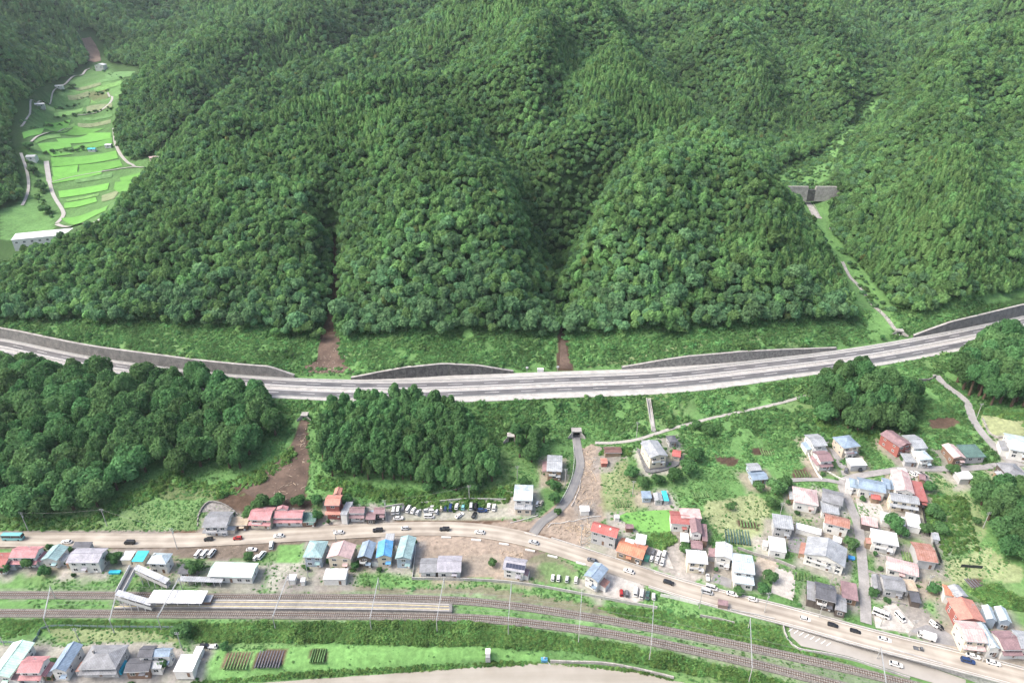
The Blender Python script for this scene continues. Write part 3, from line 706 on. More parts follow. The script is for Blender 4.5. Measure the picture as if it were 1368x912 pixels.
def forest_points():
    P = []
    Y = 366.0
    while Y < 1950:
        s = float(np.interp(Y, [366, 400, 440, 520, 900, 1400, 1950], [4.0, 3.6, 3.1, 2.95, 3.8, 5.4, 9.0]))
        xm = min(1600, Y * .84 + 70)
        n = int(2 * xm / s)
        x = -xm + (np.arange(n) + rng.random(n) * .95) * s; y = Y + (rng.random(n) - .5) * s * 1.0
        P.append(np.stack([x, y], -1)); Y += s * .95
    P = np.vstack(P); x, y = P.T
    z = height(x, y); px, py = project(x, y, z)
    # lower edge of the wood, weeds below it
    edge = np.interp(px, [-400, 0, 100, 200, 300, 420, 470, 600, 700, 850, 1000, 1150, 1200, 1230, 1300, 1368, 1700], [425, 427, 428, 432, 437, 452, 455, 458, 456, 448, 434, 428, 410, 418, 398, 385, 340])
    k = py < edge + 4 + 6 * fbm(x, y, 12, 2)
    for poly, y0, y1 in CLEAR: k &= ~(in_poly(poly, px + rng.normal(size=len(px)) * 1.0, py + rng.normal(size=len(px))) & (y > y0) & (y < y1))
    k &= py > -140
    k &= rng.random(len(x)) > .05
    return x[k], y[k], z[k], px[k], py[k]
fx, fy, fz, fpx, fpy = forest_points()
nF = len(fx)
stand = fbm(fx, fy, 110, 3)                       # stands of larch among the broadleaves
lar = smooth(.05, .28, stand + .10 * rng.standard_normal(nF) + .16 * smooth(430, 700, fy) * (1 - smooth(150, 350, np.abs(fx))) - .12)
pick = rng.random(nF)
foot = (1 - smooth(375, 430, fy + 25 * fbm(fx, fy, 50, 2)))          # paler bluish crowns along the foot of the slope
kind = np.where(rng.random(nF) < .25 + .5 * foot, np.where(rng.random(nF) < .5, 2, 4), rng.choice([0, 1, 3], nF))
kind = np.where(pick < lar * .85 * (1 - .7 * foot), 5 + (rng.random(nF) < .35), kind)
kind = np.where(rng.random(nF) < .03, 7, kind)
kind = np.where(rng.random(nF) < .012, 8, kind)
size = (.62 + .55 * rng.random(nF) ** 1.4) * np.interp(fy, [366, 400, 440, 520, 900, 1400, 1950], [3.7, 3.3, 2.8, 2.6, 3.3, 4.7, 7.0])
big = rng.random(nF) < .07; size = np.where(big & (kind < 5), size * 1.45, size)
size = np.where(kind >= 5, size * .84, size)
tall = size * (.95 + .5 * rng.random(nF)) * np.where(kind >= 5, 1.15, 1.0)
lift = np.where(kind >= 5, 1.2, .6 + 2.2 * rng.random(nF))
# ------------------------------------------------------------------ ribbons: roads, tracks, paths
def normals(P):
    d = np.gradient(P[:, :2], axis=0); d /= np.linalg.norm(d, axis=1, keepdims=True)
    return np.stack([-d[:, 1], d[:, 0]], -1)          # left of travel = away from the camera for lines drawn left to right
def arclen(P): return np.concatenate([[0], np.cumsum(np.linalg.norm(np.diff(P[:, :2], axis=0), axis=1))])
def ribbon(name, P, s0, s1, dz, m, parent=None, n=1, thick=0, kind=None, sub=None):
    """strip along P between lateral offsets s0..s1 (numbers or arrays)"""
    if sub is not None: P = P[sub[0]:sub[1]]; s0 = s0[sub[0]:sub[1]] if hasattr(s0, '__len__') else s0; s1 = s1[sub[0]:sub[1]] if hasattr(s1, '__len__') else s1
    nn = normals(P); s0 = np.broadcast_to(np.asarray(s0, float), (len(P),)); s1 = np.broadcast_to(np.asarray(s1, float), (len(P),)); al = arclen(P)
    V = []; uv = []
    for j in range(n + 1):
        s = s0 + (s1 - s0) * j / n
        V.append(np.stack([P[:, 0] + nn[:, 0] * s, P[:, 1] + nn[:, 1] * s, P[:, 2] + dz], -1)); uv.append(np.stack([np.broadcast_to(s, al.shape), al], -1))
    k = len(P); F = []
    for j in range(n):
        for i in range(k - 1): F.append((j*k+i, j*k+i+1, (j+1)*k+i+1, (j+1)*k+i))
    V = np.vstack(V); uv = np.vstack(uv); top = len(V)
    if thick:
        W = V.copy(); W[:, 2] -= thick; V = np.vstack([V, W]); uv = np.vstack([uv, uv])
        for i in range(k - 1):
            F.append((i+1, i, top+i, top+i+1)); a = n*k+i; F.append((a, a+1, top+a+1, top+a))
        F.append((0, n*k, top+n*k, top)) if n else None
        F.append((n*k+k-1, k-1, top+k-1, top+n*k+k-1))
    me = bpy.data.meshes.new(name); me.from_pydata(V.tolist(), [], F); me.update()
    ul = me.uv_layers.new(name='along'); li = np.zeros(len(me.loops), np.int32); me.loops.foreach_get('vertex_index', li); ul.data.foreach_set('uv', uv[li].ravel())
    me.materials.append(m)
    o = link(name, me, parent)
    if kind: o['kind'] = kind
    return o
def along_mat(name, c0, c1, rough=.6, across=.7, length=.03, spec=.3, tracks=None):
    """road surface: streaks that follow the direction of travel, plus patches"""
    m = bpy.data.materials.new(name); m.use_nodes = True; N = m.node_tree.nodes; L = m.node_tree.links; bs = N['Principled BSDF']
    bs.inputs['Roughness'].default_value = rough; bs.inputs['Specular IOR Level'].default_value = spec
    tc = N.new('ShaderNodeUVMap'); tc.uv_map = 'along'; mp = N.new('ShaderNodeMapping'); mp.inputs['Scale'].default_value = (across, length, 1)
    L.new(tc.outputs[0], mp.inputs[0]); a = N.new('ShaderNodeTexNoise'); a.inputs['Scale'].default_value = 1; a.inputs['Detail'].default_value = 5; a.inputs['Roughness'].default_value = .6; L.new(mp.outputs[0], a.inputs['Vector'])
    ge = N.new('ShaderNodeNewGeometry'); b = N.new('ShaderNodeTexNoise'); b.inputs['Scale'].default_value = .12; b.inputs['Detail'].default_value = 7; L.new(ge.outputs['Position'], b.inputs['Vector'])
    ad = N.new('ShaderNodeMath'); ad.operation = 'ADD'; L.new(a.outputs['Fac'], ad.inputs[0]); L.new(b.outputs['Fac'], ad.inputs[1])
    mr = N.new('ShaderNodeMapRange'); mr.inputs['From Min'].default_value = .75; mr.inputs['From Max'].default_value = 1.25; L.new(ad.outputs[0], mr.inputs['Value'])
    fac = mr.outputs[0]
    if tracks:
        sx = N.new('ShaderNodeSeparateXYZ'); L.new(tc.outputs[0], sx.inputs[0])
        ab = N.new('ShaderNodeMath'); ab.operation = 'PINGPONG'; ab.inputs[1].default_value = tracks; L.new(sx.outputs['X'], ab.inputs[0])
        r2 = N.new('ShaderNodeMapRange'); r2.inputs['From Max'].default_value = tracks; r2.inputs['To Min'].default_value = -.25; r2.inputs['To Max'].default_value = .3; L.new(ab.outputs[0], r2.inputs['Value'])
        a2 = N.new('ShaderNodeMath'); a2.operation = 'ADD'; a2.use_clamp = True; L.new(fac, a2.inputs[0]); L.new(r2.outputs[0], a2.inputs[1]); fac = a2.outputs[0]
    mx = N.new('ShaderNodeMix'); mx.data_type = 'RGBA'; mx.inputs['A'].default_value = (*c0, 1); mx.inputs['B'].default_value = (*c1, 1); L.new(fac, mx.inputs['Factor'])
    L.new(mx.outputs['Result'], bs.inputs['Base Color']); MATS[name] = m
    return m
M_ASPH = along_mat('wet_asphalt', (.075, .075, .079), (.15, .148, .15), .45, .5, .012, .4)
M_MUDROAD = along_mat('mud_coated_road', (.24, .212, .178), (.40, .37, .32), .75, .55, .02, .2, tracks=1.7)
M_LANE = along_mat('lane_asphalt', (.11, .115, .125), (.24, .235, .225), .7, .5, .05)
M_RAMP = along_mat('pale_ramp_surface', (.27, .255, .23), (.37, .355, .33), .7, .4, .03)
M_CONC = mat('pale_concrete', (.36, .355, .34), .8, .14, .25, bump=.2)
M_CONC_D = mat('weathered_concrete', (.30, .29, .275), .85, .25, .35, bump=.3)
M_WETWALL = mat('dark_wet_wall', (.045, .045, .046), .5, .5, .5, bump=.5, col2=(.125, .122, .118))
M_STONE = mat('stone_wall', (.12, .118, .112), .8, .3, .8, bump=.8, bscale=2.2, col2=(.27, .26, .245))
M_WHITE = mat('white_paint', (.66, .66, .65), .5, .05, .3)
M_YELLOW = mat('yellow_paint', (.62, .47, .10), .6, .1, .5)
M_BALLAST = mat('ballast', (.155, .145, .132), .95, .35, 1.5, bump=.5)
M_SLEEPER = mat('sleeper_concrete', (.29, .275, .255), .9, .2, .6)
M_RAIL = mat('rail_steel', (.16, .09, .06), .5, .2, .8, metal=.4)
M_STEEL = mat('galvanised_steel', (.38, .40, .41), .45, .08, .5, metal=.3)
M_POLE = mat('pole_concrete', (.36, .36, .35), .8, .1, .5)
M_DARK = mat('painted_shade', (.012, .012, .013), .9, .2, 1)
M_GLASS = mat('window_glass', (.045, .055, .065), .12, .15, .5, spec=.6)
M_WATER = along_mat('muddy_water', (.26, .24, .20), (.32, .30, .26), .25, .06, .015, .5)
M_PLATF = mat('platform_paving', (.16, .158, .155), .8, .25, .5, col2=(.215, .21, .205))
M_TARP = mat('blue_tarp', (.03, .35, .50), .4, .12, .8); M_TARPG = mat('green_plastic', (.10, .34, .25), .5, .1, .8)

# expressway
express = ribbon('expressway', EXPRESS, -8.3, 8.3, 0, M_ASPH, n=8, kind='structure')
ribbon('median_strip', EXPRESS, -2.0, 2.0, .03, mat('median_concrete', (.36, .35, .335), .8, .18, .3), express)
ribbon('concrete_verge', EXPRESS, -NEAR_W - .2, -8.0, .06, M_CONC, express, n=2, thick=.6)
ribbon('concrete_verge', EXPRESS, 8.0, FAR_W + .5, .06, M_CONC, express, n=2)
for s in (-7.6, -2.4, 2.4, 7.6): ribbon('edge_line', EXPRESS, s - .16, s + .16, .02, M_WHITE, express)
_al = arclen(EXPRESS); _nn = normals(EXPRESS)
def on_line(P, s, off=0.0):
    al = arclen(P); nn = normals(P); g = lambda c: float(np.interp(s, al, c))
    d = np.gradient(P[:, :2], axis=0)
    return np.array([g(P[:, 0]) + off * g(nn[:, 0]), g(P[:, 1]) + off * g(nn[:, 1]), g(P[:, 2])]), math.atan2(g(d[:, 1]), g(d[:, 0]))
dash = MB().box(-4, 4, -.11, .11, 0, .012).mesh('lane_dash', M_WHITE)
for off in (-5.0, 5.0):
    s = 12.0
    while s < _al[-1] - 5:
        p, a = on_line(EXPRESS, s, off); link('lane_dash', dash, express, (p[0], p[1], p[2] + .015), a); s += 20
def guardrail(label, P, off, z=0, h=.75, sub=None, m=None, step=4.0, group=None):
    """steel beam on posts"""
    if sub is not None: P = P[sub[0]:sub[1]]; off = off[sub[0]:sub[1]] if hasattr(off, '__len__') else off
    nn = normals(P); Q = P.copy(); off = np.broadcast_to(np.asarray(off, float), (len(P),)); Q[:, :2] += nn * off[:, None]; Q[:, 2] += z
    t = thing('guardrail', label, 'guardrail', Q[0], group=group); b = MB(); o0 = Q[0]
    for a, c in zip(Q[:-1] - o0, Q[1:] - o0):
        A = Vector(a) + Vector((0, 0, h)); B = Vector(c) + Vector((0, 0, h)); b.bar(A, B, .08, .32)
    b.build('beam', m or M_STEEL, t)
    al = arclen(Q); b = MB()
    for s in np.arange(0, al[-1], step):
        p = [np.interp(s, al, Q[:, i]) - o0[i] for i in range(3)]; b.box(p[0]-.06, p[0]+.06, p[1]-.06, p[1]+.06, p[2]-.5, p[2]+h)
    pr = b.build('posts', M_STEEL, t); pr['kind'] = 'stuff'
    return t
guardrail('steel guardrail along the middle of the expressway', EXPRESS, 0.0, m=M_STEEL)
guardrail('steel guardrail on the valley side of the expressway', EXPRESS, -8.6)
guardrail('steel guardrail on the hill side of the expressway', EXPRESS, 8.7)

# retaining walls above the expressway, cast in panels
WALL_LOOK = [('long pale grey concrete retaining wall above the expressway', mat('wall_grey', (.115,.115,.112), .9, .35, .3, bump=.3, col2=(.19,.188,.18)), 8.0), ('curved black wet retaining wall behind the middle of the expressway', M_WETWALL, 6.0), ('grey stone-faced retaining wall left of the dam stream culvert', M_STONE, 6.0), ('grey retaining wall right of the dam stream culvert', MATS['wall_grey'], 7.0)]
for (a, b), (lab, m, pl) in zip(WALLS, WALL_LOOK):
    i0 = int(np.argmax(_ex >= a[0])); i1 = len(_ex) - 1 - int(np.argmax(_ex[::-1] <= a[-1]))
    t = thing('retaining_wall', lab, 'wall', (*EXPRESS[i0, :2], 20)); t['kind'] = 'thing'
    Q = EXPRESS[i0:i1+1, :2] + _nn[i0:i1+1] * (FAR_W[i0:i1+1, None] + .55); hh = WALL_H[i0:i1+1]; al = np.concatenate([[0], np.cumsum(np.linalg.norm(np.diff(Q, axis=0), axis=1))])
    n = max(3, int(al[-1] / pl)); o0 = np.array([*EXPRESS[i0, :2]])
    for k in range(n):
        s0, s1 = al[-1] * k / n + .04, al[-1] * (k + 1) / n - .04
        g = lambda s: (np.array([np.interp(s, al, Q[:, 0]), np.interp(s, al, Q[:, 1])]) - o0, float(np.interp(s, al, hh)))
        (p, h0), (q_, h1) = g(s0), g(s1); d = (q_ - p) / np.linalg.norm(q_ - p); nn_ = np.array([-d[1], d[0]]); lean = .12
        vs = []
        for (c, h) in ((p, h0), (q_, h1)):
            h += .35
            vs += [(*(c - nn_ * .0), -.5), (*(c + nn_ * 1.2), -.5), (*(c + nn_ * (lean * h + .55)), h), (*(c + nn_ * lean * h), h)]
        MB().add(vs, [(0,1,2,3),(7,6,5,4),(0,4,5,1),(1,5,6,2),(2,6,7,3),(3,7,4,0)]).build('panel', m, t)
    b = MB()
    for i in range(len(Q) - 1):
        A = Vector((*(Q[i] - o0 + _nn[i0+i] * (.12 * hh[i] + .75)), hh[i] + .45)); B = Vector((*(Q[i+1] - o0 + _nn[i0+i+1] * (.12 * hh[i+1] + .75)), hh[i+1] + .45)); b.bar(A, B, 1.5, .2)
    b.build('coping', M_CONC_D, t)

# valley road, lanes, ramp
road = ribbon('valley_road', ROAD, -4.3, 4.3, 0, M_MUDROAD, n=6, kind='structure')
for s in (-4.9, 4.9):
    pass
ribbon('kerb', ROAD, 4.5, 5.0, .14, M_CONC, road, thick=.4, sub=(int(len(ROAD)*.62), len(ROAD)))
LOTK = int(np.argmax(ROAD[:, 0] > at_z(870, 780, 3)[0]))
ribbon('kerb', ROAD, -5.0, -4.5, .14, M_CONC, road, thick=.4, sub=(LOTK, len(ROAD)))
ribbon('edge_line', ROAD, 3.75, 3.9, .012, M_WHITE, road, sub=(LOTK, len(ROAD))); ribbon('edge_line', ROAD, -3.9, -3.75, .012, M_WHITE, road, sub=(LOTK, len(ROAD)))
ribbon('lane', LANE, -2.1, 2.1, .0, M_LANE, n=2, kind='structure')
ribbon('embankment_path', TUNNEL_PATH, -1.1, 1.1, .0, mat('path_concrete', (.30, .295, .27), .85, .15, .4), kind='structure')
ribbon('side_lane', SIDE_LANE, -2.0, 2.0, 0, mat('grey_lane', (.26, .255, .25), .8, .15, .3), n=2, kind='structure')
ribbon('village_lane', MID_LANE, -2.0, 2.0, .012, MATS['grey_lane'], n=2, kind='structure')
ribbon('yard_path', YARD_PATH, -1.3, 1.3, .02, MATS['grey_lane'], kind='structure')
# railway
SLEEP = MB().box(-.12, .12, -1.05, 1.05, 0, .17)
def track(nm, P):
    t = ribbon(nm, P, -1.9, 1.9, .0, M_BALLAST, n=2, kind='structure', thick=.5)
    al = arclen(P); b = MB()
    for s in np.arange(.5, al[-1], .82):
        p, a = on_line(P, s); c, sn = math.cos(a), math.sin(a); p = p + np.array([0, 0, .02])
        b.add([(p[0] + x * c - y * sn, p[1] + x * sn + y * c, p[2] + z) for x, y, z in SLEEP.v], SLEEP.f)
    b.build('sleepers', M_SLEEPER, t)['kind'] = 'stuff'
    for s in (-.53, .53):
        nn = normals(P); Q = P.copy(); Q[:, :2] += nn * s; b = MB()
        for A, B in zip(Q[:-1], Q[1:]): b.bar((A[0], A[1], A[2] + .27), (B[0], B[1], B[2] + .27), .09, .16)
        b.build('rail', M_RAIL, t)
    return t
track('far_railway_track', RAIL_A); track('near_railway_track', RAIL_B)
# river
Wp = np.vstack([BANKW[:, :2] + normals(BANKW) * 1.5, [[900, 30], [-900, 30]]])
wv = np.array([[x, y, WATER_Z] for x, y in Wp]); me = bpy.data.meshes.new('river')
nb = len(BANKW); V = []; F = []
for j in range(6):
    for p, nrm in zip(BANKW, normals(BANKW)): V.append((p[0] + nrm[0] * 1.5 - (0) * j, p[1] + nrm[1] * 1.5 - j * 28, WATER_Z))
for j in range(5):
    for i in range(nb - 1): F.append((j*nb+i, (j+1)*nb+i, (j+1)*nb+i+1, j*nb+i+1))
me.from_pydata(V, [], F); me.update(); ul = me.uv_layers.new(name='along')
li = np.zeros(len(me.loops), np.int32); me.loops.foreach_get('vertex_index', li); vv = np.array(V); ul.data.foreach_set('uv', np.stack([vv[li, 1] * 6, vv[li, 0]], -1).ravel())
me.materials.append(M_WATER); tag(link('river', me), kind='structure')

# ------------------------------------------------------------------ draped sheets: yards, ramp, mud
def sheet(name, poly, m, dz=.06, kind='structure', world_=None, step=2.2, parent=None):
    """a sheet laid over the ground inside a photo-pixel outline"""
    W = [ground(a, b)[:2] for a, b in poly] if world_ is None else world_
    W = np.array(W); lo, hi = W.min(0), W.max(0)
    E = []
    for i in range(len(W)):
        a, b = W[i], W[(i+1) % len(W)]; n = max(1, int(np.linalg.norm(b - a) / step)); E += [a + (b - a) * k / n for k in range(n)]
    n = len(E); gx, gy = np.meshgrid(np.arange(lo[0] + .7, hi[0], step), np.arange(lo[1] + .7, hi[1], step)); k = in_poly(W, gx, gy)
    pts = [Vector((float(p[0]), float(p[1]))) for p in E] + [Vector((float(a), float(b))) for a, b in zip(gx[k], gy[k])]
    vs, es, fs, *_ = delaunay_2d_cdt(pts, [], [list(range(n))], 1, 1e-4)
    V = [(v.x, v.y, float(height(v.x, v.y)) + dz) for v in vs]
    me = bpy.data.meshes.new(name); me.from_pydata(V, [], [tuple(f) for f in fs]); me.update()
    me.materials.append(m); me.shade_smooth(); o = link(name, me, parent)
    if kind and parent is None: o['kind'] = kind
    return o
M_YARD = mat('yard_gravel', (.36, .345, .32), .9, .2, .4, bump=.3); M_YARDA = mat('yard_asphalt', (.20, .20, .205), .8, .15, .3)
M_MUDF = mat('fresh_mud', (.062, .042, .032), .8, .25, .12, bump=.9, bscale=.5, col2=(.125, .088, .068)); M_SILTF = mat('dried_silt', (.33, .255, .18), .9, .2, .2, col2=(.42, .335, .245))
sheet('paved_yard', [(1036,757),(1063,766),(1060,802),(1030,791)], M_YARD); sheet('paved_yard', [(1166,813),(1196,806),(1222,836),(1213,845),(1170,838)], M_YARD)
sheet('paved_yard', [(1215,842),(1238,834),(1262,842),(1284,856),(1280,864),(1250,858)], M_YARDA); sheet('paved_yard', [(802,758),(850,773),(868,797),(850,804),(806,795)], M_YARD)
sheet('paved_yard', [(866,738),(884,726),(893,743),(900,760),(878,753)], M_YARD); sheet('paved_yard', [(955,765),(978,774),(976,785),(950,776)], M_YARDA)
sheet('paved_yard', [(1143,665),(1175,672),(1186,692),(1162,700),(1147,685)], M_YARD); sheet('paved_yard', [(1054,716),(1076,718),(1072,740),(1052,736)], M_YARDA); sheet('paved_yard', [(1210,632),(1236,630),(1240,642),(1215,644)], M_YARD)
sheet('paved_yard', [(1100,585),(1116,590),(1134,632),(1126,636)], MATS['grey_lane'])
sheet('lawn', [(822,691),(836,685),(852,683.5),(875,681.5),(897,681),(897,697),(896,711),(875,711),(853,710),(840,700)], mat('bright_lawn', (.13, .29, .075), .95, .12, .4), .12)
sheet('landslide_mud', [(404,557),(411,561),(409,590),(414,612),(411,640),(405,668),(372,674),(345,668),(322,655),(352,634),(378,610),(394,586)], M_MUDF, .1)
sheet('landslide_mud', [(426,462),(432,448),(452,446),(457,465),(462,488),(474,497),(404,498),(407,488),(424,480)], M_MUDF, .12)
sheet('landslide_mud', [(118,80),(114,62),(110,50),(121,48),(128,58),(133,70),(135,82),(126,84)], mat('far_mud', (.12,.085,.065), .9, .3, .1, col2=(.17,.125,.095)), .8, world_=np.array([ground(a_, b_, 900) for a_, b_ in [(118,82),(114,64),(109,52),(121,50),(128,60),(133,70),(135,82),(126,84)]])[:, :2], step=6)
sheet('landslide_mud', [(749,455),(755,455),(758,474),(765,492),(747,492)], M_MUDF, .12)
sheet('stone_revetment', [(264,701),(265,689),(272,677),(281,671),(299,674),(316,685),(314,694),(304,684),(268,684)], M_STONE, .15)
sheet('terrace_revetment', [(851,600),(857,616),(863,631),(875,632),(892,628),(906,622),(910,611),(895,617),(868,616),(859,600)], mat('terrace_stone', (.12,.125,.13), .9, .3, .8, bump=.6, col2=(.20,.205,.21)), .15)
sheet('ramp_surface', [(1052,826),(1066,830),(1102,842),(1150,860),(1205,878),(1290,908),(1290,925),(1215,903),(1172,889),(1134,877),(1093,868),(1070,863),(1056,850)], M_RAMP, .3)

# rice fields and farm tracks up the left valley
def far_pts(poly): return np.array([ground(a, b, 470) for a, b in poly])
M_RICE = [mat('rice_%d' % i, np.array((.115, .30, .055)) * q, .9, .1, .15) for i, q in enumerate((.85, 1.0, 1.12))]
M_BUND = mat('field_bank', (.075, .15, .05), .95, .3, .2)
for i, pl_ in enumerate([[(80,292),(128,281),(146,274),(142,282),(112,297),(88,297)],[(86,272),(128,264),(130,270),(100,278),(86,279)],[(78,256),(146,245),(144,254),(80,265)],[(154,244),(196,236),(192,245),(152,253)],[(70,237),(100,231),(136,227),(136,233),(104,240),(70,246)],[(70,224),(104,221),(103,234),(72,238)],[(106,221),(160,214),(164,222),(106,232)],[(68,211),(155,202),(158,212),(70,223)],[(50,193),(92,189),(96,197),(58,204)],[(98,196),(150,184),(150,192),(100,204)],[(60,200),(100,206),(70,210)],[(75,186),(120,178),(148,178),(148,185),(80,192)],[(50,176),(100,168),(140,172),(90,181)],[(60,163),(95,160),(92,168),(58,172)],[(30,178),(60,172),(55,180),(32,186)],[(160,238),(200,226),(196,234),(162,244)]]):
    W = far_pts(pl_)[:, :2]; sheet('rice_field', pl_, M_RICE[i % 3], .55, world_=W, step=5.0)
for i, pl_ in enumerate([[(100,240),(150,231),(150,237),(102,245)],[(88,267),(132,259),(132,262),(90,270)],[(136,262),(160,254),(152,266),(136,270)],[(80,136),(118,129),(118,132),(80,140)],[(122,134),(158,126),(158,129),(122,138)],[(100,118),(135,110),(135,114),(102,122)],[(128,108),(165,102),(165,105),(130,112)],[(66,171),(100,165),(100,168),(66,175)],[(104,165),(148,160),(148,165),(104,170)],[(110,158),(150,152),(150,156),(112,162)],[(72,152),(112,144),(110,149),(74,158)],[(116,143),(150,138),(150,143),(116,150)],[(75,140),(120,131),(120,137),(76,147)],[(125,118),(162,108),(164,113),(128,124)],[(90,128),(118,122),(120,128),(92,134)],[(140,100),(180,96),(182,101),(142,106)],[(45,188),(80,180),(82,184),(47,193)]]):
    sheet('vegetable_field', pl_, mat('field_crop_%d' % (i % 3), np.array(((.10,.21,.07),(.13,.27,.075),(.17,.21,.11))[i % 3]), .95, .25, .2), .5, world_=far_pts(pl_)[:, :2], step=5.0)
M_TRACK = mat('track_concrete', (.33, .32, .30), .9, .12, .2)
for pts, w in [([(66,243),(72,262),(84,282),(84,290),(76,299)], 5), ([(68,244),(100,236),(140,229),(175,224),(192,224)], 4), ([(152,172),(154,190),(160,205),(170,217),(180,223)], 5), ([(28,170),(36,158),(40,146),(54,135),(70,124),(90,110),(112,98),(120,92)], 5), ([(76,300),(100,302),(124,299),(140,288)], 6), ([(104,154),(124,152),(138,146),(150,132),(144,124)], 4), ([(42,190),(54,181),(80,175),(96,172)], 4), ([(62,216),(64,230),(66,243)], 7), ([(28,205),(34,222),(38,240),(36,262),(30,275)], 4), ([(198,224),(212,210),(235,186),(262,160),(282,142)], 5)]:
    P = catmull(far_pts(pts), 4); P[:, 2] = height(P[:, 0], P[:, 1]); ribbon('farm_track', P, -w*.32, w*.32, .6, M_TRACK, n=1, kind='structure')
# ------------------------------------------------------------------ houses
RC = dict(pink=(.40,.20,.21), red=(.38,.115,.105), salmon=(.38,.18,.145), orange=(.46,.19,.12), grey=(.21,.22,.235), lgrey=(.29,.31,.33), dgrey=(.095,.10,.115), white=(.55,.565,.58), mint=(.47,.66,.57),
          pale=(.40,.48,.52), blue=(.10,.30,.55), teal=(.24,.36,.37), brown=(.145,.085,.075), mauve=(.23,.155,.165), lilac=(.32,.32,.36), rust=(.26,.12,.085), green=(.085,.15,.135), bluegrey=(.22,.29,.37), ppink=(.46,.34,.33), tarp=(.05,.42,.52), tan=(.40,.33,.25), rose=(.42,.27,.27), dred=(.27,.085,.08))
WC = dict(white=(.60,.60,.575), cream=(.60,.54,.42), grey=(.38,.385,.39), dark=(.10,.085,.075), brown=(.20,.13,.095), blueg=(.30,.36,.42), beige=(.50,.44,.36), red=(.28,.10,.085), timber=(.26,.19,.13))
def rmat(c, ax, st):
    k = 'roof_%s_%s%s' % (c, ax, st)
    patchy = {'rust': (.36,.22,.19), 'rose': (.50,.43,.41), 'salmon': (.50,.24,.19), 'dred': (.34,.14,.13)}.get(c)
    return mat(k, RC[c], .55 if c in ('white','pale','mint','blue','lgrey') else .75, .22, .35, stripes=(ax, .9 if st == 's' else .55, .22 if st == 's' else .3), col2=patchy, spec=.35)
def wmat(c): return mat('render_' + c, WC[c], .85, .08, .5)
WIN_CACHE = {}
def window_mesh(w, h):
    k = (round(w, 1), round(h, 1))
    if k not in WIN_CACHE:
        f = MB(); t = .07
        f.box(-w/2, w/2, -.09, .02, -h/2, -h/2+t).box(-w/2, w/2, -.09, .02, h/2-t, h/2).box(-w/2, -w/2+t, -.09, .02, -h/2+t, h/2-t).box(w/2-t, w/2, -.09, .02, -h/2+t, h/2-t).box(-t/2, t/2, -.08, .02, -h/2+t, h/2-t)
        p = MB().box(-w/2+t, w/2-t, -.035, .02, -h/2+t, h/2-t)
        WIN_CACHE[k] = (f.mesh('window', M_WHITE), p.mesh('pane', M_GLASS))
    return WIN_CACHE[k]
def put_window(t, x, y, z, rz, w, h):
    f, p = window_mesh(w, h); o = link('window', f, t, (x, y, z), rz); link('pane', p, o)
DOOR = MB().box(-.5, .5, -.07, .02, 0, 2.05).mesh('door', mat('door_brown', (.16, .10, .07), .5, .1, 1))
DHAN = MB().box(.32, .38, -.13, -.07, .95, 1.1).mesh('handle', M_STEEL)
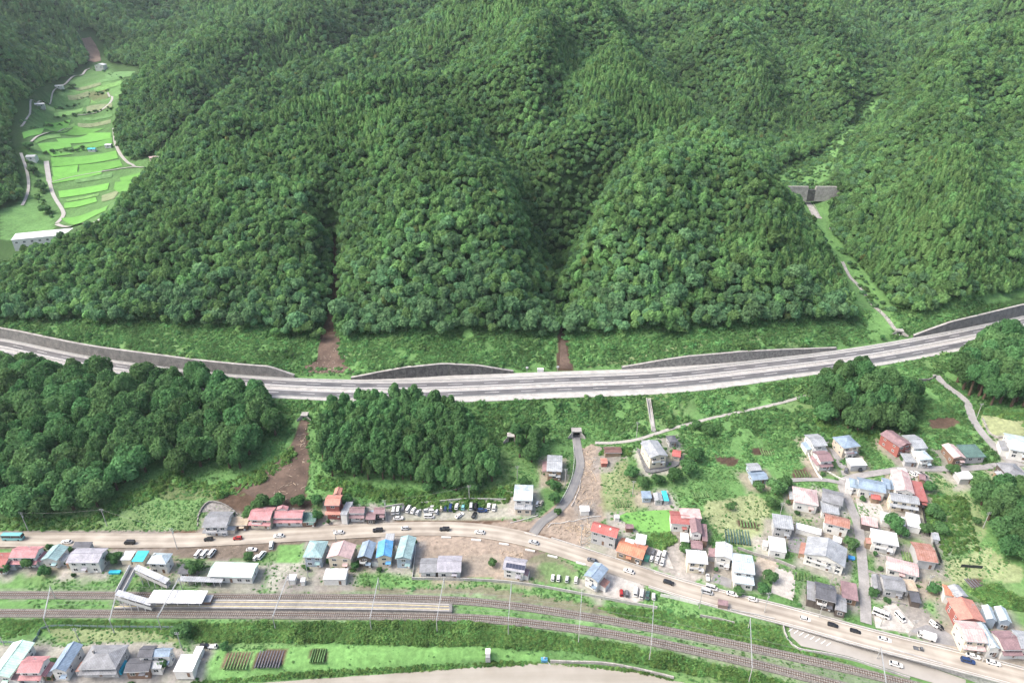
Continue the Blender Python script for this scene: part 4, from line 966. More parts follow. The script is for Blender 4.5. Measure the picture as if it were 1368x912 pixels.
def gabled(w, d, h, roof, axis_, rise, ov, base=-1.2, setback=0.0):
    """wall box up to the roof, and the roof slabs over it; local x = front edge, y = back, centre at 0"""
    W, D = max(1.5, w - 2*ov), max(1.5, d - 2*ov)
    wall = MB(); x0, x1, y0, y1 = -W/2, W/2, -D/2, D/2; rf = MB(); th = .16
    if roof in ('flat', 'hip'):
        wall.box(x0, x1, y0, y1, base, h)
    if roof == 'flat':
        rf.add([(-w/2,-d/2,h),(w/2,-d/2,h),(w/2,d/2,h+.03*d),(-w/2,d/2,h+.03*d),(-w/2,-d/2,h+.2),(w/2,-d/2,h+.2),(w/2,d/2,h+.2+.03*d),(-w/2,d/2,h+.2+.03*d)],[(3,2,1,0),(4,5,6,7),(0,1,5,4),(1,2,6,5),(2,3,7,6),(3,0,4,7)])
    elif roof == 'shed':        # high at the back
        r = rise; wall.add([(x0,y0,base),(x1,y0,base),(x1,y1,base),(x0,y1,base),(x0,y0,h),(x1,y0,h),(x1,y1,h+r),(x0,y1,h+r)],[(3,2,1,0),(4,5,6,7),(0,1,5,4),(1,2,6,5),(2,3,7,6),(3,0,4,7)])
        rf.add([(-w/2,-d/2,h-.05),(w/2,-d/2,h-.05),(w/2,d/2,h+r+.05),(-w/2,d/2,h+r+.05),(-w/2,-d/2,h+th),(w/2,-d/2,h+th),(w/2,d/2,h+r+.05+th),(-w/2,d/2,h+r+.05+th)],[(3,2,1,0),(4,5,6,7),(0,1,5,4),(1,2,6,5),(2,3,7,6),(3,0,4,7)])
    elif roof == 'gable':
        if axis_ == 'x':
            k = 1 - 2*ov/d; r = rise * k; hb = h + rise - r - .02
            wall.add([(x0,y0,base),(x1,y0,base),(x1,y1,base),(x0,y1,base),(x0,y0,hb),(x1,y0,hb),(x1,y1,hb),(x0,y1,hb),(x0,0,h+rise-.02),(x1,0,h+rise-.02)],[(3,2,1,0),(0,1,5,4),(1,2,6,9,5),(2,3,7,6),(3,0,4,8,7),(4,5,9,8),(6,7,8,9)])
            for s in (-1, 1):
                e = s*d/2; rf.add([(-w/2,e,h),(w/2,e,h),(w/2,0,h+rise),(-w/2,0,h+rise),(-w/2,e,h+th),(w/2,e,h+th),(w/2,0,h+rise+th),(-w/2,0,h+rise+th)],[(3,2,1,0),(4,5,6,7),(0,1,5,4),(1,2,6,5),(2,3,7,6),(3,0,4,7)])
        else:
            k = 1 - 2*ov/w; r = rise * k; hb = h + rise - r - .02
            wall.add([(x0,y0,base),(x1,y0,base),(x1,y1,base),(x0,y1,base),(x0,y0,hb),(x1,y0,hb),(x1,y1,hb),(x0,y1,hb),(0,y0,h+rise-.02),(0,y1,h+rise-.02)],[(3,2,1,0),(0,1,5,8,4),(1,2,6,5),(2,3,7,9,6),(3,0,4,7),(5,6,9,8),(7,4,8,9)])
            for s in (-1, 1):
                e = s*w/2; rf.add([(e,-d/2,h),(e,d/2,h),(0,d/2,h+rise),(0,-d/2,h+rise),(e,-d/2,h+th),(e,d/2,h+th),(0,d/2,h+rise+th),(0,-d/2,h+rise+th)],[(3,2,1,0),(4,5,6,7),(0,1,5,4),(1,2,6,5),(2,3,7,6),(3,0,4,7)])
    elif roof == 'hip':
        if w >= d: a, b = (-(w-d)/2 - .2, 0), ((w-d)/2 + .2, 0)
        else: a, b = (0, -(d-w)/2 - .2), (0, (d-w)/2 + .2)
        top = [(a[0],a[1],h+rise),(b[0],b[1],h+rise)]; e = [(-w/2,-d/2),(w/2,-d/2),(w/2,d/2),(-w/2,d/2)]
        vs = [(x,y,h) for x,y in e] + [(x,y,h+.18) for x,y in e] + top
        fs = [(3,2,1,0),(0,1,5,4),(1,2,6,5),(2,3,7,6),(3,0,4,7)]
        fs += [(4,5,9,8),(5,6,9),(6,7,8,9),(7,4,8)] if w >= d else [(4,5,8),(5,6,9,8),(6,7,9),(7,4,8,9)]
        rf.add(vs, fs)
    return wall, rf, W, D
def fit(A, B, C, h):
    cx = (A[0] + C[0]) / 2; cy_ = (A[1] + C[1]) / 2
    p, g = above(cx, cy_, h)
    a, b, c = at_z(*A, g + h), at_z(*B, g + h), at_z(*C, g + h)
    u = b - a; w = math.hypot(u[0], u[1]); u = u[:2] / w; n = np.array([-u[1], u[0]])
    d = abs(np.dot((c - b)[:2], n)); ce = a[:2] + u * w / 2 + n * d / 2
    return ce, g, w, d, math.atan2(u[1], u[0])
HOUSES = []
def house(label, vols, name='house', cat='house', group=None, wins=True, door=True, extra=None):
    """vols: (A, B, C, eave h, roof, roof colour, wall colour, ridge axis, rise[, lower-roof sides]) - eave corners front-left, front-right, back-right in photo pixels"""
    t = None
    for i, v in enumerate(vols):
        A, B, C, h, roof, rc, wc, ax, rise = v[:9]; skirt = v[9] if len(v) > 9 else ''
        ce, g, w, d, rz = fit(A, B, C, h)
        if t is None:
            t = thing(name, label, cat, (ce[0], ce[1], g), rz, group); o0, g0, r0 = ce, g, rz; HOUSES.append((label, w, d, h, t))
        e = ce - o0; c, s = math.cos(-r0), math.sin(-r0); lp = (e[0]*c - e[1]*s, e[0]*s + e[1]*c, g - g0 + .003 * i); lr = rz - r0
        ov = min(.55, .09 * min(w, d)) if roof != 'flat' else min(.25, .06 * min(w, d))
        wall, rf, W, D = gabled(w, d, h, roof, ax, rise, ov)
        wo = wall.build('wall' if i == 0 else 'annex_wall', wmat(wc), t, lp, lr)
        sa = 'X' if (ax == 'x' or roof in ('flat', 'shed')) else 'Y'
        ro = rf.build('roof' if i == 0 else 'annex_roof', rmat(rc, sa, 's' if rc in ('white','pale','mint','blue','teal','red','orange','rust','rose','green','lgrey') else 't'), t, lp, lr)
        if roof == 'gable':
            rb = MB()
            if ax == 'x': rb.bar((-w/2, 0, h+rise+.2), (w/2, 0, h+rise+.2), .3, .16)
            else: rb.bar((0, -d/2, h+rise+.2), (0, d/2, h+rise+.2), .3, .16)
            rb.build('ridge_cap', rmat(rc, sa, 't'), ro)
        st = 2 if h > 4.4 else 1; lx = 1 if ce[0] < 0 else -1       # side face that the drone sees
        cs, sn = math.cos(lr), math.sin(lr)
        def W2(x, y, z, a, ww, hh): put_window(t, lp[0] + x*cs - y*sn, lp[1] + x*sn + y*cs, lp[2] + z, lr + a, ww, hh)
        if wins and W > 3:
            for f in range(st):
                z = (1.5 if f == 0 else h - 1.35); n = max(1, int(W / 3.2)); hh = 1.5 if f == 0 else 1.15
                if h < 2.6: z, hh = h * .55, .8
                for k in range(n):
                    if door and i == 0 and f == 0 and k == n // 2 and n > 1: continue
                    W2(-W/2 + W*(k+.5)/n, -D/2, z, 0, min(1.8, W/n*.55), hh)
                n = max(1, int(D / 3.8))
                if D > 3:
                    for k in range(n): W2(lx*W/2, -D/2 + D*(k+.5)/n, z, lx*math.pi/2, 1.3, hh * .8)
        if door and i == 0 and W > 3:
            n = max(1, int(W / 3.2)); x = -W/2 + W*(n//2+.5)/n if n > 1 else W*.3
            dd = link('door', DOOR, t, (x, -D/2, .05)); link('handle', DHAN, dd)
        for sd in skirt:                                          # lower roof over the ground floor
            z = 2.75; q = 1.5; b = MB()
            if sd == 'f': b.add([(-w/2,-D/2-q,z),(w/2,-D/2-q,z),(w/2,-D/2,z+.7),(-w/2,-D/2,z+.7),(-w/2,-D/2-q,z+.14),(w/2,-D/2-q,z+.14),(w/2,-D/2,z+.84),(-w/2,-D/2,z+.84)],[(3,2,1,0),(4,5,6,7),(0,1,5,4),(1,2,6,5),(2,3,7,6),(3,0,4,7)])
            else:
                k = 1 if sd == 'r' else -1
                b.add([(k*(W/2+q),-D/2,z),(k*(W/2+q),D/2,z),(k*W/2,D/2,z+.7),(k*W/2,-D/2,z+.7),(k*(W/2+q),-D/2,z+.14),(k*(W/2+q),D/2,z+.14),(k*W/2,D/2,z+.84),(k*W/2,-D/2,z+.84)],[(3,2,1,0),(4,5,6,7),(0,1,5,4),(1,2,6,5),(2,3,7,6),(3,0,4,7)])
            b.build('lower_roof', rmat(rc, 'X', 't'), t, lp, lr)
        if i == 0 and roof in ('gable', 'hip', 'shed') and w > 6:
            MB().bar((-w/2, -d/2 - .06, h + .02), (w/2, -d/2 - .06, h + .02), .14).build('gutter', M_STEEL, t, lp, lr)
        if i == 0 and cat == 'house' and w > 5:
            MB().box(-.4,.4,-.35,0,.05,.65).build('air_conditioner', M_WHITE, t, (W*.36, -D/2-.02, .1))
            ab = MB().bar((W*.2,0,h+rise*.5),(W*.2,0,h+rise+2.2),.06)
            for z_ in (1.5, 1.8, 2.1): ab.bar((W*.2-.6,0,h+rise+z_),(W*.2+.6,0,h+rise+z_),.05)
            ab.build('aerial', M_STEEL, t)
            q_ = random.Random(len(HOUSES) * 7 + 3)
            n = max(1, int(W / 3.2)); xd = -W/2 + W*(n//2+.5)/n if n > 1 else W*.3
            pr = MB().add([(xd-1.1,-D/2-1.5,2.35),(xd+1.1,-D/2-1.5,2.35),(xd+1.1,-D/2,2.65),(xd-1.1,-D/2,2.65),(xd-1.1,-D/2-1.5,2.47),(xd+1.1,-D/2-1.5,2.47),(xd+1.1,-D/2,2.77),(xd-1.1,-D/2,2.77)],[(3,2,1,0),(4,5,6,7),(0,1,5,4),(1,2,6,5),(2,3,7,6),(3,0,4,7)])
            if 'f' not in skirt: pr.build('porch_roof', rmat(rc, 'X', 't'), t)
            if q_.random() < .6 and len(vols) == 1:
                sx = q_.choice((-1, 1)); aw = 1.8 + 1.2*q_.random(); y0_ = -D/2 + D*.35*q_.random(); y1_ = y0_ + D*(.4 + .25*q_.random()); xa, xb = sorted((sx*W/2, sx*(W/2+aw)))
                MB().box(xa, xb, y0_, y1_, -1.0, 2.4).build('annex_wall', wmat(q_.choice(('grey','beige','timber','white'))), t); zi, zo = (2.95, 2.4); za, zb = (zi, zo) if sx > 0 else (zo, zi)
                MB().add([(xa,y0_-.25,za),(xb,y0_-.25,zb),(xb,y1_+.25,zb),(xa,y1_+.25,za),(xa,y0_-.25,za+.12),(xb,y0_-.25,zb+.12),(xb,y1_+.25,zb+.12),(xa,y1_+.25,za+.12)],[(3,2,1,0),(4,5,6,7),(0,1,5,4),(1,2,6,5),(2,3,7,6),(3,0,4,7)]).build('annex_roof', rmat(q_.choice(('grey','lgrey','mauve','bluegrey','rust')), 'Y', 't'), t)
            if h > 4.4 and q_.random() < .45 and extra is None: balcony(t, w, D, h, rise)
        if extra and i == 0: extra(t, w, d, h, rise)
    return t
def balcony(t, w, d, h, rise):
    b = MB().box(-w*.35, w*.1, -d/2-1.0, -d/2+.3, 2.7, 2.85).box(-w*.35, w*.1, -d/2-1.0, -d/2-.9, 2.85, 3.8).box(-w*.35, -w*.35+.1, -d/2-1.0, -d/2+.3, 2.85, 3.8).box(w*.1-.1, w*.1, -d/2-1.0, -d/2+.3, 2.85, 3.8); b.build('balcony', M_WHITE, t)
def solar(t, w, d, h, rise):
    M = mat('solar_glass', (.02, .028, .06), .15, .2, 2, spec=.6); a = math.atan2(rise, d/2); y = -d*.27; z = h + rise*.46 + .22
    for k in range(6):
        o = MB().box(-.62, .62, -.95, .95, 0, .06).build('solar_panel', M, t, (-w*.30 + k*1.32, y, z)); o.rotation_euler = (a, 0, 0)
def skylights(t, w, d, h, rise):
    for x in (-w*.2, w*.2): MB().box(x-.35, x+.35, -.9, -.2, h+rise*.75, h+rise*.92+.25).build('roof_vent', M_WHITE, t)
def chimney(t, w, d, h, rise): MB().box(-w*.28, -w*.28+.6, .3, .9, h+rise*.4, h+rise+1.1).build('chimney', M_CONC_D, t)
def glassroof(t, w, d, h, rise):
    MB().add([(-w*.42,d*.08,h+rise*.45),(-w*.15,d*.02,h+rise+.22),(-w*.42,d*.42,h+.35)],[(0,1,2)]).build('skylight', M_GLASS, t)
H = house
# bottom-left block beside the river
H('pale green metal roofed long building at the bottom left corner', [((-18,905),(13,905),(34,858),4.5,'gable','mint','white','y',1.5)])
H('red-pink roofed two-storey house at the bottom edge', [((22,898.5),(52.6,898.5),(66,876),5.6,'gable','pink','white','x',1.5,'fr')])
H('blue-grey gabled house with white end wall, between red-pink and wide grey roofs', [((66,897),(88,897),(107,860.5),4.8,'gable','bluegrey','white','y',1.7)])
H('wide grey hipped roof house at the bottom edge with a chimney', [((104,894),(155,893),(164,861),4.6,'hip','grey','grey','x',1.9,'f')], extra=chimney)
H('dark grey two-part roof house beside a small blue tarpaulin', [((165,898),(199,896.5),(203,878),3.2,'gable','dgrey','brown','x',1.1),((183,878),(203,878),(207,862),5.4,'gable','dgrey','white','x',1.2)])
H('small blue-grey roofed house left of the white shed by the river', [((200,877),(226,877),(232,865),5.2,'gable','bluegrey','white','x',1.2),((198,893),(215,893),(220,878),3,'gable','lgrey','white','x',.8)])
H('plain white flat shed beside the riverside vegetable plots', [((231,897),(257,897),(264.5,874),3,'flat','white','white','x',0)], 'shed', 'shed', wins=False)
H('tiny white tool shed behind the plain white shed', [((258,873),(268,873),(270,863),2.6,'flat','white','white','x',0)], 'shed', 'shed', wins=False, door=False)
# between road and railway, left
H('red roofed house cut by the left edge below the road', [((-20,758),(5,758),(10,738),4,'gable','dred','white','x',1.2)])
H('red-pink roofed two-storey house below the bus', [((11,745),(47,745),(58,729.5),5.6,'gable','pink','white','x',1.4,'fr')])
H('grey-green roofed house squeezed between red-pink and white two-storey houses', [((54,748),(76,749),(91,730),4.2,'gable','teal','white','y',1.4)])
H('white two-storey apartment house with a broad lilac-grey roof', [((87.5,751.5),(131.5,751.5),(143.5,732),5.8,'gable','lilac','white','x',1.2)])
H('open carport with a turquoise roof by the footbridge', [((175.5,750),(191,750),(197.5,736),2.6,'flat','tarp','cream','x',0)], 'carport', 'carport', wins=False, door=False)
H('low white roofed lean-to left of the turquoise carport', [((160,748),(174,748),(178,736),2.6,'flat','white','cream','x',0)], 'shed', 'shed', wins=False, door=False)
H('white station office with a hipped grey roof and glazed corner', [((196,752.5),(221.5,753.5),(230.5,739),5.6,'hip','pale','white','x',2.0)], 'station_office', 'building', extra=glassroof)
H('small dark tiled roof beside the round tree at the station', [((237,766),(252,766),(254,753),2.8,'gable','dgrey','white','x',.9)], 'shed', 'shed')
H('long mint green station building roof right of the round tree', [((277,769.5),(336.5,771.5),(347.5,752),3.6,'gable','mint','white','x',.9)], 'station_building', 'building')
H('small white box shed on the gravel lot', [((384,775),(394,775),(396,767),2.4,'flat','white','white','x',0)], 'shed', 'shed', wins=False, door=False)
H('tiny white hut right of the small white box shed', [((401,777),(407,777),(408,771),2.1,'gable','white','white','x',.5)], 'hut', 'hut', wins=False, door=False)
H('grey-green hipped house left of the pink gabled house', [((404.5,744),(430,745),(434,722.5),5.6,'hip','teal','blueg','x',1.9)])
H('cream house with a pink gabled roof facing the railway', [((436,745),(469,747),(470.5,727),5.6,'gable','ppink','cream','y',2.0)])
H('white flat roofed garage by the tracks', [((431,774),(461.5,774),(463,759.5),3.0,'flat','white','white','x',0)], 'garage', 'garage', wins=False)
H('dark-walled house with a slate grey roof left of the bright blue roof', [((477,745),(496,746),(505,725),5.4,'gable','bluegrey','dark','y',1.4)])
H('house with a bright blue roof', [((502,745),(523,744),(527.5,722.5),5.4,'gable','blue','cream','y',1.3)])
H('teal-grey roofed house right of the bright blue roof', [((527.5,746),(549,747),(552.5,717.5),5.4,'gable','teal','blueg','y',1.2)])
H('wide grey tiled house behind the white fence on the muddy lot', [((583,764),(616,764),(614.5,742),3.6,'gable','lilac','white','x',1.7),((560,765),(583,764.5),(581,745),3.2,'gable','grey','white','x',1.3)])
H('grey roofed house with a row of solar panels on the muddy lot', [((671,760),(700.5,765),(707,748),5.0,'gable','lilac','white','x',1.8)], extra=solar)
H('tall grey roofed house with a white end wall at the roadside', [((780,768),(799,778),(803.5,755),5.8,'gable','bluegrey','white','y',1.0)])
# above the road, left
H('grey tiled two-storey house below the curved stone wall', [((269.5,704),(302.5,704),(306,683),5.4,'gable','grey','white','x',1.5,'f')])
H('low brown roofed shop left of the pink roofed houses', [((303.5,702.5),(330,701.5),(330.5,691.5),3,'shed','tan','brown','x',.8)])
H('pink roofed house, left one of the two by the roadside', [((331,694),(360.5,695),(363,677.5),5.2,'gable','pink','cream','x',1.4,'f')])
H('pink roofed house, right one of the two, with a wider roof', [((365,692),(403.5,692),(405.5,681),4.6,'gable','pink','white','x',1.3,'f'),((369,681),(384,681),(385,676.5),5,'gable','pink','white','y',1.0)])
H('low dark green roofed annex right of the pink roofed houses', [((401,697.5),(421,697.5),(422,685.5),2.8,'shed','green','brown','x',.6)])
H('salmon roofed three-storey house with red lower front', [((433,675),(453.5,675),(456,661),7.4,'gable','salmon','red','x',1.3,'f'),((445,661),(455,661),(455.5,652),5,'gable','salmon','red','y',.8),((454,687),(463,688),(463,670),4.5,'flat','lgrey','white','x',0)])
H('mauve-brown roofed house right of the salmon roofed house', [((466,685.5),(486.5,685.5),(488,676.5),4.8,'gable','mauve','white','x',1.2,'f'),((488,694),(501,694),(501,683),3,'gable','mauve','dark','x',.8)])
H('small mauve roofed shop at the left end of the car park', [((498.5,686.5),(514,686.5),(515,677.5),3.4,'gable','mauve','dark','x',1.0)])
H('pale blue-grey roofed house at the right end of the car park', [((686,668),(711.5,669),(712.5,648),5.8,'gable','pale','white','x',1.5),((687,680),(711,681),(711.5,669),3.2,'shed','lgrey','beige','x',.9)], extra=balcony)
H('grey roofed house on posts left of the curving lane', [((730,629),(751,630),(752,608.5),5.2,'gable','lgrey','timber','x',1.2)])
H('barn with a red roof and grey battered walls beside the mud flow', [((788.5,709),(823.5,719),(829,706),6.4,'gable','red','grey','x',1.9)], 'barn', 'barn', extra=skylights)
H('bright orange roofed workshop beside the red roofed barn', [((822.5,735.5),(858.5,747.5),(863,728),3.6,'gable','orange','timber','x',1.3),((834,726),(846,729),(846.5,721),3.8,'flat','white','white','x',0),((848,725),(862,728),(862.5,715),4,'flat','white','white','x',0)])
H('large cream house with a light grey roof on a walled terrace', [((868.5,612),(892.5,608.5),(894.5,586),5.6,'gable','lgrey','cream','y',1.2),((859,596),(869,596),(869,588),3,'hip','grey','dark','x',1.0)])
H('small red roofed shed on the terrace edge right of the cream house', [((897.5,609),(909,611),(910,602),2.4,'gable','red','beige','x',.8)], 'shed', 'shed', door=False)
H('dark hipped outbuilding at the upper right of the cream house', [((894,591),(906,590),(907,581),3.0,'hip','dgrey','grey','x',1.0)], 'shed', 'shed')
H('long low brown roofed shed in the weeds below the embankment', [((808,605),(831,605),(832,597),2.2,'gable','brown','timber','x',.6)], 'shed', 'shed', wins=False, door=False)
H('little red garden hut on the grass right of the mud flow', [((803,619),(812,619),(812,612),2.0,'gable','salmon','red','x',.5)], 'hut', 'hut', wins=False, door=False)
H('white container shed standing in the mud flow', [((775,683),(788,683),(788.5,675.5),2.4,'flat','white','white','x',0)], 'container', 'container', wins=False, door=False)
H('small grey-blue shed left of the sheds with the turquoise sheet', [((858,665.5),(871,665.5),(871,657),2.4,'shed','bluegrey','blueg','x',.5)], 'shed', 'shed', door=False)
H('small pale shed just left of the turquoise sheet', [((875,669),(886,669),(882,658.5),2.4,'gable','lgrey','grey','y',.5)], 'shed', 'shed', door=False)
H('low turquoise covered frame beside two garden sheds', [((887,669),(894,669),(892,656),1.8,'flat','tarp','grey','x',0)], 'lean_to', 'shed', wins=False, door=False)
H('small white tank hut at the corner of the bright lawn', [((821,692),(828,692),(828,687.5),2,'flat','white','white','x',0)], 'hut', 'hut', wins=False, door=False)
H('small brown hut below the bright green lawn', [((836,706),(847,706),(848,700),2.2,'gable','mauve','brown','x',.5)], 'hut', 'hut', wins=False)
H('dark red roofed house with a pale pink flat roof behind', [((896,699),(922.5,701),(922,684),4.4,'gable','dred','white','x',1.3),((910,692),(938,693),(938,680),5.4,'flat','ppink','white','x',0)])
H('mauve-brown two-storey house right of the white garage', [((923,712),(938.5,713.5),(938,694.5),5.6,'gable','mauve','white','y',1.2),((938,722),(945.5,723),(945,702),3.4,'shed','mauve','brown','x',.7),((923,732),(939,734),(940,723),3,'gable','mauve','white','x',.7)])
H('small white box garage left of the mauve-brown house', [((910,723),(921,724),(921,712.5),3,'flat','white','white','x',0)], 'garage', 'garage', wins=False)
H('white walled house with a pale flat roof above the road bend', [((918,751),(946,753.5),(949.5,736.5),5.6,'gable','white','cream','x',.8)])
H('narrow white two-storey house with a pale pitched roof', [((955,743),(978,748),(979,728.5),6.0,'gable','white','white','y',1.2)])
H('pale blue roofed house with two roof tiers and a white court', [((979.5,763.5),(1009,767.5),(1010.5,742.5),5.6,'gable','pale','white','x',1.0),((980,778),(1008,782),(1009,768.5),3.2,'shed','pale','white','x',1.0)])
# village on the right, lower
H('modern grey flat roofed house with a white garage in front', [((1033.5,703.5),(1060.5,707.5),(1062,691.5),5.6,'shed','lgrey','grey','x',.6),((1028,734.5),(1051,738.5),(1052.5,720.5),3.4,'flat','white','white','x',0)])
H('big pale grey gabled house with a blue tub beside it', [((1074,740),(1129,758),(1132.5,733),5.0,'gable','lgrey','white','y',2.6)])
H('long white plastered storehouse with a rusty brown roof', [((1101,698),(1135,706.5),(1138,694),5.4,'gable','rust','white','x',1.5)], 'storehouse', 'storehouse')
H('house with a patched rose and white roof', [((1060.5,670),(1094,676),(1095,655.5),4.4,'hip','rose','white','x',2.0)])
H('grey tiled house with a raised ridge between patched and rusty roofs', [((1097,668),(1126,675.5),(1128,659),3.6,'gable','grey','white','x',1.5),((1098,684),(1122,688),(1123,674),3,'flat','lgrey','white','x',0)])
H('dark grey L-shaped tiled house beside a small red hut', [((1147,652),(1184,659),(1182,644),4.4,'gable','bluegrey','white','x',1.6),((1135,650),(1149,653),(1148,641),3.2,'hip','bluegrey','white','x',1.0)])
H('tiny bright red roofed hut in a courtyard', [((1164,666),(1177,668),(1178,660),2.4,'gable','red','timber','x',.6)], 'hut', 'hut', wins=False)
H('small slate roofed storehouse left of the long pink roofs', [((1180,652),(1190,654),(1189,640),4.2,'gable','bluegrey','white','x',.9)], 'storehouse', 'storehouse')
H('long pink roofed house with white ends', [((1196,655),(1222,660),(1215,632),5.0,'gable','rose','white','y',1.5)])
H('house with a light grey top roof over a pink tiled front', [((1190,668),(1229,674),(1229,663.5),5.4,'gable','lgrey','cream','x',1.2,'f')])
H('dull red flat roof behind the pink roofed houses', [((1222,668),(1240,671),(1245,648),3.4,'shed','dred','brown','x',.8)])
H('low brown-pink carport by the village lane', [((1151,700),(1173,705),(1175,693.5),2.6,'flat','rose','dark','x',0)], 'carport', 'carport', wins=False, door=False)
H('flat white roof left of the conifer beside the village lane', [((1178,695),(1192,698),(1194,687),2.8,'flat','white','white','x',0)], 'shed', 'shed', wins=False, door=False)
H('flat white roof just right of the conifer', [((1197,700),(1210,703),(1211,692),2.8,'flat','white','white','x',0)], 'shed', 'shed', wins=False, door=False)
H('larger flat white roof at the hedge, rightmost of three', [((1212,702),(1231,706.5),(1231,689),2.8,'flat','white','white','x',0)], 'shed', 'shed', wins=False, door=False)
H('white flat roofed house with white walls below the conifer', [((1165,722.5),(1201,730),(1202.5,714.5),5.4,'shed','white','white','x',.5)])
H('barn with a rusty red striped roof beside the hedge', [((1226,748),(1254,752),(1252,728),4.2,'gable','rust','grey','x',1.3)], 'barn', 'barn', wins=False)
H('long low building with a pink striped roof', [((1185,759),(1227.5,770.5),(1228,754),3.4,'gable','rose','white','x',1.0)])
H('grey tiled house below the pink striped roof', [((1181,785.5),(1211,790),(1210.5,772),4.4,'gable','grey','grey','x',1.4),((1166,786),(1178,789),(1177,770),3,'gable','grey','grey','y',.8),((1211,788),(1227,790),(1227,776),3,'flat','tan','white','x',0)])
H('dark slate roofed house with timber gable near the road', [((1089,798),(1117,805),(1121,784),5.4,'gable','dgrey','dark','x',1.7),((1078,800),(1090,803),(1090,780),3.2,'shed','grey','dark','x',.8),((1116,814),(1131,818),(1133,797),3.2,'gable','grey','dark','x',1.0)])
H('mauve flat roof between the dark slate house and the lane', [((1125,798),(1147,803),(1149,782),3.0,'shed','mauve','timber','x',.5)], 'shed', 'shed')
H('long house with an orange-red metal roof and a small grey roof', [((1281,828),(1317,831),(1303,802),4.8,'gable','salmon','red','y',1.4),((1262,794),(1275,797),(1271,783),4.2,'gable','orange','white','x',.7),((1278,798),(1294,797),(1287,781),5.4,'gable','lgrey','grey','y',.9)])
H('shop house with a dusty pink roof facing the road', [((1289,856),(1320,859),(1319,832),6.0,'gable','rose','cream','x',1.6,'f')])
H('long pale blue metal roof squeezed beside the pink shop house', [((1322,866),(1337,867),(1334,834),4.4,'gable','pale','white','y',1.0)])
H('mauve-grey roofed house with a white front wall near the road', [((1341,868),(1368,868),(1359,842),4.6,'gable','mauve','white','x',1.3,'f')])
H('pale blue roof behind the pink shop house, left one', [((1318,827),(1332,830),(1328,812),4.2,'gable','pale','blueg','y',1.1)])
H('pale blue roof behind the pink shop house, right one', [((1336,829),(1352,832),(1350,814),4.2,'gable','pale','blueg','y',1.1)])
H('pale roofed house cut by the right edge near the road', [((1364,866),(1384,869),(1382,845),4.6,'gable','lgrey','white','x',1.1)])
H('long low white roofed wall shed above the big pale gabled house', [((1063,706),(1097,715),(1098,707),2.4,'flat','white','white','x',0)], 'shed', 'shed', wins=False, door=False)
H('small white roofed annex at the bend of the village lane', [((1130,652),(1140,654.5),(1139,642),2.8,'flat','white','white','x',0)], 'shed', 'shed', wins=False)
H('small white roof above the three cars by the village lane', [((1203,633),(1214,634),(1211,626),2.6,'flat','white','white','x',0)], 'shed', 'shed', wins=False, door=False)
H('dark open garage right of the grey tiled village house', [((1217,803),(1231,806),(1231,792),2.5,'flat','dgrey','dark','x',0)], 'garage', 'garage', wins=False, door=False)
H('tiny white tool hut left of the modern white garage', [((1019,729),(1026,730.5),(1026,723),2.2,'flat','white','white','x',0)], 'hut', 'hut', wins=False, door=False)
H('small white shed between the big pale house and its lane', [((1112,722),(1124,726),(1125,719),2.4,'flat','white','white','x',0)], 'shed', 'shed', wins=False, door=False)
H('little timber shed behind the long pink roofed house', [((1228,640),(1237,642),(1236,634),2.4,'gable','mauve','timber','x',.6)], 'shed', 'shed', wins=False)
H('grey tin shed at the top of the rusty barn meadow', [((1246,720),(1256,722),(1255,713),2.3,'shed','lgrey','grey','x',.4)], 'shed', 'shed', wins=False)
H('small brown roofed shed in the garden above the orange-red roof', [((1242,786),(1252,788),(1252,780),2.3,'gable','brown','timber','x',.6)], 'shed', 'shed', wins=False)
H('small grey roof tucked behind the bright blue roof', [((514,722),(526,722),(528,713.5),3.0,'shed','lgrey','grey','x',.5)], 'shed', 'shed', wins=False, door=False)
H('low grey lean-to behind the white apartment house', [((96,731),(120,731),(124,724.5),2.8,'shed','dgrey','grey','x',.4)], 'lean_to', 'shed', wins=False, door=False)
# village on the right, upper
H('white and grey two-storey house nearest the big tree clump', [((1087,596.5),(1106,595),(1103,578.5),5.4,'gable','lgrey','white','x',1.3,'f')])
H('mauve roofed white house behind a curved white garden wall', [((1096,617),(1114,615.5),(1110,601),5.4,'gable','mauve','white','x',1.4,'fl')])
H('blue-grey hipped house right of the driveway', [((1127,599),(1150,596),(1143,580),5.6,'hip','bluegrey','beige','x',1.8),((1131,606),(1142,606),(1141,598),3,'flat','mauve','white','x',0)])
H('flat white roofed carport over dark cars', [((1137,622.5),(1159,621.5),(1154.5,611.5),2.6,'flat','white','grey','x',0)], 'carport', 'carport', wins=False, door=False)
H('dark red roofed tall house, leftmost of the upper row', [((1202,598),(1219,593),(1209,570),5.6,'gable','mauve','red','y',1.3)])
H('pale roofed house right of the dark red tall house', [((1221,599.5),(1240,598.5),(1230,580),5.0,'gable','lgrey','white','x',1.4)])
H('white hipped house at the lower end of the upper row', [((1229,614.5),(1247,613.5),(1240.5,601),5.0,'hip','pale','white','x',1.4)])
H('low grey roofed garage left of the white hipped house', [((1209,617),(1225,618),(1221,607),2.8,'shed','lgrey','grey','x',.4)], 'garage', 'garage', wins=False)
H('pink roofed farmhouse joined to dark green sheds', [((1274,612),(1291,612),(1279,594),4.2,'gable','rose','brown','y',1.0),((1291,611),(1318,610.5),(1314,595),3.0,'shed','green','grey','x',.8)])
H('low white flat roofs at the end of the village lane', [((1283,640),(1303,640),(1312,629.5),2.8,'flat','white','grey','x',0)], 'shed', 'shed', wins=False)
H('dark grey tiled house at the right edge beside the woods', [((1346,636),(1373,637),(1371,619.5),4.2,'hip','grey','dark','x',1.9)])
H('pale blue roofed house at the right edge by the side lane', [((1349,600),(1380,606),(1372,584),4.8,'gable','pale','white','x',1.4)])
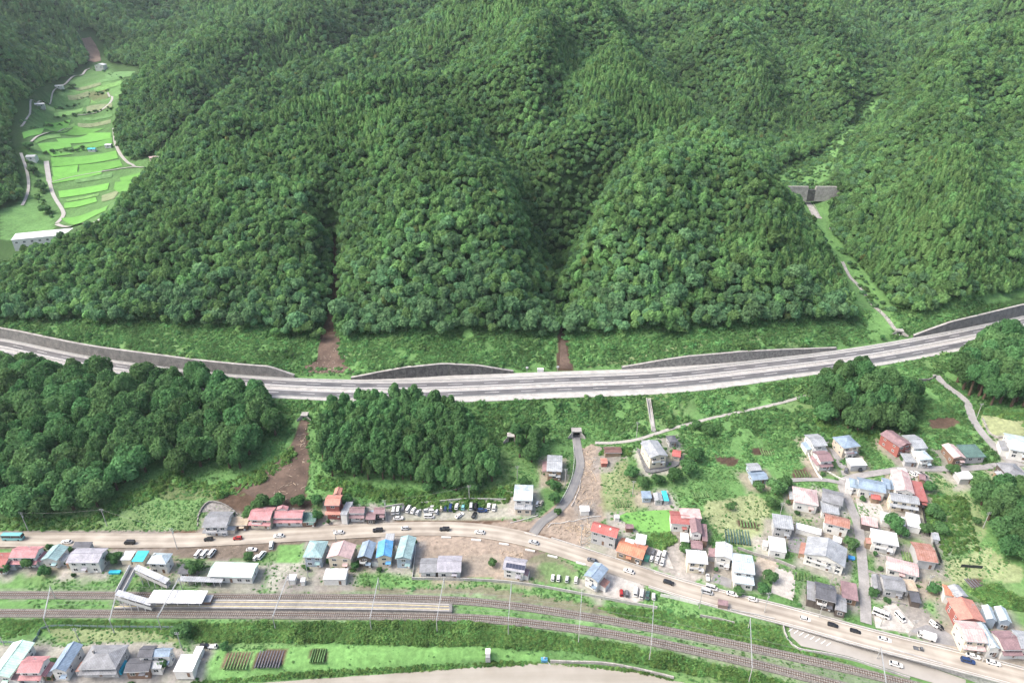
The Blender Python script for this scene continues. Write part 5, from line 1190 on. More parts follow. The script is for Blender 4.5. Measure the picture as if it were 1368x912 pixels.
H('blue-grey shed with a stepped roof alone in the fields', [((1005.5,641.5),(1027,640),(1021,629),2.8,'gable','bluegrey','blueg','x',.9),((1002,629),(1018,628),(1013,618),3.4,'gable','lgrey','blueg','x',.8)], 'shed', 'shed')
# up the left valley: placed by the ground they stand on
def house_at(label, px, py, w, d, h, rz, roof, rc, wc, ax, rise, name='house', cat='house'):
    p = ground(px, py, 460); t = thing(name, label, cat, p, R(rz)); wall, rf, W, D = gabled(w, d, h, roof, ax, rise, .4, base=-3)
    wall.build('wall', wmat(wc), t); rf.build('roof', rmat(rc, 'X', 's'), t)
    n = max(1, int(W / 5))
    for k in range(n): put_window(t, -W/2 + W*(k+.5)/n, -D/2, h * .6, 0, 1.8, 1.4)
    HOUSES.append((label, w, d, h, t)); return t
house_at('long white factory building at the foot of the rice fields', 68, 322, 48, 15, 6, 20, 'flat', 'white', 'white', 'x', 0, 'factory', 'building')
house_at('white shed below the long white factory building', 42, 340, 12, 8, 3.5, 20, 'flat', 'white', 'white', 'x', 0, 'shed', 'shed')
house_at('small white house at the head of the rice field valley', 136, 93, 14, 14, 7, 0, 'gable', 'white', 'white', 'y', 2)
house_at('white farm shed among the rice fields', 146, 197, 7, 6, 3, 5, 'gable', 'white', 'white', 'x', .8, 'shed', 'shed')
house_at('small turquoise greenhouse among the rice fields', 124, 202, 8, 6, 2.6, 5, 'gable', 'tarp', 'white', 'x', .8, 'greenhouse', 'greenhouse')
house_at('small pale hut on the left side of the upper fields', 53, 143, 12, 8, 3.5, 25, 'gable', 'white', 'grey', 'x', .8, 'hut', 'hut')
house_at('small white hut beside the track at the upper fields', 80, 118, 10, 8, 3.5, 15, 'gable', 'white', 'white', 'x', .8, 'hut', 'hut')
house_at('pale hut where the side track meets the wooded spur', 205, 214, 7, 6, 3, 30, 'gable', 'ppink', 'beige', 'x', .8, 'hut', 'hut')
house_at('grey roofed farmhouse left of the lower rice fields', 44, 214, 9, 8, 4, 10, 'gable', 'lgrey', 'white', 'x', 1.2)
# ------------------------------------------------------------------ walls, fences, portals
def wall_along(label, pts, h, th, m, name='boundary_wall', cat='wall', seg=3.0, part='panel', gap=.03, z_up=0.0, top=None):
    """upright panels standing along a photo-pixel line on the ground"""
    P = catmull(np.array([ground(*p) for p in pts]), 1.0); al = arclen(P); n = max(1, int(al[-1] / seg))
    t = thing(name, label, cat, P[0]); t['kind'] = 'thing'
    for k in range(n):
        a, b = [np.array([np.interp(s, al, P[:, i]) for i in range(3)]) for s in (al[-1]*k/n + gap, al[-1]*(k+1)/n - gap)]
        d = b - a; L_ = math.hypot(d[0], d[1]); hh = h if not hasattr(h, '__len__') else float(np.interp((k + .5) / n, np.linspace(0, 1, len(h)), h)); z0 = min(float(height(*a[:2])), float(height(*b[:2])))
        o = MB().box(0, L_, -th/2, th/2, -.8, hh).build(part, m, t, (a[0]-P[0][0], a[1]-P[0][1], z0 - P[0][2] + z_up), math.atan2(d[1], d[0]))
        if top: MB().box(-.0, L_, -th/2-.06, th/2+.06, hh, hh+.12).build('cap', top, o)
    return t
M_FENCE = mat('fence_white', (.56, .56, .545), .6, .08, .6); M_NET = mat('dark_fence', (.035, .04, .04), .7, .2, 1)
wall_along('long white boundary wall between the muddy lot and the railway', [(550,774),(600,774.5),(668,777.5),(720,784),(760,791),(813,801),(878,813)], 1.3, .2, M_CONC, top=M_CONC)
wall_along('white panel fence beside the road below the parked vans', [(882,796),(905,801),(933,808)], 1.6, .1, M_FENCE, 'panel_fence', 'fence')
wall_along('low concrete wall with weeds above the railway', [(935,823),(958,827),(981,833)], 1.1, .3, M_CONC_D)
wall_along('roadside concrete parapet above the ramp grass', [(975,815),(1010,822),(1046,832)], 1.0, .3, M_CONC)
wall_along('curved white parapet around the ramp bend', [(1046,831),(1047,842),(1052,854),(1064,866),(1080,870),(1093,871.5),(1134,880),(1172,892),(1215,906)], 1.0, .35, M_CONC, seg=2.4)
wall_along('tall grey block retaining wall between road and ramp', [(1102,842),(1140,855),(1204,878),(1265,897),(1330,917)], [.8,2.2,3.2,3.4,3.4], .5, mat('block_wall', (.26,.26,.255), .9, .35, 1.2, bump=.7, bscale=2, col2=(.42,.42,.41)), 'retaining_wall', 'wall', seg=2.6, top=M_CONC)
wall_along('curved white garden wall left of the mauve roofed house', [(1078,598),(1079,606),(1085,621),(1092,634),(1098,641)], 1.3, .18, M_FENCE, seg=2.2)
wall_along('curved grey stone wall behind the grey tiled house', [(264,703),(265,690),(272,677),(281,671),(298,674),(312,682),(318,688)], [.6,1.0,1.2,1.2,1.0,.6], .5, M_STONE, 'retaining_wall', 'wall', seg=2.2)
wall_along('dark grey terrace wall below the cream house', [(851,600),(856,612),(863,630),(872,632),(890,628),(905,622),(908,612)], [.8,1.0,1.0,1.0,1.0,.8], .5, mat('terrace_stone', (.12,.125,.13), .9, .3, .8, bump=.6, col2=(.20,.205,.21)), 'retaining_wall', 'wall', seg=2.4)
wall_along('concrete block wall below the modern grey house', [(985,733),(1010,742),(1035,749),(1062,760)], 1.6, .3, M_CONC_D)
wall_along('dark net fence along the hedge right of the village', [(1231,672),(1236,700),(1246,725),(1257,752)], 1.7, .1, M_NET, 'net_fence', 'fence')
wall_along('low pale retaining kerb behind the roadside car park', [(514,678),(540,674),(580,671),(630,667),(678,668)], 1.0, .3, M_CONC)
wall_along('grey garden wall along the village lane', [(1158,763),(1170,768),(1186,772)], 1.3, .2, M_CONC_D); wall_along('short stone wall left of the side lane', [(1222,509),(1240,509),(1250,503)], 1.6, .5, M_STONE)
wall_along('dark retaining wall under the dry field at the right edge', [(1312,560),(1324,583),(1345,586),(1372,586)], 1.6, .4, M_CONC_D); wall_along('black net fence panel by the lower gardens', [(1283,757),(1312,759)], 1.6, .12, M_NET, 'net_fence', 'fence', seg=4)
wall_along('thin green wire fence between railway and back gardens', [(0,858),(45,858),(62,838),(150,838),(260,839)], 1.2, .06, mat('wire_green', (.20,.28,.26), .7, .1, 1), 'wire_fence', 'fence', seg=3, gap=.2)
wall_along('low concrete river wall with weeds', [(735,884),(800,886),(850,894),(900,906)], 1.2, .5, M_CONC_D)
wall_along('white board fence right of the teal-grey house', [(556,728),(554,745),(551,772)], 1.2, .1, M_FENCE, 'board_fence', 'fence', seg=2)

def portal(label, px, py, w, h, deep=3.0, wing=2.2, face=0.0):
    p = ground(px, py); t = thing('underpass', label, 'underpass', p, face); b = MB(); k = .5
    b.box(-w/2-k, -w/2, -.4, deep, -.3, h).box(w/2, w/2+k, -.4, deep, -.3, h); b.build('side_wall', M_CONC_D, t)
    MB().box(-w/2-k-.3, w/2+k+.3, -.5, deep, h, h+.7).build('lintel', M_CONC_D, t)
    MB().box(-w/2+.003, w/2-.003, deep-.4, deep-.01, .05, h-.003).build('back_shade', M_DARK, t)  # near-black panel closes the shallow recess, painted as the passage's deep shade
    MB().box(-w/2+.003, w/2-.003, .2, deep-.4, .02, .09).build('floor_slab', M_LANE if False else M_CONC_D, t)
    for s in (-1, 1):
        MB().add([(s*(w/2+k),-.4,-.5),(s*(w/2+k+wing),-1.6,-.5),(s*(w/2+k+wing),-1.6,h*.35),(s*(w/2+k),-.4,h+.2),(s*(w/2+k),0,-.5),(s*(w/2+k+wing),-1.2,-.5),(s*(w/2+k+wing),-1.2,h*.35),(s*(w/2+k),0,h+.2)],[(0,1,2,3),(7,6,5,4),(0,4,5,1),(1,5,6,2),(2,6,7,3),(3,7,4,0)]).build('wing_wall', M_CONC_D, t)
    return t
portal('dark square underpass opening where the lane meets the embankment', 770, 584.5, 3.6, 3.6)
portal('concrete culvert mouth hidden in the trees below the expressway', 683, 590, 2.6, 3.0)
portal('small culvert mouth at the top of the brown landslide', 407, 560, 2.0, 2.0)
# stairway up the embankment
a, b = ground(873, 577), ground(866, 533); t = thing('stairway', 'pale concrete stairway climbing the green embankment', 'stairway', a); m = MB(); n = 44; d = (b - a); L_ = math.hypot(*d[:2]); u = d[:2] / L_; v = np.array([-u[1], u[0]])
for k in range(n):
    p = d * (k + .5) / n; z = float(height(*(a[:2] + p[:2]))) - a[2] + .55; e = L_ / n / 2
    c = [p[:2] + u*i*e + v*j*.75 for i, j in ((-1,-1),(1,-1),(1,1),(-1,1))]; m.prism([tuple(q) for q in c][::1], z - 1.2, z)
o = m.build('steps', M_CONC, t); o['kind'] = 'stuff'
for s in (-1, 1):
    A = Vector((*(v*s*.95), .5)); B = Vector((*(d[:2] + v*s*.95), d[2] + .6)); MB().bar(A, B, .3, 1.0).build('side_kerb', M_CONC_D, t)
# check dam and its channel
def dam(label, L0, R0, sp0, sp1, h, thick):
    p, q = ground(*L0, 560), ground(*R0, 560); t = thing('check_dam', label, 'dam', p); d = (q - p)[:2]; L_ = np.linalg.norm(d); t.rotation_euler = (0, 0, math.atan2(d[1], d[0])); b = lambda x0, x1, z: MB().add([(x0,0,-9),(x1,0,-9),(x1,thick+2,-9),(x0,thick+2,-9),(x0,.8,z),(x1,.8,z),(x1,thick,z),(x0,thick,z)],[(3,2,1,0),(4,5,6,7),(0,1,5,4),(1,2,6,5),(2,3,7,6),(3,0,4,7)])
    b(0, L_*sp0, h).build('wing', M_CONC_D, t); b(L_*sp0, L_*sp1, h-3).build('spillway', M_WETWALL, t); b(L_*sp1, L_, h).build('wing', M_CONC_D, t)
    return t
dam('grey concrete check dam across the wooded valley on the right', (1043,256), (1120,262), .47, .60, 4.5, 3)
dam('small lower check dam half hidden by trees in the right valley', (1103,334), (1121,334), .35, .7, 2.0, 2)
def chute(label, pts, w, name='channel', m=None):
    P = catmull(np.array([ground(*p, 370) for p in pts]), 3); P[:, 2] = height(P[:, 0], P[:, 1]) + .25
    t = thing(name, label, 'channel', (0, 0, 0)); t['kind'] = 'thing'
    ribbon('bed', P, -w/2, w/2, 0, m or M_CONC_D, t); ribbon('side_wall', P, -w/2-.35, -w/2, .4, M_CONC_D, t, thick=1.2); ribbon('side_wall', P, w/2, w/2+.35, .4, M_CONC_D, t, thick=1.2)
chute('pale concrete spillway channel below the check dam', [(1080,270),(1086,280),(1093,292)], 6)
chute('narrow stream channel running down to the expressway culvert', [(1125,350),(1150,386),(1170,412),(1188,430),(1200,449)], 1.6, m=M_CONC_D)
t = portal('white walled culvert head beside the expressway on the right', 1201, 447, 3.0, 2.2, wing=3.0, face=R(-10))
# guard fence knocked about along the lane and the torn stream bank
def bent_rail(label, pts, h, m=M_FENCE, jit=.25, name='broken_guardrail'):
    P = catmull(np.array([ground(*p) for p in pts]), 2.0); g = np.random.default_rng(len(pts)); t = thing(name, label, 'guardrail', P[0]); b = MB(); c = MB()
    Q = [Vector(p - P[0]) + Vector((g.normal()*jit*.4, g.normal()*jit*.4, h + g.normal()*jit)) for p in P]
    for i in range(len(Q) - 1):
        b.bar(Q[i], Q[i+1], .14, .34)
        c.bar(Q[i] - Vector((0,0,h+.3)), Q[i], .12)
    b.build('beam', m, t); c.build('posts', M_STEEL, t)['kind'] = 'stuff'
bent_rail('bent white guardrail along the torn stream bank', [(731,705),(736,701),(748,699),(766,697),(780,693),(803,690)], .5)
bent_rail('broken white guardrail lying along the right edge of the lane', [(763,677),(768,667),(773,654),(776,642)], .4)
bent_rail('white guardrail on the left edge of the curving lane', [(748,672),(757,656),(764,638),(767,616),(766,596)], .7, jit=.03, name='lane_guardrail')
bent_rail('bent white rail left of the underpass road end', [(681,699),(700,694),(718,689)], .5)
BAR = MB().box(-2.1, 2.1, -.35, .35, 0, .55).mesh('concrete_barrier', M_FENCE)
for k, (x, y) in enumerate([(596,718),(636,721.5),(673,727),(708,735.5),(713,738),(738,743.5),(776,753),(777,754.5)]):
    if k in (4, 7): continue
    p = ground(x, y); s_ = ['first','second','third','fourth','','fifth','sixth'][k]
    tag(link('concrete_barrier', BAR, None, p + np.array([0,0,.02]), -R([2,6,9,14,15,17,20,20][k])), '%s white concrete barrier from the left beside the muddy lot' % s_, 'barrier', 'white barriers along the muddy road')
p = ground(716, 716.5); bent_rail('long white rail at the road edge below the torn bank', [(700,712),(715,716),(732,720)], .5, jit=.02, name='road_rail')
# logs and rubble washed down with the mud
g = np.random.default_rng(5); b = MB()
def scatter(poly, n, lo, hi, r):
    xs = [p[0] for p in poly]; ys = [p[1] for p in poly]; c = 0
    while c < n:
        x, y = g.uniform(min(xs), max(xs)), g.uniform(min(ys), max(ys))
        if not in_poly(poly, np.array(x), np.array(y)): continue
        p = ground(x, y); a = g.random() * 3.14; L_ = g.uniform(lo, hi); e = Vector((math.cos(a)*L_/2, math.sin(a)*L_/2, g.normal()*.15)); q = Vector(p) + Vector((0,0,.15)); b.tube([q - e, q + e], r * g.uniform(.6, 1.3), 5); c += 1
scatter([(778,600),(790,600),(797,640),(795,672),(770,680),(772,650)], 70, 1, 4.5, .11); scatter([(735,700),(790,692),(800,700),(778,715),(745,708)], 40, 1, 4, .12); scatter([(770,705),(790,700),(788,730),(775,728)], 40, .8, 3, .12)
scatter([(350,640),(405,610),(408,655),(360,668)], 12, 1.5, 4, .10); scatter([(668,735),(700,740),(690,750),(672,745)], 30, 1, 3.5, .1); scatter([(410,490),(465,490),(470,500),(405,501)], 30, 1, 4, .13); scatter([(404,565),(410,565),(408,600),(396,600)], 14, 1.5, 4, .13)
rk = MB()
def stones(poly, n, lo, hi):
    xs = [p[0] for p in poly]; ys = [p[1] for p in poly]; c = 0
    while c < n:
        x, y = g.uniform(min(xs), max(xs)), g.uniform(min(ys), max(ys))
        if not in_poly(poly, np.array(x), np.array(y)): continue
        p = ground(x, y); r_ = g.uniform(lo, hi); rk.add([(p[0]+v_[0]*r_*g.uniform(.7,1.3), p[1]+v_[1]*r_*g.uniform(.7,1.3), p[2]+v_[2]*r_*.7) for v_ in ICO1[0]], ICO1[1]); c += 1
stones([(350,640),(405,590),(411,640),(405,668),(360,668)], 30, .2, .6); stones([(775,600),(800,600),(800,690),(760,700),(770,650)], 130, .15, .45); stones([(420,480),(455,460),(470,497),(405,498)], 70, .2, .6); stones([(720,700),(785,695),(785,730),(735,712)], 90, .15, .45); stones([(560,720),(700,735),(700,760),(560,740)], 120, .1, .35); stones([(240,727),(330,722),(330,745),(250,742)], 50, .1, .3)
tag(rk.build('rubble', mat('mud_rubble', (.16,.125,.095), .95, .3, .8, col2=(.30,.26,.21))), 'stones and clods scattered over the mud', 'rubble', kind='stuff')
tag(b.build('debris', mat('driftwood', (.34,.26,.18), .9, .3, .8, col2=(.50,.42,.33))), 'broken branches and logs strewn through the mud', 'debris', kind='stuff')

# ------------------------------------------------------------------ station: platform, canopy, footbridge
pl = [at_z(x, y, 2.1)[:2] for x, y in [(152,812),(240,811.5),(420,813),(540,814.5),(604,816.5),(604,806),(520,803),(420,801),(286,800),(172,800.5)]]
t = thing('platform', 'long grey island platform between the two tracks', 'platform', (0,0,0)); MB().prism([tuple(p) for p in pl], .2, 2.1).build('slab', M_PLATF, t)
for side in ([(152,811.2),(240,810.5),(420,812),(540,813.4),(600,815)], [(176,801.5),(286,801),(420,802),(520,804),(600,806.8)]):
    P = catmull(np.array([at_z(x, y, 2.1) for x, y in side]), 3); ribbon('platform_edge', P, -.2, .15, .03, M_CONC, t); ribbon('warning_line', P, .5 if side[0][1] > 805 else -1.1, .75 if side[0][1] > 805 else -.85, .03, mat('pale_yellow', (.55,.47,.24), .8, .15, .5), t)
def canopy(label, A, B, C, g0, h, rc, npost=5, name='canopy'):
    a, b_, c = at_z(*A, g0 + h), at_z(*B, g0 + h), at_z(*C, g0 + h); u = b_ - a; w = math.hypot(u[0], u[1]); rz = math.atan2(u[1], u[0]); n = np.array([-u[1], u[0]]) / w; d = abs(np.dot((c - b_)[:2], n)); ce = a[:2] + u[:2]/2 + n*d/2
    t = thing(name, label, 'canopy', (ce[0], ce[1], g0), rz); r = MB(); k = 6
    for i in range(k): r.box(-w/2 + w*i/k + .02, -w/2 + w*(i+1)/k - .02, -d/2, d/2, h, h + .14)
    r.build('roof', rmat(rc, 'X', 's'), t); MB().bar((-w/2,0,h-.12),(w/2,0,h-.12),.2).build('beam', M_STEEL, t)
    for i in range(npost):
        for s in (-1, 1): MB().box(-.09,.09,-.09,.09,0,h-.02).build('post', M_WHITE, t, (-w/2 + w*(i+.5)/npost, s*d*.22, 0))
    return t
canopy('white flat platform canopy beside the footbridge stairs', (195,805), (269.5,806), (274,788.5), 2.1, 3.4, 'white')
canopy('narrow grey awning roof running beside the station building', (238,776), (296,778), (298,771), 1.7, 2.8, 'lgrey', 7, 'awning')
H('small grey waiting room at the end of the platform canopy', [((271,804),(281,804),(285,795),2.6,'flat','lgrey','brown','x',0)], 'waiting_room', 'building')
fb = thing('footbridge', 'white covered railway footbridge with two stair flights', 'footbridge', (0,0,0))
def slab(a, b, w, z0, z1, name, m, par=fb):
    a, b = np.array(a), np.array(b); d = (b - a)[:2]; d = d / np.linalg.norm(d); v = np.array([-d[1], d[0]]) * w / 2; vs = []
    for p in (a, b): vs += [(*(p[:2]-v), p[2]+z0), (*(p[:2]+v), p[2]+z0), (*(p[:2]+v), p[2]+z1), (*(p[:2]-v), p[2]+z1)]
    return MB().add(vs, [(0,1,2,3),(7,6,5,4),(0,4,5,1),(1,5,6,2),(2,6,7,3),(3,7,4,0)]).build(name, m, par)
ZD = 7.2
d0, d1 = at_z(179, 757, ZD), at_z(160, 793, ZD)
slab(d0, d1, 2.6, -.5, 0, 'deck', M_LANE); 
_u = (d1-d0)[:2]/np.linalg.norm((d1-d0)[:2]); _v = np.array([-_u[1], _u[0], 0])
for s in (-1, 1): slab(d0 + _v*s*1.4, d1 + _v*s*1.4, .16, -.4, 1.5, 'parapet', M_FENCE)
def flight(a, b):
    a, b = np.array(a), np.array(b); d = b - a; n = 22; L_ = np.linalg.norm(d[:2]); u = d[:2]/L_; v = np.array([-u[1], u[0]]); m = MB()
    for k in range(n):
        p = a + d*(k+.5)/n; e = L_/n/2; m.prism([tuple(p[:2] + u*i*e + v*j*1.0) for i, j in ((-1,-1),(1,-1),(1,1),(-1,1))], p[2]-.4, p[2] - d[2]/n/2)
    m.build('stairs', M_CONC, fb); V3 = np.array([*v, 0])
    for s in (-1, 1): slab(a + V3*s*1.15, b + V3*s*1.15, .12, -.3, 1.3, 'side_panel', M_FENCE)
    for k in range(5): slab(a + d*(k/5) + [0,0,.06*(k%2)], a + d*((k+1)/5) + [0,0,.06*(k%2)], 2.7, 2.5, 2.62, 'roof_panel', rmat('white', 'X', 's'))
    for k in range(4):
        p = a + d*(k+.6)/4.6
        for s in (-1, 1):
            q = p + V3*s*1.05; g0 = float(height(*q[:2])); MB().box(-.1,.1,-.1,.1, g0, p[2]+2.5).build('post', M_WHITE, fb, (q[0], q[1], 0))
e0 = at_z(184, 763, ZD); flight(e0, (*at_z(226, 782, 2.4)[:2], 2.4)); e1 = at_z(158, 797, ZD); flight(e1, (*at_z(205, 811, 2.2)[:2], 2.2))
for p in (d0, d1):
    for s in (-1, 1):
        q = p + _v*s*1.0; MB().box(-.2,.2,-.2,.2, float(height(*q[:2])) - .3, ZD-.4).build('pier', M_CONC, fb, (q[0], q[1], 0))

# ------------------------------------------------------------------ railway gantries and wires
GANTRY = [((66,781),(58,826)), ((156,783),(146,828)), ((238,769),(210,824)), ((384,766),(364,823)), ((505,770),(494,826)), ((593,769),(583,828)), ((683,775),(679,830)), ((777.5,787),(774,840)), ((874,801),(870,862)), ((1003,824),(1005,892)), ((1178,862),(1186,925))]
ORD = ['leftmost','second','third','fourth','fifth','sixth','seventh','eighth','ninth','tenth','rightmost']
WP = []
for k, (F_, N__) in enumerate(GANTRY):
    f, n = at_z(*F_, 8.6), at_z(*N__, 7.6); 
    lab = 'grey railway gantry over both tracks, %s%s' % (ORD[k], ' along the line' if k in (0, 10) else ' from the left along the line')
    t = thing('railway_gantry', lab, 'gantry', (*f[:2], 1.0), group='gantries along the railway')
    dv = Vector(n - f)
    for p in (Vector((0,0,0)), Vector((dv.x, dv.y, 0))):
        MB().tube([p + Vector((0,0,-.8)), p + Vector((0,0,7.2))], [.17,.13], 8).build('mast', M_POLE, t)
    b = MB()
    for z in (6.2, 6.7): b.bar((0,0,z), (dv.x, dv.y, z), .16)
    for i in range(9): b.bar((dv.x*i/9, dv.y*i/9, 6.2 + .5*(i%2)), (dv.x*(i+1)/9, dv.y*(i+1)/9, 6.7 - .5*(i%2)), .08)
    b.build('beam', M_STEEL, t)
    for q in (.3, .72): MB().bar((dv.x*q, dv.y*q, 6.2), (dv.x*q, dv.y*q, 5.4), .1).build('hanger', M_STEEL, t)
    WP.append((f + (n - f)*.3, f + (n - f)*.72))
def wire(label, pts, sag, r, m, name='overhead_wire', group=None):
    b = MB()
    for a, c in zip(pts[:-1], pts[1:]):
        Q = [np.array(a)*(1-t_)+np.array(c)*t_ - np.array([0,0,sag*4*t_*(1-t_)]) for t_ in np.linspace(0, 1, 9)]; b.tube([Vector(q) for q in Q], r, 4, False)
    return tag(b.build(name, m), label, 'wire', group)
M_WIRE = mat('wire_grey', (.25,.25,.25), .6, .1, 1)
for i, w_ in enumerate(('far', 'near')):
    al = RAIL_A if i == 0 else RAIL_B
    pts = []
    for p in WP:
        q = p[i]; pts.append((q[0], float(np.interp(q[0], al[:, 0], al[:, 1])), 6.3))
    wire('thin contact wire strung over the %s track' % w_, pts, .5, .035, M_WIRE)

# ------------------------------------------------------------------ utility poles
POLES = [(38,709,11,'beside the road at the far left'),(143,702,10,'on the grass bank above the left road'),(237,733,12,'in front of the station office'),(516,695,12,'at the left end of the roadside car park'),(627,668,9,'behind the middle of the car park'),(776,728,12,'beside the red roofed barn'),(755,648,10,'on the left of the curving lane'),(691,640,8,'in the field behind the pale blue-grey house'),(850,585,10,'where the embankment path bends'),(845,660,8,'in the garden right of the mud flow'),(934,812,11,'at the end of the white panel fence'),(1021,818,11,'on the road edge above the ramp grass'),(1109,781,12,'behind the dark slate house'),(1176,836,9,'beside the minibus yard'),(1304,560,10,'beside the side lane at the upper right'),(1237,790,9,'behind the grey tiled village house'),(1313,705,9,'in the meadow by the right woods'),(1041,692,9,'behind the modern grey house'),(1186,692,8,'beside the flat white village roofs'),(412,772,9,'beside the tiny white hut'),(450,728,9,'between the hipped and pink gabled houses'),(1094,825,8,'at the corner above the ramp'),(1215,850,9,'on the road by the grey parking yard'),(1312,884,10,'in front of the pink shop house'),(6,862,9,'behind the bottom left buildings'),(107,858,8,'behind the wide grey hipped roof'),(243,866,9,'behind the white riverside shed')]
PT = {}
for x, y, h, where in POLES:
    p = ground(x, y); t = thing('utility_pole', 'grey utility pole %s' % where, 'utility pole', p, group='utility poles')
    MB().tube([(0,0,-.5),(0,0,h)], [.17,.11], 8).build('post', M_POLE, t); PT[(x, y)] = p + np.array([0,0,h-.5])
    for z in (h-.4, h-1.1): MB().bar((-.9,0,z),(.9,0,z),.1).build('crossarm', M_STEEL, t)
    for s in (-.7, 0, .7): MB().tube([(s,0,h-.35),(s,0,h-.1)],.07,6).build('insulator', M_WHITE, t)
    if h >= 11: MB().tube([(.3,0,h-2.9),(.3,0,h-2.0)],.28,10).build('transformer', M_STEEL, t)
for a, b_, lab in [((38,709),(143,702),'thin cable along the left road bank'),((143,702),(237,733),'thin cable crossing the left road'),((516,695),(627,668),'thin cable behind the car park'),((776,728),(755,648),'thin cable over the curving lane'),((934,812),(1021,818),'thin cable beside the lower road'),((1021,818),(1109,781),'thin cable across the road to the slate house'),((755,648),(850,585),'thin cable towards the embankment path'),((1109,781),(1186,692),'thin cable up through the village')]:
    wire(lab, [PT[a], PT[b_]], .8, .03, M_WIRE)

# ------------------------------------------------------------------ vehicles
CARC = dict(white=(.68,.68,.67), silver=(.42,.44,.46), black=(.015,.015,.018), blue=(.02,.045,.13), red=(.30,.02,.02), grey=(.12,.125,.135), teal=(.16,.40,.42), beige=(.50,.46,.38), dgreen=(.04,.09,.08))
def paint(c): return mat('paint_' + c, CARC[c], .25, .03, .3, spec=.5)
M_TYRE = mat('tyre_rubber', (.02,.02,.02), .9, .1, 1); M_CARGL = mat('car_glass', (.02,.025,.03), .08, .1, 1, spec=.7); M_LAMP = mat('lamp_lens', (.7,.68,.6), .2, .1, 1)
SPEC = dict(sedan=(4.5,1.7,1.42,.92,(-2.0,1.15),(-1.2,.35)), hatch=(3.9,1.66,1.5,.95,(-1.9,1.1),(-1.55,.35)), kei=(3.4,1.48,1.62,.98,(-1.68,1.2),(-1.55,.6)), van=(4.7,1.72,1.95,1.05,(-2.3,1.95),(-2.2,1.25)), suv=(4.6,1.8,1.7,1.05,(-2.25,1.1),(-1.95,.45)), bus=(9.0,2.4,3.0,1.5,(-4.45,4.45),(-4.4,4.25)), minibus=(6.2,2.0,2.5,1.3,(-3.05,2.85),(-3.0,2.4)), keitruck=(3.4,1.48,1.75,1.0,(.45,1.62),(.6,1.25)), truck=(6.0,2.0,2.2,1.15,(1.5,2.9),(1.6,2.5)))
CM = {}
def plan(L, W, c, ins):  # chamfered plan outline
    a, b = L/2 - ins, W/2 - ins; return [(-a,-b+c),(-a+c,-b),(a-c*1.6,-b),(a,-b+c*1.2),(a,b-c*1.2),(a-c*1.6,b),(-a+c,b),(-a,b-c)]
def loft(rings):
    n = len(rings[0]); m = MB(); vs = [p for r in rings for p in r]; fs = []
    for i in range(len(rings)-1): fs += [(i*n+k, i*n+(k+1)%n, (i+1)*n+(k+1)%n, (i+1)*n+k) for k in range(n)]
    fs += [tuple(range(n-1,-1,-1)), tuple((len(rings)-1)*n+k for k in range(n))]; return m.add(vs, fs)
def cabin(x0, x1, hw0, X0, X1, hw1, z0, z1): return [[(x0,-hw0,z0),(x1,-hw0,z0),(x1,hw0,z0),(x0,hw0,z0)],[(X0,-hw1,z1),(X1,-hw1,z1),(X1,hw1,z1),(X0,hw1,z1)]]
def car_parts(kind):
    if kind in CM: return CM[kind]
    L, W, Hh, belt, cb, cr = SPEC[kind]; ch = .22
    r = lambda ins, z: [(x, y, z) for x, y in plan(L, W, ch, ins)]
    body = loft([r(.06,.22), r(0,.42), r(0,.66), r(.05, belt-.08), r(.13, belt)]) if kind not in ('keitruck','truck') else loft([[(x,y,z) for x,y in [(cb[0],-W/2),(cb[1],-W/2),(cb[1],W/2),(cb[0],W/2)]] for z in (.3, belt)])
    m = MB(); rg = cabin(cb[0], cb[1], W/2-.1, cr[0], cr[1], W/2-.24 if kind not in ('bus','minibus') else W/2-.14, belt-.02, Hh-.1); glass = loft(rg)
    X0, X1 = cr; hw = W/2-.22 if kind not in ('bus','minibus') else W/2-.12; roof = loft([[(X0-.06,-hw,Hh-.1),(X1+.06,-hw,Hh-.1),(X1+.06,hw,Hh-.1),(X0-.06,hw,Hh-.1)],[(X0+.08,-hw+.1,Hh),(X1-.1,-hw+.1,Hh),(X1-.1,hw-.1,Hh),(X0+.08,hw-.1,Hh)]])
    body.add(roof.v, roof.f)
    for sx in (-1, 1):                     # pillars
        for f in (0, .5, 1):
            xb = cb[0] + (cb[1]-cb[0])*(.03 + .94*f); xt = cr[0] + (cr[1]-cr[0])*(.02+.96*f); body.bar((xb, sx*(W/2-.09), belt-.02), (xt, sx*(rg[1][2][1]+.01), Hh-.1), .1)
    if kind in ('keitruck','truck'): body.box(-L/2, cb[0]-.06, -W/2, W/2, .55, .7).box(-L/2, cb[0]-.06, -W/2, -W/2+.06, .7, 1.0).box(-L/2, cb[0]-.06, W/2-.06, W/2, .7, 1.0).box(-L/2, -L/2+.06, -W/2+.06, W/2-.06, .7, 1.0)
    if kind == 'truck': body.box(-L/2+.1, cb[0]-.1, -W/2+.05, W/2-.05, .72, 2.7)
    rw = .31 if L < 5.5 else .45; wh = MB().tube([(0,-.1,0),(0,.1,0)], rw, 10)
    lamp = MB().box(-.04,.02,-.16,.16,-.08,.08)
    CM[kind] = dict(body=body, glass=glass.mesh('windows', M_CARGL), wheel=wh.mesh('wheel', M_TYRE), lamp=lamp.mesh('headlight', M_LAMP), rw=rw, wx=L*.31, wy=W/2-.1, L=L, W=W, belt=belt, mesh={}); return CM[kind]
NAMES = dict(sedan='car', hatch='car', kei='car', suv='car', van='van', bus='bus', minibus='minibus', keitruck='pickup_truck', truck='box_truck')
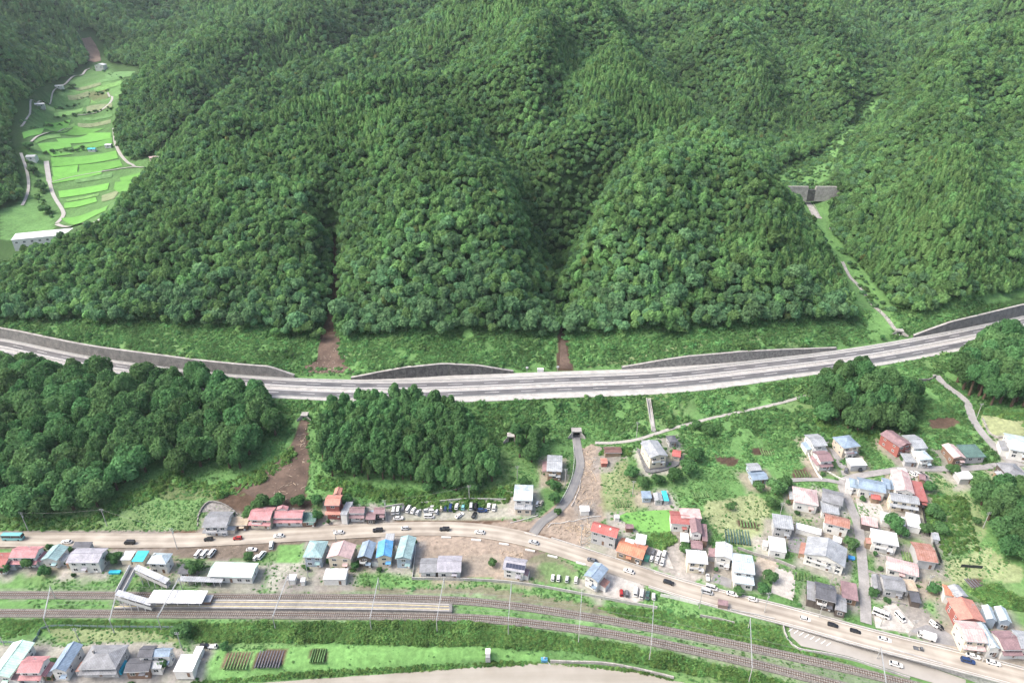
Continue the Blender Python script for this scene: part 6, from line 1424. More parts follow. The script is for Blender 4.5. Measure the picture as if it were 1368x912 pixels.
def vehicle(px, py, kind, c, head, label, group=None, dz=0.0):
    q = car_parts(kind); p = ground(px, py + .8)
    if c not in q['mesh']: q['mesh'][c] = q['body'].mesh('body', paint(c))
    t = thing(NAMES[kind], label, {'pickup_truck':'truck','box_truck':'truck'}.get(NAMES[kind], NAMES[kind]), (p[0], p[1], p[2] + dz), R(head), group)
    link('body', q['mesh'][c], t); link('windows', q['glass'], t)
    for sx in (-1, 1):
        for sy in (-1, 1): link('wheel', q['wheel'], t, (sx*q['wx'], sy*q['wy'], q['rw']))
    for sy in (-1, 1): link('headlight', q['lamp'], t, (q['L']/2, sy*q['W']*.33, q['belt']-.22))
    return t
def road_heading(px, py):
    p = at_z(px, py, 3); i = int(np.argmin(np.hypot(ROAD[:,0]-p[0], ROAD[:,1]-p[1]))); i = min(max(i,1), len(ROAD)-2); d = ROAD[i+1]-ROAD[i-1]; n = normals(ROAD)[i]; far = np.dot((p-ROAD[i])[:2], n) > 0
    return math.degrees(math.atan2(d[1], d[0])) + (0 if far else 180)
GR = 'traffic on the muddy road'
for x, y, k, c, lab in [(19,719.5,'bus','teal','teal and white bus at the far left of the road'),(90,724.5,'sedan','white','white car following the bus on the left road'),(174,725.5,'van','black','black van above the footbridge carport'),(279,721,'hatch','black','black car left of the red car'),(318,719.5,'hatch','red','dark red car on the muddy road'),(373,716.5,'sedan','white','white car passing below the low dark green roof'),(453,712,'sedan','white','white car on the road below the salmon roofed house'),(505,709,'suv','black','black boxy car above the slate grey roof'),(541,706.5,'kei','silver','small silver car above the teal-grey roof'),(594,707.5,'suv','black','black car above the first white barrier'),(641,711.5,'sedan','white','white car below the black parked cars'),(713,725,'sedan','silver','silver car below the torn stream bank'),(791,749,'sedan','grey','dark grey car beside the tall roadside house'),(840,763.5,'sedan','white','white car below the orange workshop'),(893,778.5,'sedan','black','black car on the road above the parked row'),(950,786,'van','white','white van behind another white van'),(944,791.5,'van','silver','pale van in front of the white van'),(978,794,'sedan','white','white car right of the two vans'),(1005,801.5,'kei','white','small white car before the ramp'),(1075,828,'hatch','white','white car at the striped junction'),(1112,836,'hatch','black','black car at the top of the ramp wall'),(1142,844.5,'hatch','black','second black car after the junction'),(1181,855,'sedan','white','white car beside the top of the block wall'),(1226,868,'keitruck','grey','grey pickup below the parked box van'),(1292,883.5,'suv','blue','dark blue car below the pink shop house'),(1299,877,'sedan','white','white car just behind the dark blue car'),(1326,886,'sedan','white','white car with black windows near the right edge')]:
    vehicle(x, y, k, c, road_heading(x, y), lab, GR, .3)
vehicle(1196,888,'sedan','white',-22,'white car coming up the ramp','traffic on the muddy road', .35)
GP = 'cars in the roadside car park'
for x, y, k, c, h, lab in [(526,682,'van','white',92,'white van, leftmost in the car park'),(532,681.5,'van','white',90,'second white van from the left in the car park'),(539,679,'hatch','grey',88,'dark grey car between white vans in the car park'),(546,680,'van','white',75,'white van parked aslant right of the dark grey car'),(552.5,681.5,'sedan','white',72,'white car parked aslant, fifth in the car park row'),(559,684,'hatch','silver',70,'silver car with a black roof edge, sixth in the row'),(532.5,692,'sedan','white',2,'white car parked along the road edge of the car park'),(578.5,677.5,'sedan','white',5,'white car parked sideways at the back of the cluster'),(571,682,'hatch','silver',15,'silver car on the left of the car park cluster'),(578,683,'kei','white',8,'small white car in the middle of the car park cluster'),(584,683.5,'kei','silver',80,'small silver car on the right of the car park cluster'),(573.5,690,'van','white',0,'white van parked lengthwise in front of the cluster'),(590,679,'kei','beige',88,'small cream car left of the dark blue pair'),(595.5,678.5,'hatch','blue',88,'dark blue car, left of the blue pair'),(602,678,'van','blue',88,'longer dark blue van, right of the blue pair'),(610,676.5,'hatch','white',85,'white car standing right of the blue pair'),(619,677,'hatch','teal',85,'teal car in the middle of the car park'),(614,688.5,'sedan','white',42,'white car parked diagonally at the car park edge'),(629.5,676.5,'van','silver',88,'silver van left of a black car'),(635.5,677,'van','black',88,'black van at the back of the car park'),(633.5,688,'hatch','black',72,'black car at the front of the car park'),(644.5,682,'suv','blue',0,'blue-grey car parked sideways right of the black cars'),(653,676.5,'hatch','white',86,'white car right of the sideways blue car'),(660,678,'sedan','white',84,'white car, rightmost in the car park')]:
    vehicle(x, y, k, c, h, lab, GP)
for x, y, k, c, h, lab in [(718,673,'kei','white',70,'small white car beside the pale blue-grey house'),(723,672,'kei','beige',65,'small cream car next to the white one by the pale house'),(460.5,694,'kei','black',20,'small black car in front of the salmon roofed house'),
  (265.5,740,'van','white',80,'white van, left of three at the station'),(274,740,'van','white',80,'white van, middle of three at the station'),(283.5,739,'van','white',80,'white van, right of three at the station'),(336.5,734,'sedan','white',0,'white car parked sideways above the mint station roof'),(363,728.5,'van','white',100,'white van beside the road at the grassy lot'),(350,742,'van','white',72,'white van behind the mint station roof'),(342.5,745,'kei','white',75,'small white car left of the white van behind the station'),
  (738.5,772,'kei','white',80,'small white car, first of four behind the solar house'),(746,772.5,'kei','white',80,'small white car, second of four behind the solar house'),(757.5,774,'kei','silver',80,'small silver car, third of four behind the solar house'),(769.5,775,'kei','white',80,'small white car, fourth of four, beside the tall grey house'),
  (830,792,'kei','red',84,'red car in the gravel parking row'),(837,793,'kei','grey',84,'grey car next to the red one'),(849,790.5,'van','white',78,'white van in the gravel parking row'),(857,793.5,'van','white',76,'second white van in the gravel parking row'),(865,795.5,'sedan','dgreen',76,'dark green car at the end of the gravel parking row'),(873,797,'kei','white',80,'small white car at the fence end of the parking row'),
  (872.5,738,'hatch','grey',62,'dark grey car on the lot right of the orange workshop'),(870.5,746,'kei','white',64,'small white car at the road side of the orange workshop lot'),(880,741,'sedan','white',64,'white car in the middle of the orange workshop lot'),(878,748,'kei','white',64,'small white car below the middle one on the workshop lot'),(887,741,'van','white',66,'white van at the right of the orange workshop lot'),(885,750,'sedan','white',66,'white car nearest the lane on the orange workshop lot'),(945,772,'keitruck','white',78,'small white pickup in front of the narrow white house'),
  (1219.5,634,'kei','white',-60,'small white car, left of three below the village lane'),(1226,634,'kei','white',-60,'small white car, middle of three below the village lane'),(1232.5,635,'hatch','black',-60,'black car, right of three below the village lane'),(1148,626,'suv','black',75,'black car under the flat white carport'),(1339,591.5,'hatch','black',10,'black car parked by the pale house at the right edge'),(1176.5,821,'minibus','white',-32,'white minibus on the grey yard'),(1202,824.5,'van','white',-75,'white van next to the minibus'),(1247,834,'kei','white',-62,'small white car on the lawn edge'),(1254,837,'kei','black',-62,'small black car beside the small white one'),(1237,851,'truck','white',155,'white box truck at the roadside yard'),(285,864,'keitruck','white',0,'small white pickup behind the riverside shed'),(274,863,'kei','black',0,'small black car beside the riverside pickup'),(1130,628,'hatch','grey',60,'grey car in the driveway of the upper houses')]:
    vehicle(x, y, k, c, h, lab, 'parked cars')

# ------------------------------------------------------------------ small odds and ends
def box_at(name, label, cat, px, py, sx, sy, sz, m, rz=0, roof=None):
    p = ground(px, py); t = thing(name, label, cat, p, R(rz)); MB().box(-sx/2,sx/2,-sy/2,sy/2,-.2,sz).build('body', m, t); MB().box(-sx/2-.1,sx/2+.1,-sy/2-.1,sy/2+.1,sz,sz+.1).build('lid', roof or m, t); return t
t = box_at('sluice_gate', 'tall narrow white sluice gate housing on the riverside lawn', 'sluice gate', 652, 878, 1.6, 2.2, 3.6, M_WHITE); MB().box(-.9,.9,-1.6,-1.1,-.5,2.2).build('gate_leaf', M_STEEL, t)
t = box_at('pump_station', 'small blue pump machine at the river edge', 'pump', 727, 882, 2.2, 1.2, 1.0, mat('pump_blue', (.08,.26,.42), .5, .1, 1)); MB().tube([(0,0,.9),(0,0,2.0)], .3, 8).build('motor', M_STEEL, t); MB().tube([(.8,0,.4),(2.4,-1.5,-.6)], .15, 8).build('pipe', M_STEEL, t)
box_at('water_tub', 'bright blue tub beside the big pale gabled house', 'tub', 1137, 746, 2.4, 1.6, .8, mat('tub_blue', (.05,.25,.55), .5, .1, 1), -20)
box_at('tarpaulin_heap', 'blue tarpaulin covering at the bottom left houses', 'tarpaulin', 163, 893, 2.0, 4.5, 1.6, M_TARP)
box_at('storage_box', 'turquoise storage box by the carport beside the footbridge', 'box', 154, 765, 4.5, 1.4, .8, M_TARP)
box_at('garden_shelter', 'small brown roofed shelter beside the low wall near the railway', 'shelter', 965, 810, 3.6, 2.6, 2.2, mat('shelter_brown', (.22,.16,.14), .8, .15, 1), -14, rmat('mauve','X','t'))
box_at('cabinet', 'white equipment cabinet on the hill side of the expressway', 'cabinet', 722, 496.5, 3.5, 1.4, 2.0, M_WHITE)
box_at('skip', 'dark green skip beside the orange workshop lot', 'skip', 864, 747, 1.8, 2.2, 1.5, M_TARPG, -26)
def plot(label, poly_c, w, d, rows, rz, m, hgt):
    p = ground(*poly_c); t = thing('vegetable_plot', label, 'vegetable plot', (p[0], p[1], p[2]), R(rz))
    for k in range(rows):
        y = -w/2 + w*(k+.5)/rows; MB().add([(y-.35,-d/2,-.3),(y+.35,-d/2,-.3),(y+.2,-d/2,hgt),(y-.2,-d/2,hgt),(y-.35,d/2,-.3),(y+.35,d/2,-.3),(y+.2,d/2,hgt),(y-.2,d/2,hgt)],[(0,1,2,3),(7,6,5,4),(0,4,5,1),(1,5,6,2),(2,6,7,3),(3,7,4,0)]).build('row', m, t)
M_CROP = leaf_mat('crop_leaves', (.16,.26,.11), .25, .2); M_MULCH = mat('black_mulch', (.10,.10,.115), .5, .3, 1.2)
plot('vegetable plot with pale green rows by the river', (318,882), 9, 7, 8, 0, M_CROP, .3); plot('vegetable plot under dark plastic mulch by the river', (360,880), 9.5, 7, 9, 0, M_MULCH, .3); plot('small dark bean plot on the riverside lawn', (425,876), 5.5, 5.5, 6, 0, M_CROP, .7)
plot('dark garden plot with rows behind the pale blue roofed house', (1000,700), 8, 4, 6, -8, M_CROP, .35); plot('bluish cabbage plot above the white court', (985,716), 11, 9, 9, -10, leaf_mat('cabbage_leaves', (.09,.16,.15), .3, .2), .45); plot('striped garden plot in the field left of the upper houses', (1026,603), 8, 6, 7, 0, M_CROP, .3)
plot('bean rows in the garden above the grey tiled house', (1200,764), 7, 4, 6, -20, M_CROP, .6); plot('brown garden plot left of the curved white garden wall', (1072,633), 8, 4.5, 6, 0, M_CROP, .3); plot('short crop rows behind the patched rose roof', (1050,655), 6, 4, 5, -10, M_CROP, .4)
plot('dark tilled rows in the meadow by the right woods', (1302,778), 6, 5, 5, 10, M_MULCH, .2); plot('green rows beside the rusty striped barn', (1215,744), 6, 5, 6, -15, M_CROP, .5); plot('tall crop rows at the lawn above the dark slate house', (1075,772), 9, 4, 7, -18, M_CROP, .6); plot('pale crop rows below the cream house terrace', (935,660), 8, 5, 7, 8, M_CROP, .3); plot('garden rows right of the little red hut', (830,672), 7, 5, 6, 0, M_CROP, .3)
wall_along('low white wall along the village lane bend', [(1104,630),(1116,636),(1128,642)], .9, .15, M_FENCE, seg=2.0); wall_along('pale block wall around the big pale gabled house', [(1066,744),(1090,755),(1128,768)], 1.1, .2, M_CONC, seg=2.4); wall_along('garden wall of the white flat roofed house', [(1161,724),(1166,738),(1190,746)], 1.0, .15, M_CONC, seg=2.2); wall_along('low wall in front of the grey tiled village house', [(1164,798),(1186,803),(1210,808)], 1.0, .15, M_CONC_D, seg=2.2)
# zebra hatching at the junction
P = at_z(1082, 834, 3.4); z0 = thing('junction_marking', 'white hatched marking where the ramp leaves the road', 'road marking', P, R(-22))
for k in range(8):
    lx, ly = -6.5 + k*1.9, -4.4 - .15*k; c_, s_ = math.cos(R(-22)), math.sin(R(-22)); wx, wy = P[0] + lx*c_ - ly*s_, P[1] + lx*s_ + ly*c_
    MB().box(-.14,.14,-1.3,1.3,0,.012).build('stripe', M_WHITE, z0, (lx, ly, float(height(wx, wy)) + .42 - P[2]), R(-35))
# small sign gantry posts beside the expressway
for x, y, lab in [(704,498,'white sign post on the hill side of the expressway, left of the cabinet'),(745,497,'white sign post at the foot of the narrow mud chute')]:
    p = ground(x, y); t = thing('sign_post', lab, 'sign', p); MB().tube([(0,0,-.3),(0,0,4.2)], .09, 8).build('post', M_STEEL, t); MB().box(-.7,.7,-.06,.04,3.0,4.1).build('panel', M_WHITE, t)
# ------------------------------------------------------------------ individual trees near the valley
M_GROVE = leaf_mat('grove_foliage', (.092, .196, .076), zone=.25, obj_var=.24, hue=.018)
M_GCEDAR = leaf_mat('grove_cedar_foliage', (.100, .216, .084), zone=.25, obj_var=.2, hue=.012)
M_GARDEN = leaf_mat('garden_tree_foliage', (.084, .184, .070), zone=.2, obj_var=.2, hue=.015)
BIG = [broad_crown('crown', M_GROVE, 50 + i, leaves=1500, lobes=[16, 22, 19, 26][i], zr=[.8, .9, .7, .85][i], size=.085, lobe=.36) for i in range(4)]
CED = [conifer_crown('crown', M_GCEDAR, 60 + i, leaves=1200, h=[2.3, 2.6, 2.0][i], size=.10, pw=[.42,.5,.38][i], lump=.32) for i in range(3)]
TALL = [broad_crown('crown', [M_GCEDAR, M_GCEDAR, M_GROVE, M_GCEDAR][i], 65 + i, leaves=1100, lobes=[15, 19, 13, 17][i], zr=[1.15, .95, 1.0, 1.25][i], size=.10, lobe=.34, z0=1.1) for i in range(4)]
GAR = [broad_crown('crown', M_GARDEN, 70 + i, leaves=900, lobes=[12, 15][i], zr=.85, size=.10) for i in range(2)]
TRUNK = MB().tube([(0,0,-.06),(.01,0,.25),(-.01,.01,.6),(0,0,1.0)], [.055,.04,.032,.02], 7)
TRUNK.tube([(0,0,.5),(.10,.04,.85)], [.02,.008], 5).tube([(0,0,.55),(-.09,-.05,.9)], [.018,.008], 5)
TRUNK_ME = TRUNK.mesh('trunk', M_BARK)
def tree(x, y, r, h, meshes, name, label, group, g, crown_base=.06):
    z = float(height(x, y)); t = thing(name, label, 'tree', (x, y, z), g.random() * 6.28, group)
    link('trunk', TRUNK_ME, t).scale = (h*.8, h*.8, h*.8)
    o = link('crown', meshes[g.integers(len(meshes))], t)
    if 'cedar' in name or 'larch' in name: o.scale = (r, r, h * .95 / 2.75); o.location = (0, 0, -h * .04)
    else:
        if name == 'leafy_tree': crown_base = .2
        rz = min(h * (1 - crown_base) / 1.62, r * (1.6 if name != 'leafy_tree' else 1.9)); o.scale = (r, r, rz); o.location = (0, 0, h - rz * 2.02)
    return t
TREES = []
def grove(poly, spacing, r, h, meshes, name, label, group, seed, limit=400, dome=0.0):
    """fill a photo-pixel outline (where the trunks stand) with trees"""
    g = np.random.default_rng(seed); W = np.array([ground(*p)[:2] for p in poly]); lo, hi = W.min(0), W.max(0); n = 0
    for yy in np.arange(lo[1], hi[1], spacing * .9):
        for xx in np.arange(lo[0], hi[0], spacing):
            x = xx + g.uniform(-.38, .38) * spacing; y = yy + g.uniform(-.38, .38) * spacing
            if n >= limit or not in_poly(W, np.array(x), np.array(y)): continue
            k = g.uniform(.72, 1.28); mid = (lo + hi) / 2; q = min(1, ((x - mid[0]) / (hi[0] - lo[0])) ** 2 * 4 + ((y - mid[1]) / (hi[1] - lo[1])) ** 2 * 4); tree(x, y, r * k, h * g.uniform(.8, 1.15) * (1 - dome * q), meshes, name, label, group, g); TREES.append((x, y, r)); n += 1
    return n
nb = grove([(-40,487),(0,490),(60,497),(120,505),(168,518),(215,514),(280,522),(350,536),(365,552),(374,585),(352,606),(320,630),(285,646),(230,628),(180,640),(160,662),(120,690),(40,690),(-40,698)], 8.7, 6.5, 16, BIG, 'broadleaf_tree', 'dark broadleaf tree in the wood left of the brown landslide', 'wood left of the landslide', 1, 270)
nc = grove([(438,558),(470,544),(560,543),(612,555),(635,582),(655,612),(672,640),(660,652),(610,655),(560,652),(500,648),(440,636),(424,600)], 5.1, 4.0, 13, TALL, 'leafy_tree', 'leafy tree in the dense grove between the landslide and the curving lane', 'dense grove below the expressway', 2, 260)
nd = grove([(1088,548),(1100,520),(1150,503),(1204,512),(1226,545),(1216,572),(1180,582),(1120,578),(1090,564)], 6.4, 5.8, 24, BIG, 'broadleaf_tree', 'dark broadleaf tree in the rounded clump above the upper houses', 'rounded clump above the village', 3, 40, .55)
ne = grove([(1264,500),(1285,482),(1320,464),(1368,447),(1395,440),(1400,540),(1368,553),(1320,546),(1290,528)], 7.0, 5.6, 19, BIG, 'broadleaf_tree', 'dark broadleaf tree in the wood at the right edge by the expressway', 'wood at the right edge', 4, 60)
nf = grove([(1302,655),(1340,648),(1400,650),(1420,760),(1368,758),(1332,735),(1318,700)], 6.8, 5.2, 12, BIG, 'broadleaf_tree', 'bluish-green tree in the wood at the right edge below the dark grey house', 'wood right of the meadow', 5, 26)
ng = grove([(684,585),(730,590),(722,612),(700,625),(684,612)], 5.8, 3.6, 12, BIG, 'broadleaf_tree', 'broadleaf tree right of the dense grove', 'trees right of the dense grove', 6, 12)
print('grove counts', nb, nc, nd, ne, nf, ng)
g = np.random.default_rng(9)
for x, y, r, h, lab in [(261,765,3.8,6,'round green tree between the station roofs'),(42,757,3.2,6,'dark round tree below the red-pink roofed house by the railway'),(60,768,2.6,4.5,'small tree left of the white apartment house'),(155,752,3.2,5.5,'dark tree right of the white apartment house'),(67,734,1.6,3,'clipped round tree behind the grey-green roof'),(8,765,3,5,'tree at the left edge below the road'),
  (335,690,3.2,6,'tree behind the low brown shop'),(350,680,4.2,8,'dark tree behind the left pink roofed house'),(372,676,3.8,7,'tree between the pink houses and the landslide'),(400,676,3.4,6,'tree at the foot of the landslide, right side'),(424,694,2.6,5,'round tree left of the salmon roofed house'),(425,675,3,6,'tree behind the low dark green roof'),(465,672,3,5,'bushy tree right of the salmon roofed house'),
  (700,648,2.6,5,'dark tree behind the pale blue-grey house'),(740,655,3,6,'upper of two trees left of the lane'),(741,672,3,6,'lower of two trees left of the lane'),(745,688,1.8,4,'little tree at the end of the lane'),(600,650,4.5,6,'bright bushy tree at the lower edge of the dense grove, left one'),(632,655,4.5,6,'bright bushy tree at the lower edge of the dense grove, right one'),(575,655,4,5.5,'low bushy tree below the dense grove'),
  (843,636,3.4,6,'tree left of the terrace wall'),(858,648,3,5,'tree below the terrace wall, left one'),(878,646,3.2,5,'tree below the terrace wall, second from the left'),(900,642,4,7,'tree below the terrace wall, third from the left'),(918,632,4.4,8,'big tree right of the terrace wall'),(930,615,4,7,'tree up the slope right of the cream house'),(945,580,3.6,6,'bushy tree on the field bank right of the cream house'),(930,572,3,5,'bushy tree at the embankment path'),
  (1035,660,4.6,8,'round tree beside the blue-grey field shed'),(1047,650,3.4,6,'smaller tree right of the blue-grey field shed'),(1030,678,3.2,5.5,'round tree below the blue-grey field shed'),(1012,655,2.8,5,'bush-like tree below the field shed'),(915,738,3,5,'tree left of the white walled house'),(975,680,2,3.5,'small tree at the edge of the dry field'),(1190,708,4,9,'conifer-like tree beside the flat white village roofs'),(1201,716,3,6,'tree right of the white flat roofed house'),
  (1135,733,3.2,6,'tree beside the lane below the rusty storehouse'),(1028,775,3.2,5,'garden tree right of the white court, upper'),(1018,790,2.6,4,'garden tree right of the white court, lower'),(986,793,2.2,3.5,'clipped bush in front of the two-tier pale house'),(1271,633,3.2,6,'tree at the end of the village lane'),(1245,690,4,6,'bushy tree behind the hedge, upper'),(1255,712,3.6,5.5,'bushy tree behind the hedge, middle'),(1240,655,3,5,'tree right of the dull red roof'),(1303,700,2,4,'lone little tree in the meadow'),(1235,712,3,5,'bushy tree by the flat white roofs'),
  (1178,453,1.8,3,'round bush at the culvert by the expressway'),(245,850,4,6.5,'dark tree at the left end of the riverside reeds'),(220,890,2.6,4.5,'garden tree left of the white riverside shed'),(300,866,1.8,3,'round bush at the vegetable plots'),(658,756,2,4,'young tree on the muddy lot by the solar house'),(280,780,1.8,3,'small tree below the station awning'),(332,746,2.2,3.5,'bush at the corner of the mint station roof'),(800,540,3,6,'pale bushy tree on the embankment edge'),(1245,790,2.6,4.5,'tree behind the grey tiled village house'),(1165,795,2.2,4,'garden tree at the lane corner'),(1080,795,1.8,3,'clipped tree in front of the slate house'),(475,760,1.8,4,'shrub between the slate and pink gabled houses'),
  (55,255,6,9,'large tree beside the track left of the rice fields'),(45,232,5,8,'tree beside the lower valley track'),(40,200,5,8,'tree at the left margin of the upper fields'),(62,285,6,8,'tree by the bend below the rice fields'),(98,118,5,7,'tree in the uppermost fields')]:
    p = ground(x, y); tree(p[0], p[1], r, h, GAR, 'garden_tree', lab, 'single trees', g, .15); TREES.append((p[0], p[1], r))

# ------------------------------------------------------------------ forest (one mass)
o = instancer('forest', np.stack([fx, fy, fz + lift], -1), np.stack([np.zeros(nF), np.zeros(nF), rng.random(nF) * 6.28], -1), np.stack([size, size, tall], -1), kind, FOREST_KINDS)
tag(o, 'dense mixed forest covering the hills', 'forest', kind='stuff')

# trodden yards round the village houses
for lab, w, d, h_, t in HOUSES:
    if t.location.y > 420: continue
    c, s_ = math.cos(-t.rotation_euler.z), math.sin(-t.rotation_euler.z); k = (np.abs(GX - t.location.x) < 22) & (np.abs(GY - t.location.y) < 22)
    X = GX[k] - t.location.x; Y = GY[k] - t.location.y; u, v = X*c - Y*s_, X*s_ + Y*c
    e = np.maximum(np.abs(u) - w/2, np.abs(v) - d/2); a = (1 - smooth(1.5, 5.2, e + 2.2 * fbm(GX[k], GY[k], 5, 2))) * .85
    col = (GRAVEL * (.75 + .45 * random.random()) if random.random() < .7 else SILT * .9) * (1 + .2 * fbm(GX[k], GY[k], 3, 2))[:, None]
    GCOL[k, :3] = GCOL[k, :3] * (1 - a[:, None]) + col * a[:, None]; BARE[k] = np.maximum(BARE[k], a)
bpy.data.meshes['ground'].color_attributes['cover'].data.foreach_set('color', GCOL.ravel())
# garden shrubs beside the houses
gs = np.random.default_rng(77)
for lab, w, d, h_, t in HOUSES:
    if t.location.y > 420 or len(lab.split()) > 10 or 'house' not in t.name: continue
    for where, lx, ly in (('in front of', -.3*w, -d/2-1.8), ('behind', .25*w, d/2+1.6), ('at one end of', (w/2+1.6) * (1 if t.location.x < 0 else -1), -.2*d)):
        if gs.random() < .38: continue
        a = t.rotation_euler.z; x_, y_ = t.location.x + lx*math.cos(a) - ly*math.sin(a), t.location.y + lx*math.sin(a) + ly*math.cos(a)
        if any(nearest(P[::3], np.array([x_]), np.array([y_]))[0][0] < q_ + 1 for P, q_ in ((ROAD, 4.5), (MID_LANE, 2.2), (LANE, 2.2), (SIDE_LANE, 2.2))): continue
        tree(x_, y_, .9 + .8*gs.random(), 1.4 + 1.6*gs.random(), GAR, 'garden_shrub', 'shrub %s the %s' % (where, lab), 'garden shrubs', gs, .0)['category'] = 'shrub'
# ------------------------------------------------------------------ weeds, vines and reeds
WK = [tuft('wk%d' % i, M_WEED, 80 + i, n=[34, 26, 42][i], size=[.24, .28, .2][i]) for i in range(3)]
RK = [tuft('rk%d' % i, M_REED, 90 + i, n=[46, 36][i], h=1.1, size=.2) for i in range(2)]
hx = np.array([[t.location.x, t.location.y, math.hypot(w, d) * .46] for _, w, d, _, t in HOUSES])
LINES = [(ROAD, 5.6), (RAIL_A, 2.4), (RAIL_B, 2.4), (LANE, 2.4), (TUNNEL_PATH, 1.3), (SIDE_LANE, 2.3), (MID_LANE, 2.3), (YARD_PATH, 1.6), (RAMP, 6)]
def free(x, y):
    k = np.ones(len(x), bool)
    for P, w in LINES: k &= nearest(P[::3], x, y)[0] > w
    d, z, s = nearest(EXPRESS, x, y); sg = d * s; fw = np.interp(x, WX, FAR_W); nw = np.interp(x, WX, NEAR_W)
    k &= (sg > fw + 3.2) | (sg < -nw - .6)
    for a, b, c in hx: k &= np.hypot(x - a, y - b) > c
    k &= ~in_poly(pl, x, y)
    sa, sb = ground(873, 577), ground(866, 533); k &= nearest(np.array([sa, sb]), x, y)[0] > 1.9
    return k
def bare_at(x, y):
    i = np.clip(np.searchsorted(XS, x), 0, nx - 1); j = np.clip(np.searchsorted(YS, y), 0, ny - 1); return BARE[j, i]
def scatter_weeds(n, seed):
    g = np.random.default_rng(seed); y = 150 + 262 * g.random(n) ** .8; x = (g.random(n) * 2 - 1) * (y * .80 + 40)
    k = (bare_at(x, y) < g.random(n) * .9 + .05) & (fbm(x, y, 7, 2) > -.35 + .25 * g.standard_normal(n) * .5)
    x, y = x[k], y[k]; k = free(x, y); x, y = x[k], y[k]; z = height(x, y); px, py = project(x, y, z)
    k = z > -3.6
    return x[k], y[k], z[k], px[k], py[k], g
x, y, z, px, py, g = scatter_weeds(190000, 21)
tall_zone = smooth(9, 15, z) * (y > 250) * 1.0
s = (.26 + .5 * g.random(len(x)) ** 2.5) * (1 + 1.0 * tall_zone)
s = np.where(g.random(len(x)) < .012 + .02 * (fbm(x, y, 22, 2) > .12), s * 2.4, s); hgt = s * (.45 + .55 * tall_zone + .25 * g.random(len(x)))
o = instancer('undergrowth', np.stack([x, y, z], -1), np.stack([g.normal(size=len(x))*.1, g.normal(size=len(x))*.1, g.random(len(x))*6.28], -1), np.stack([s, s, hgt], -1), g.integers(0, 3, len(x)), WK)
tag(o, 'green weeds and vines over banks and verges', 'undergrowth', kind='stuff'); print('weeds', len(x), 'forest', nF)
def belt(poly, n, seed, lo, hi, hm, name, label, kinds):
    g = np.random.default_rng(seed); xs = [p[0] for p in poly]; ys = [p[1] for p in poly]
    W = np.array([ground(*p)[:2] for p in poly]); lo_, hi_ = W.min(0), W.max(0); x = g.uniform(lo_[0], hi_[0], n * 6); y = g.uniform(lo_[1], hi_[1], n * 6); k = in_poly(W, x, y); x, y = x[k][:n], y[k][:n]; k = free(x, y); x, y = x[k], y[k]; z = height(x, y)
    cl = 1 + .5 * fbm(x, y, 8, 2); s = (lo + (hi - lo) * g.random(len(x)) ** 2) * cl
    return x, y, z, s, s * hm * cl
B = [belt([(258,834),(420,833),(560,832),(640,834),(700,840),(760,850),(840,864),(930,884),(1010,902),(1100,925),(1080,935),(960,905),(860,886),(760,868),(700,866),(650,861),(560,861),(440,857),(260,856)], 8500, 31, .6, 1.5, 1.0, '', '', RK),
     belt([(-20,826),(150,828),(260,832),(258,852),(180,842),(80,838),(-20,858)], 1500, 32, .4, 1.0, .7, '', '', RK), belt([(250,912),(380,898),(480,893),(590,887),(650,884),(730,883),(850,892),(900,905),(900,910),(850,897),(730,888),(650,890),(590,894),(480,901),(380,906),(250,918)], 1500, 33, .4, .9, .7, '', '', RK),
     belt([(800,812),(880,815),(940,828),(1040,838),(1060,862),(1150,890),(1100,888),(960,850),(850,830)], 2200, 34, .4, 1.0, .7, '', '', RK), belt([(1230,660),(1290,665),(1310,735),(1262,742),(1240,700)], 700, 35, .6, 1.5, .9, '', '', RK), belt([(1295,790),(1330,780),(1368,800),(1368,815),(1320,808)], 400, 36, .6, 1.3, .8, '', '', RK), belt([(868,716),(896,712),(905,722),(885,735),(868,728)], 260, 37, .6, 1.4, .9, '', '', RK), belt([(805,598),(845,598),(842,610),(800,608)], 200, 38, .6, 1.2, .9, '', '', RK), belt([(424,636),(500,652),(560,656),(610,660),(690,648),(692,668),(610,684),(560,678),(500,668),(424,652)], 900, 39, .7, 2.0, 1.1, '', '', RK),
     belt([(-40,694),(40,692),(120,692),(165,660),(235,630),(285,648),(340,630),(390,598),(397,612),(345,648),(290,666),(235,652),(180,676),(130,706),(-40,712)], 1100, 40, .6, 1.7, 1.0, '', '', RK), belt([(1086,560),(1120,574),(1180,580),(1222,566),(1226,580),(1180,592),(1110,586)], 300, 44, .6, 1.6, 1.0, '', '', RK), belt([(1285,528),(1310,545),(1368,552),(1368,562),(1305,554)], 150, 45, .6, 1.5, 1.0, '', '', RK)]
x, y, z, s, hgt = [np.concatenate([b[i] for b in B]) for i in range(5)]; g = np.random.default_rng(41)
o = instancer('riverside_shrubbery', np.stack([x, y, z], -1), np.stack([g.normal(size=len(x))*.1, g.normal(size=len(x))*.1, g.random(len(x))*6.28], -1), np.stack([s, s, hgt], -1), g.integers(0, 2, len(x)), RK)
tag(o, 'tall yellow-green weeds and reeds beside the railway', 'shrubbery', kind='stuff')
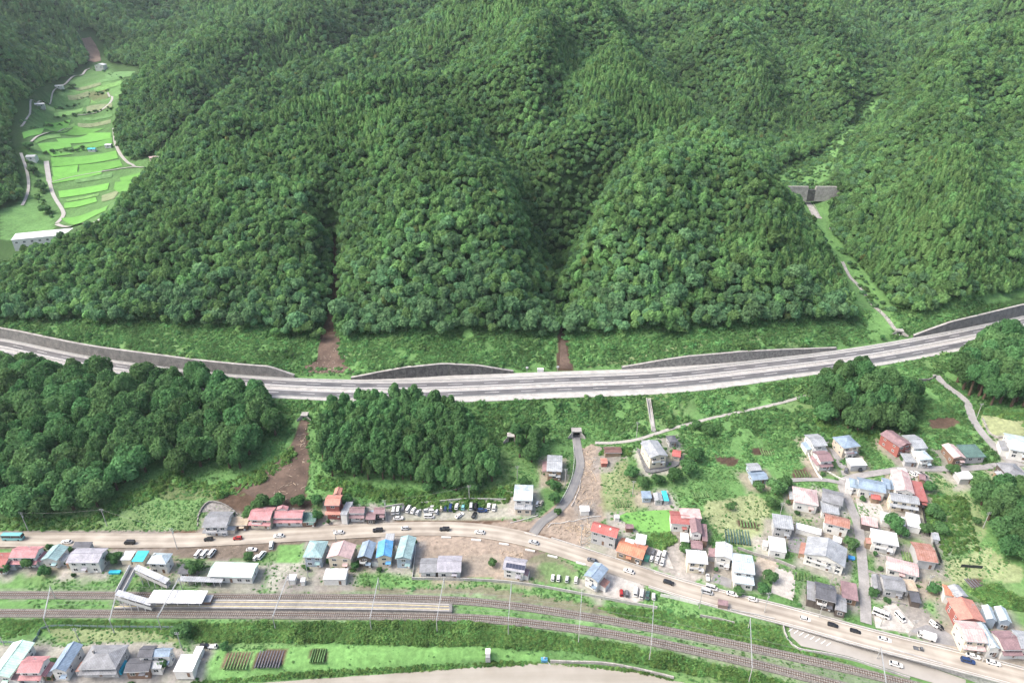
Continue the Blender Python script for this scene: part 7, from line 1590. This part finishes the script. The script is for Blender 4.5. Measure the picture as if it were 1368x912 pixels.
# scrub on the valley floor behind the check dam and down the gully
g = np.random.default_rng(61); SX = []
for poly, n_, y0 in (([(1018,246),(1045,252),(1100,214),(1150,162),(1168,130),(1148,126),(1122,160),(1082,204),(1025,232)], 900, 600), ([(1022,238),(1060,230),(1100,205),(1140,160),(1165,135),(1182,135),(1160,170),(1120,205),(1105,240),(1072,248)], 900, 600), ([(1108,318),(1120,330),(1165,382),(1196,418),(1165,410),(1140,372)], 60, 370), ([(1040,250),(1068,262),(1082,272),(1096,262),(1115,262),(1112,245),(1060,240)], 120, 560), ([(745,440),(742,380),(741,290),(752,280),(760,380),(757,440)], 200, 360)):
    W = np.array([ground(*p, y0)[:2] for p in poly]); lo_, hi_ = W.min(0), W.max(0); x = g.uniform(lo_[0], hi_[0], n_*5); y = g.uniform(lo_[1], hi_[1], n_*5); k = in_poly(W, x, y); SX.append(np.stack([x[k][:n_], y[k][:n_]], -1))
SX = np.vstack(SX); x, y = SX.T; s = .8 + 2.0 * g.random(len(x)) ** 2
o = instancer('valley_shrubbery', np.stack([x, y, height(x, y) - .4*s], -1), np.stack([x*0, x*0, g.random(len(x))*6.28], -1), np.stack([s, s, s*.9], -1), g.integers(0, 5, len(x)), FOREST_KINDS)
tag(o, 'low scrub filling the valley floor behind the check dam', 'shrubbery', kind='stuff')
# hedges and bushes among the rice fields
x = []; y = []
for a, b, n_ in [((58,206),(150,196),26),((40,172),(96,165),20),((70,160),(150,146),26),((70,148),(110,140),14),((64,128),(100,116),12),((50,262),(70,290),22),((40,215),(60,262),26),((30,165),(60,140),20),((120,92),(165,106),14),((100,135),(160,118),18)]:
    for t_ in g.random(n_): p = ground(a[0]+(b[0]-a[0])*t_ + g.normal()*1.5, a[1]+(b[1]-a[1])*t_ + g.normal()*1.2, 470); x.append(p[0]); y.append(p[1])
x, y = np.array(x), np.array(y); s = .8 + 1.8 * g.random(len(x)) ** 2
o = instancer('field_shrubbery', np.stack([x, y, height(x, y) - .3*s], -1), np.stack([x*0, x*0, g.random(len(x))*6.28], -1), np.stack([s, s, s*.9], -1), g.integers(0, 5, len(x)), FOREST_KINDS)
tag(o, 'bushes along the banks between the rice fields', 'shrubbery', kind='stuff')
# shrubs at the lower margin of the forest
g = np.random.default_rng(43); n = 5200; x = g.uniform(-340, 330, n); y = g.uniform(340, 400, n); d, zz, sd = nearest(EXPRESS, x, y); sg = d * sd; fw = np.interp(x, WX, FAR_W)
zt = height(x, y); px, py = project(x, y, zt); edge = np.interp(px, [-400, 0, 100, 200, 300, 420, 470, 600, 700, 850, 1000, 1150, 1200, 1230, 1300, 1368, 1700], [425, 427, 428, 432, 437, 452, 455, 458, 456, 448, 434, 428, 410, 418, 398, 385, 340])
k = (sg > fw + 4.5) & (py > edge - 10) & (bare_at(x, y) < .5) & ~in_poly(CLEAR[1][0], px, py) & ~in_poly(CLEAR[2][0], px, py) & ~in_poly(CLEAR[3][0], px, py); x, y, zt, py, edge = x[k], y[k], zt[k], py[k], edge[k]
s = (.8 + 1.3 * g.random(len(x)) ** 2) * np.interp(py - edge, [0, 25], [1.5, .8]); 
o = instancer('forest_edge_shrubbery', np.stack([x, y, zt - .1], -1), np.stack([np.zeros(len(x)), np.zeros(len(x)), g.random(len(x))*6.28], -1), np.stack([s, s, s*.9], -1), g.integers(0, 3, len(x)), WK)
tag(o, 'leafy vines on the slope above the expressway walls', 'shrubbery', kind='stuff')

# ------------------------------------------------------------------ hazy air
mh = bpy.data.materials.new('haze_air'); mh.use_nodes = True; N = mh.node_tree.nodes; L = mh.node_tree.links; N.clear()
pv = N.new('ShaderNodeVolumePrincipled'); pv.inputs['Color'].default_value = (.80, .93, 1.0, 1); pv.inputs['Density'].default_value = .00005; pv.inputs['Anisotropy'].default_value = .2
oo = N.new('ShaderNodeOutputMaterial'); L.new(pv.outputs[0], oo.inputs['Volume'])
MB().box(-1900, 1900, -60, 2100, -14, 320).build('haze', mh)['kind'] = 'stuff'
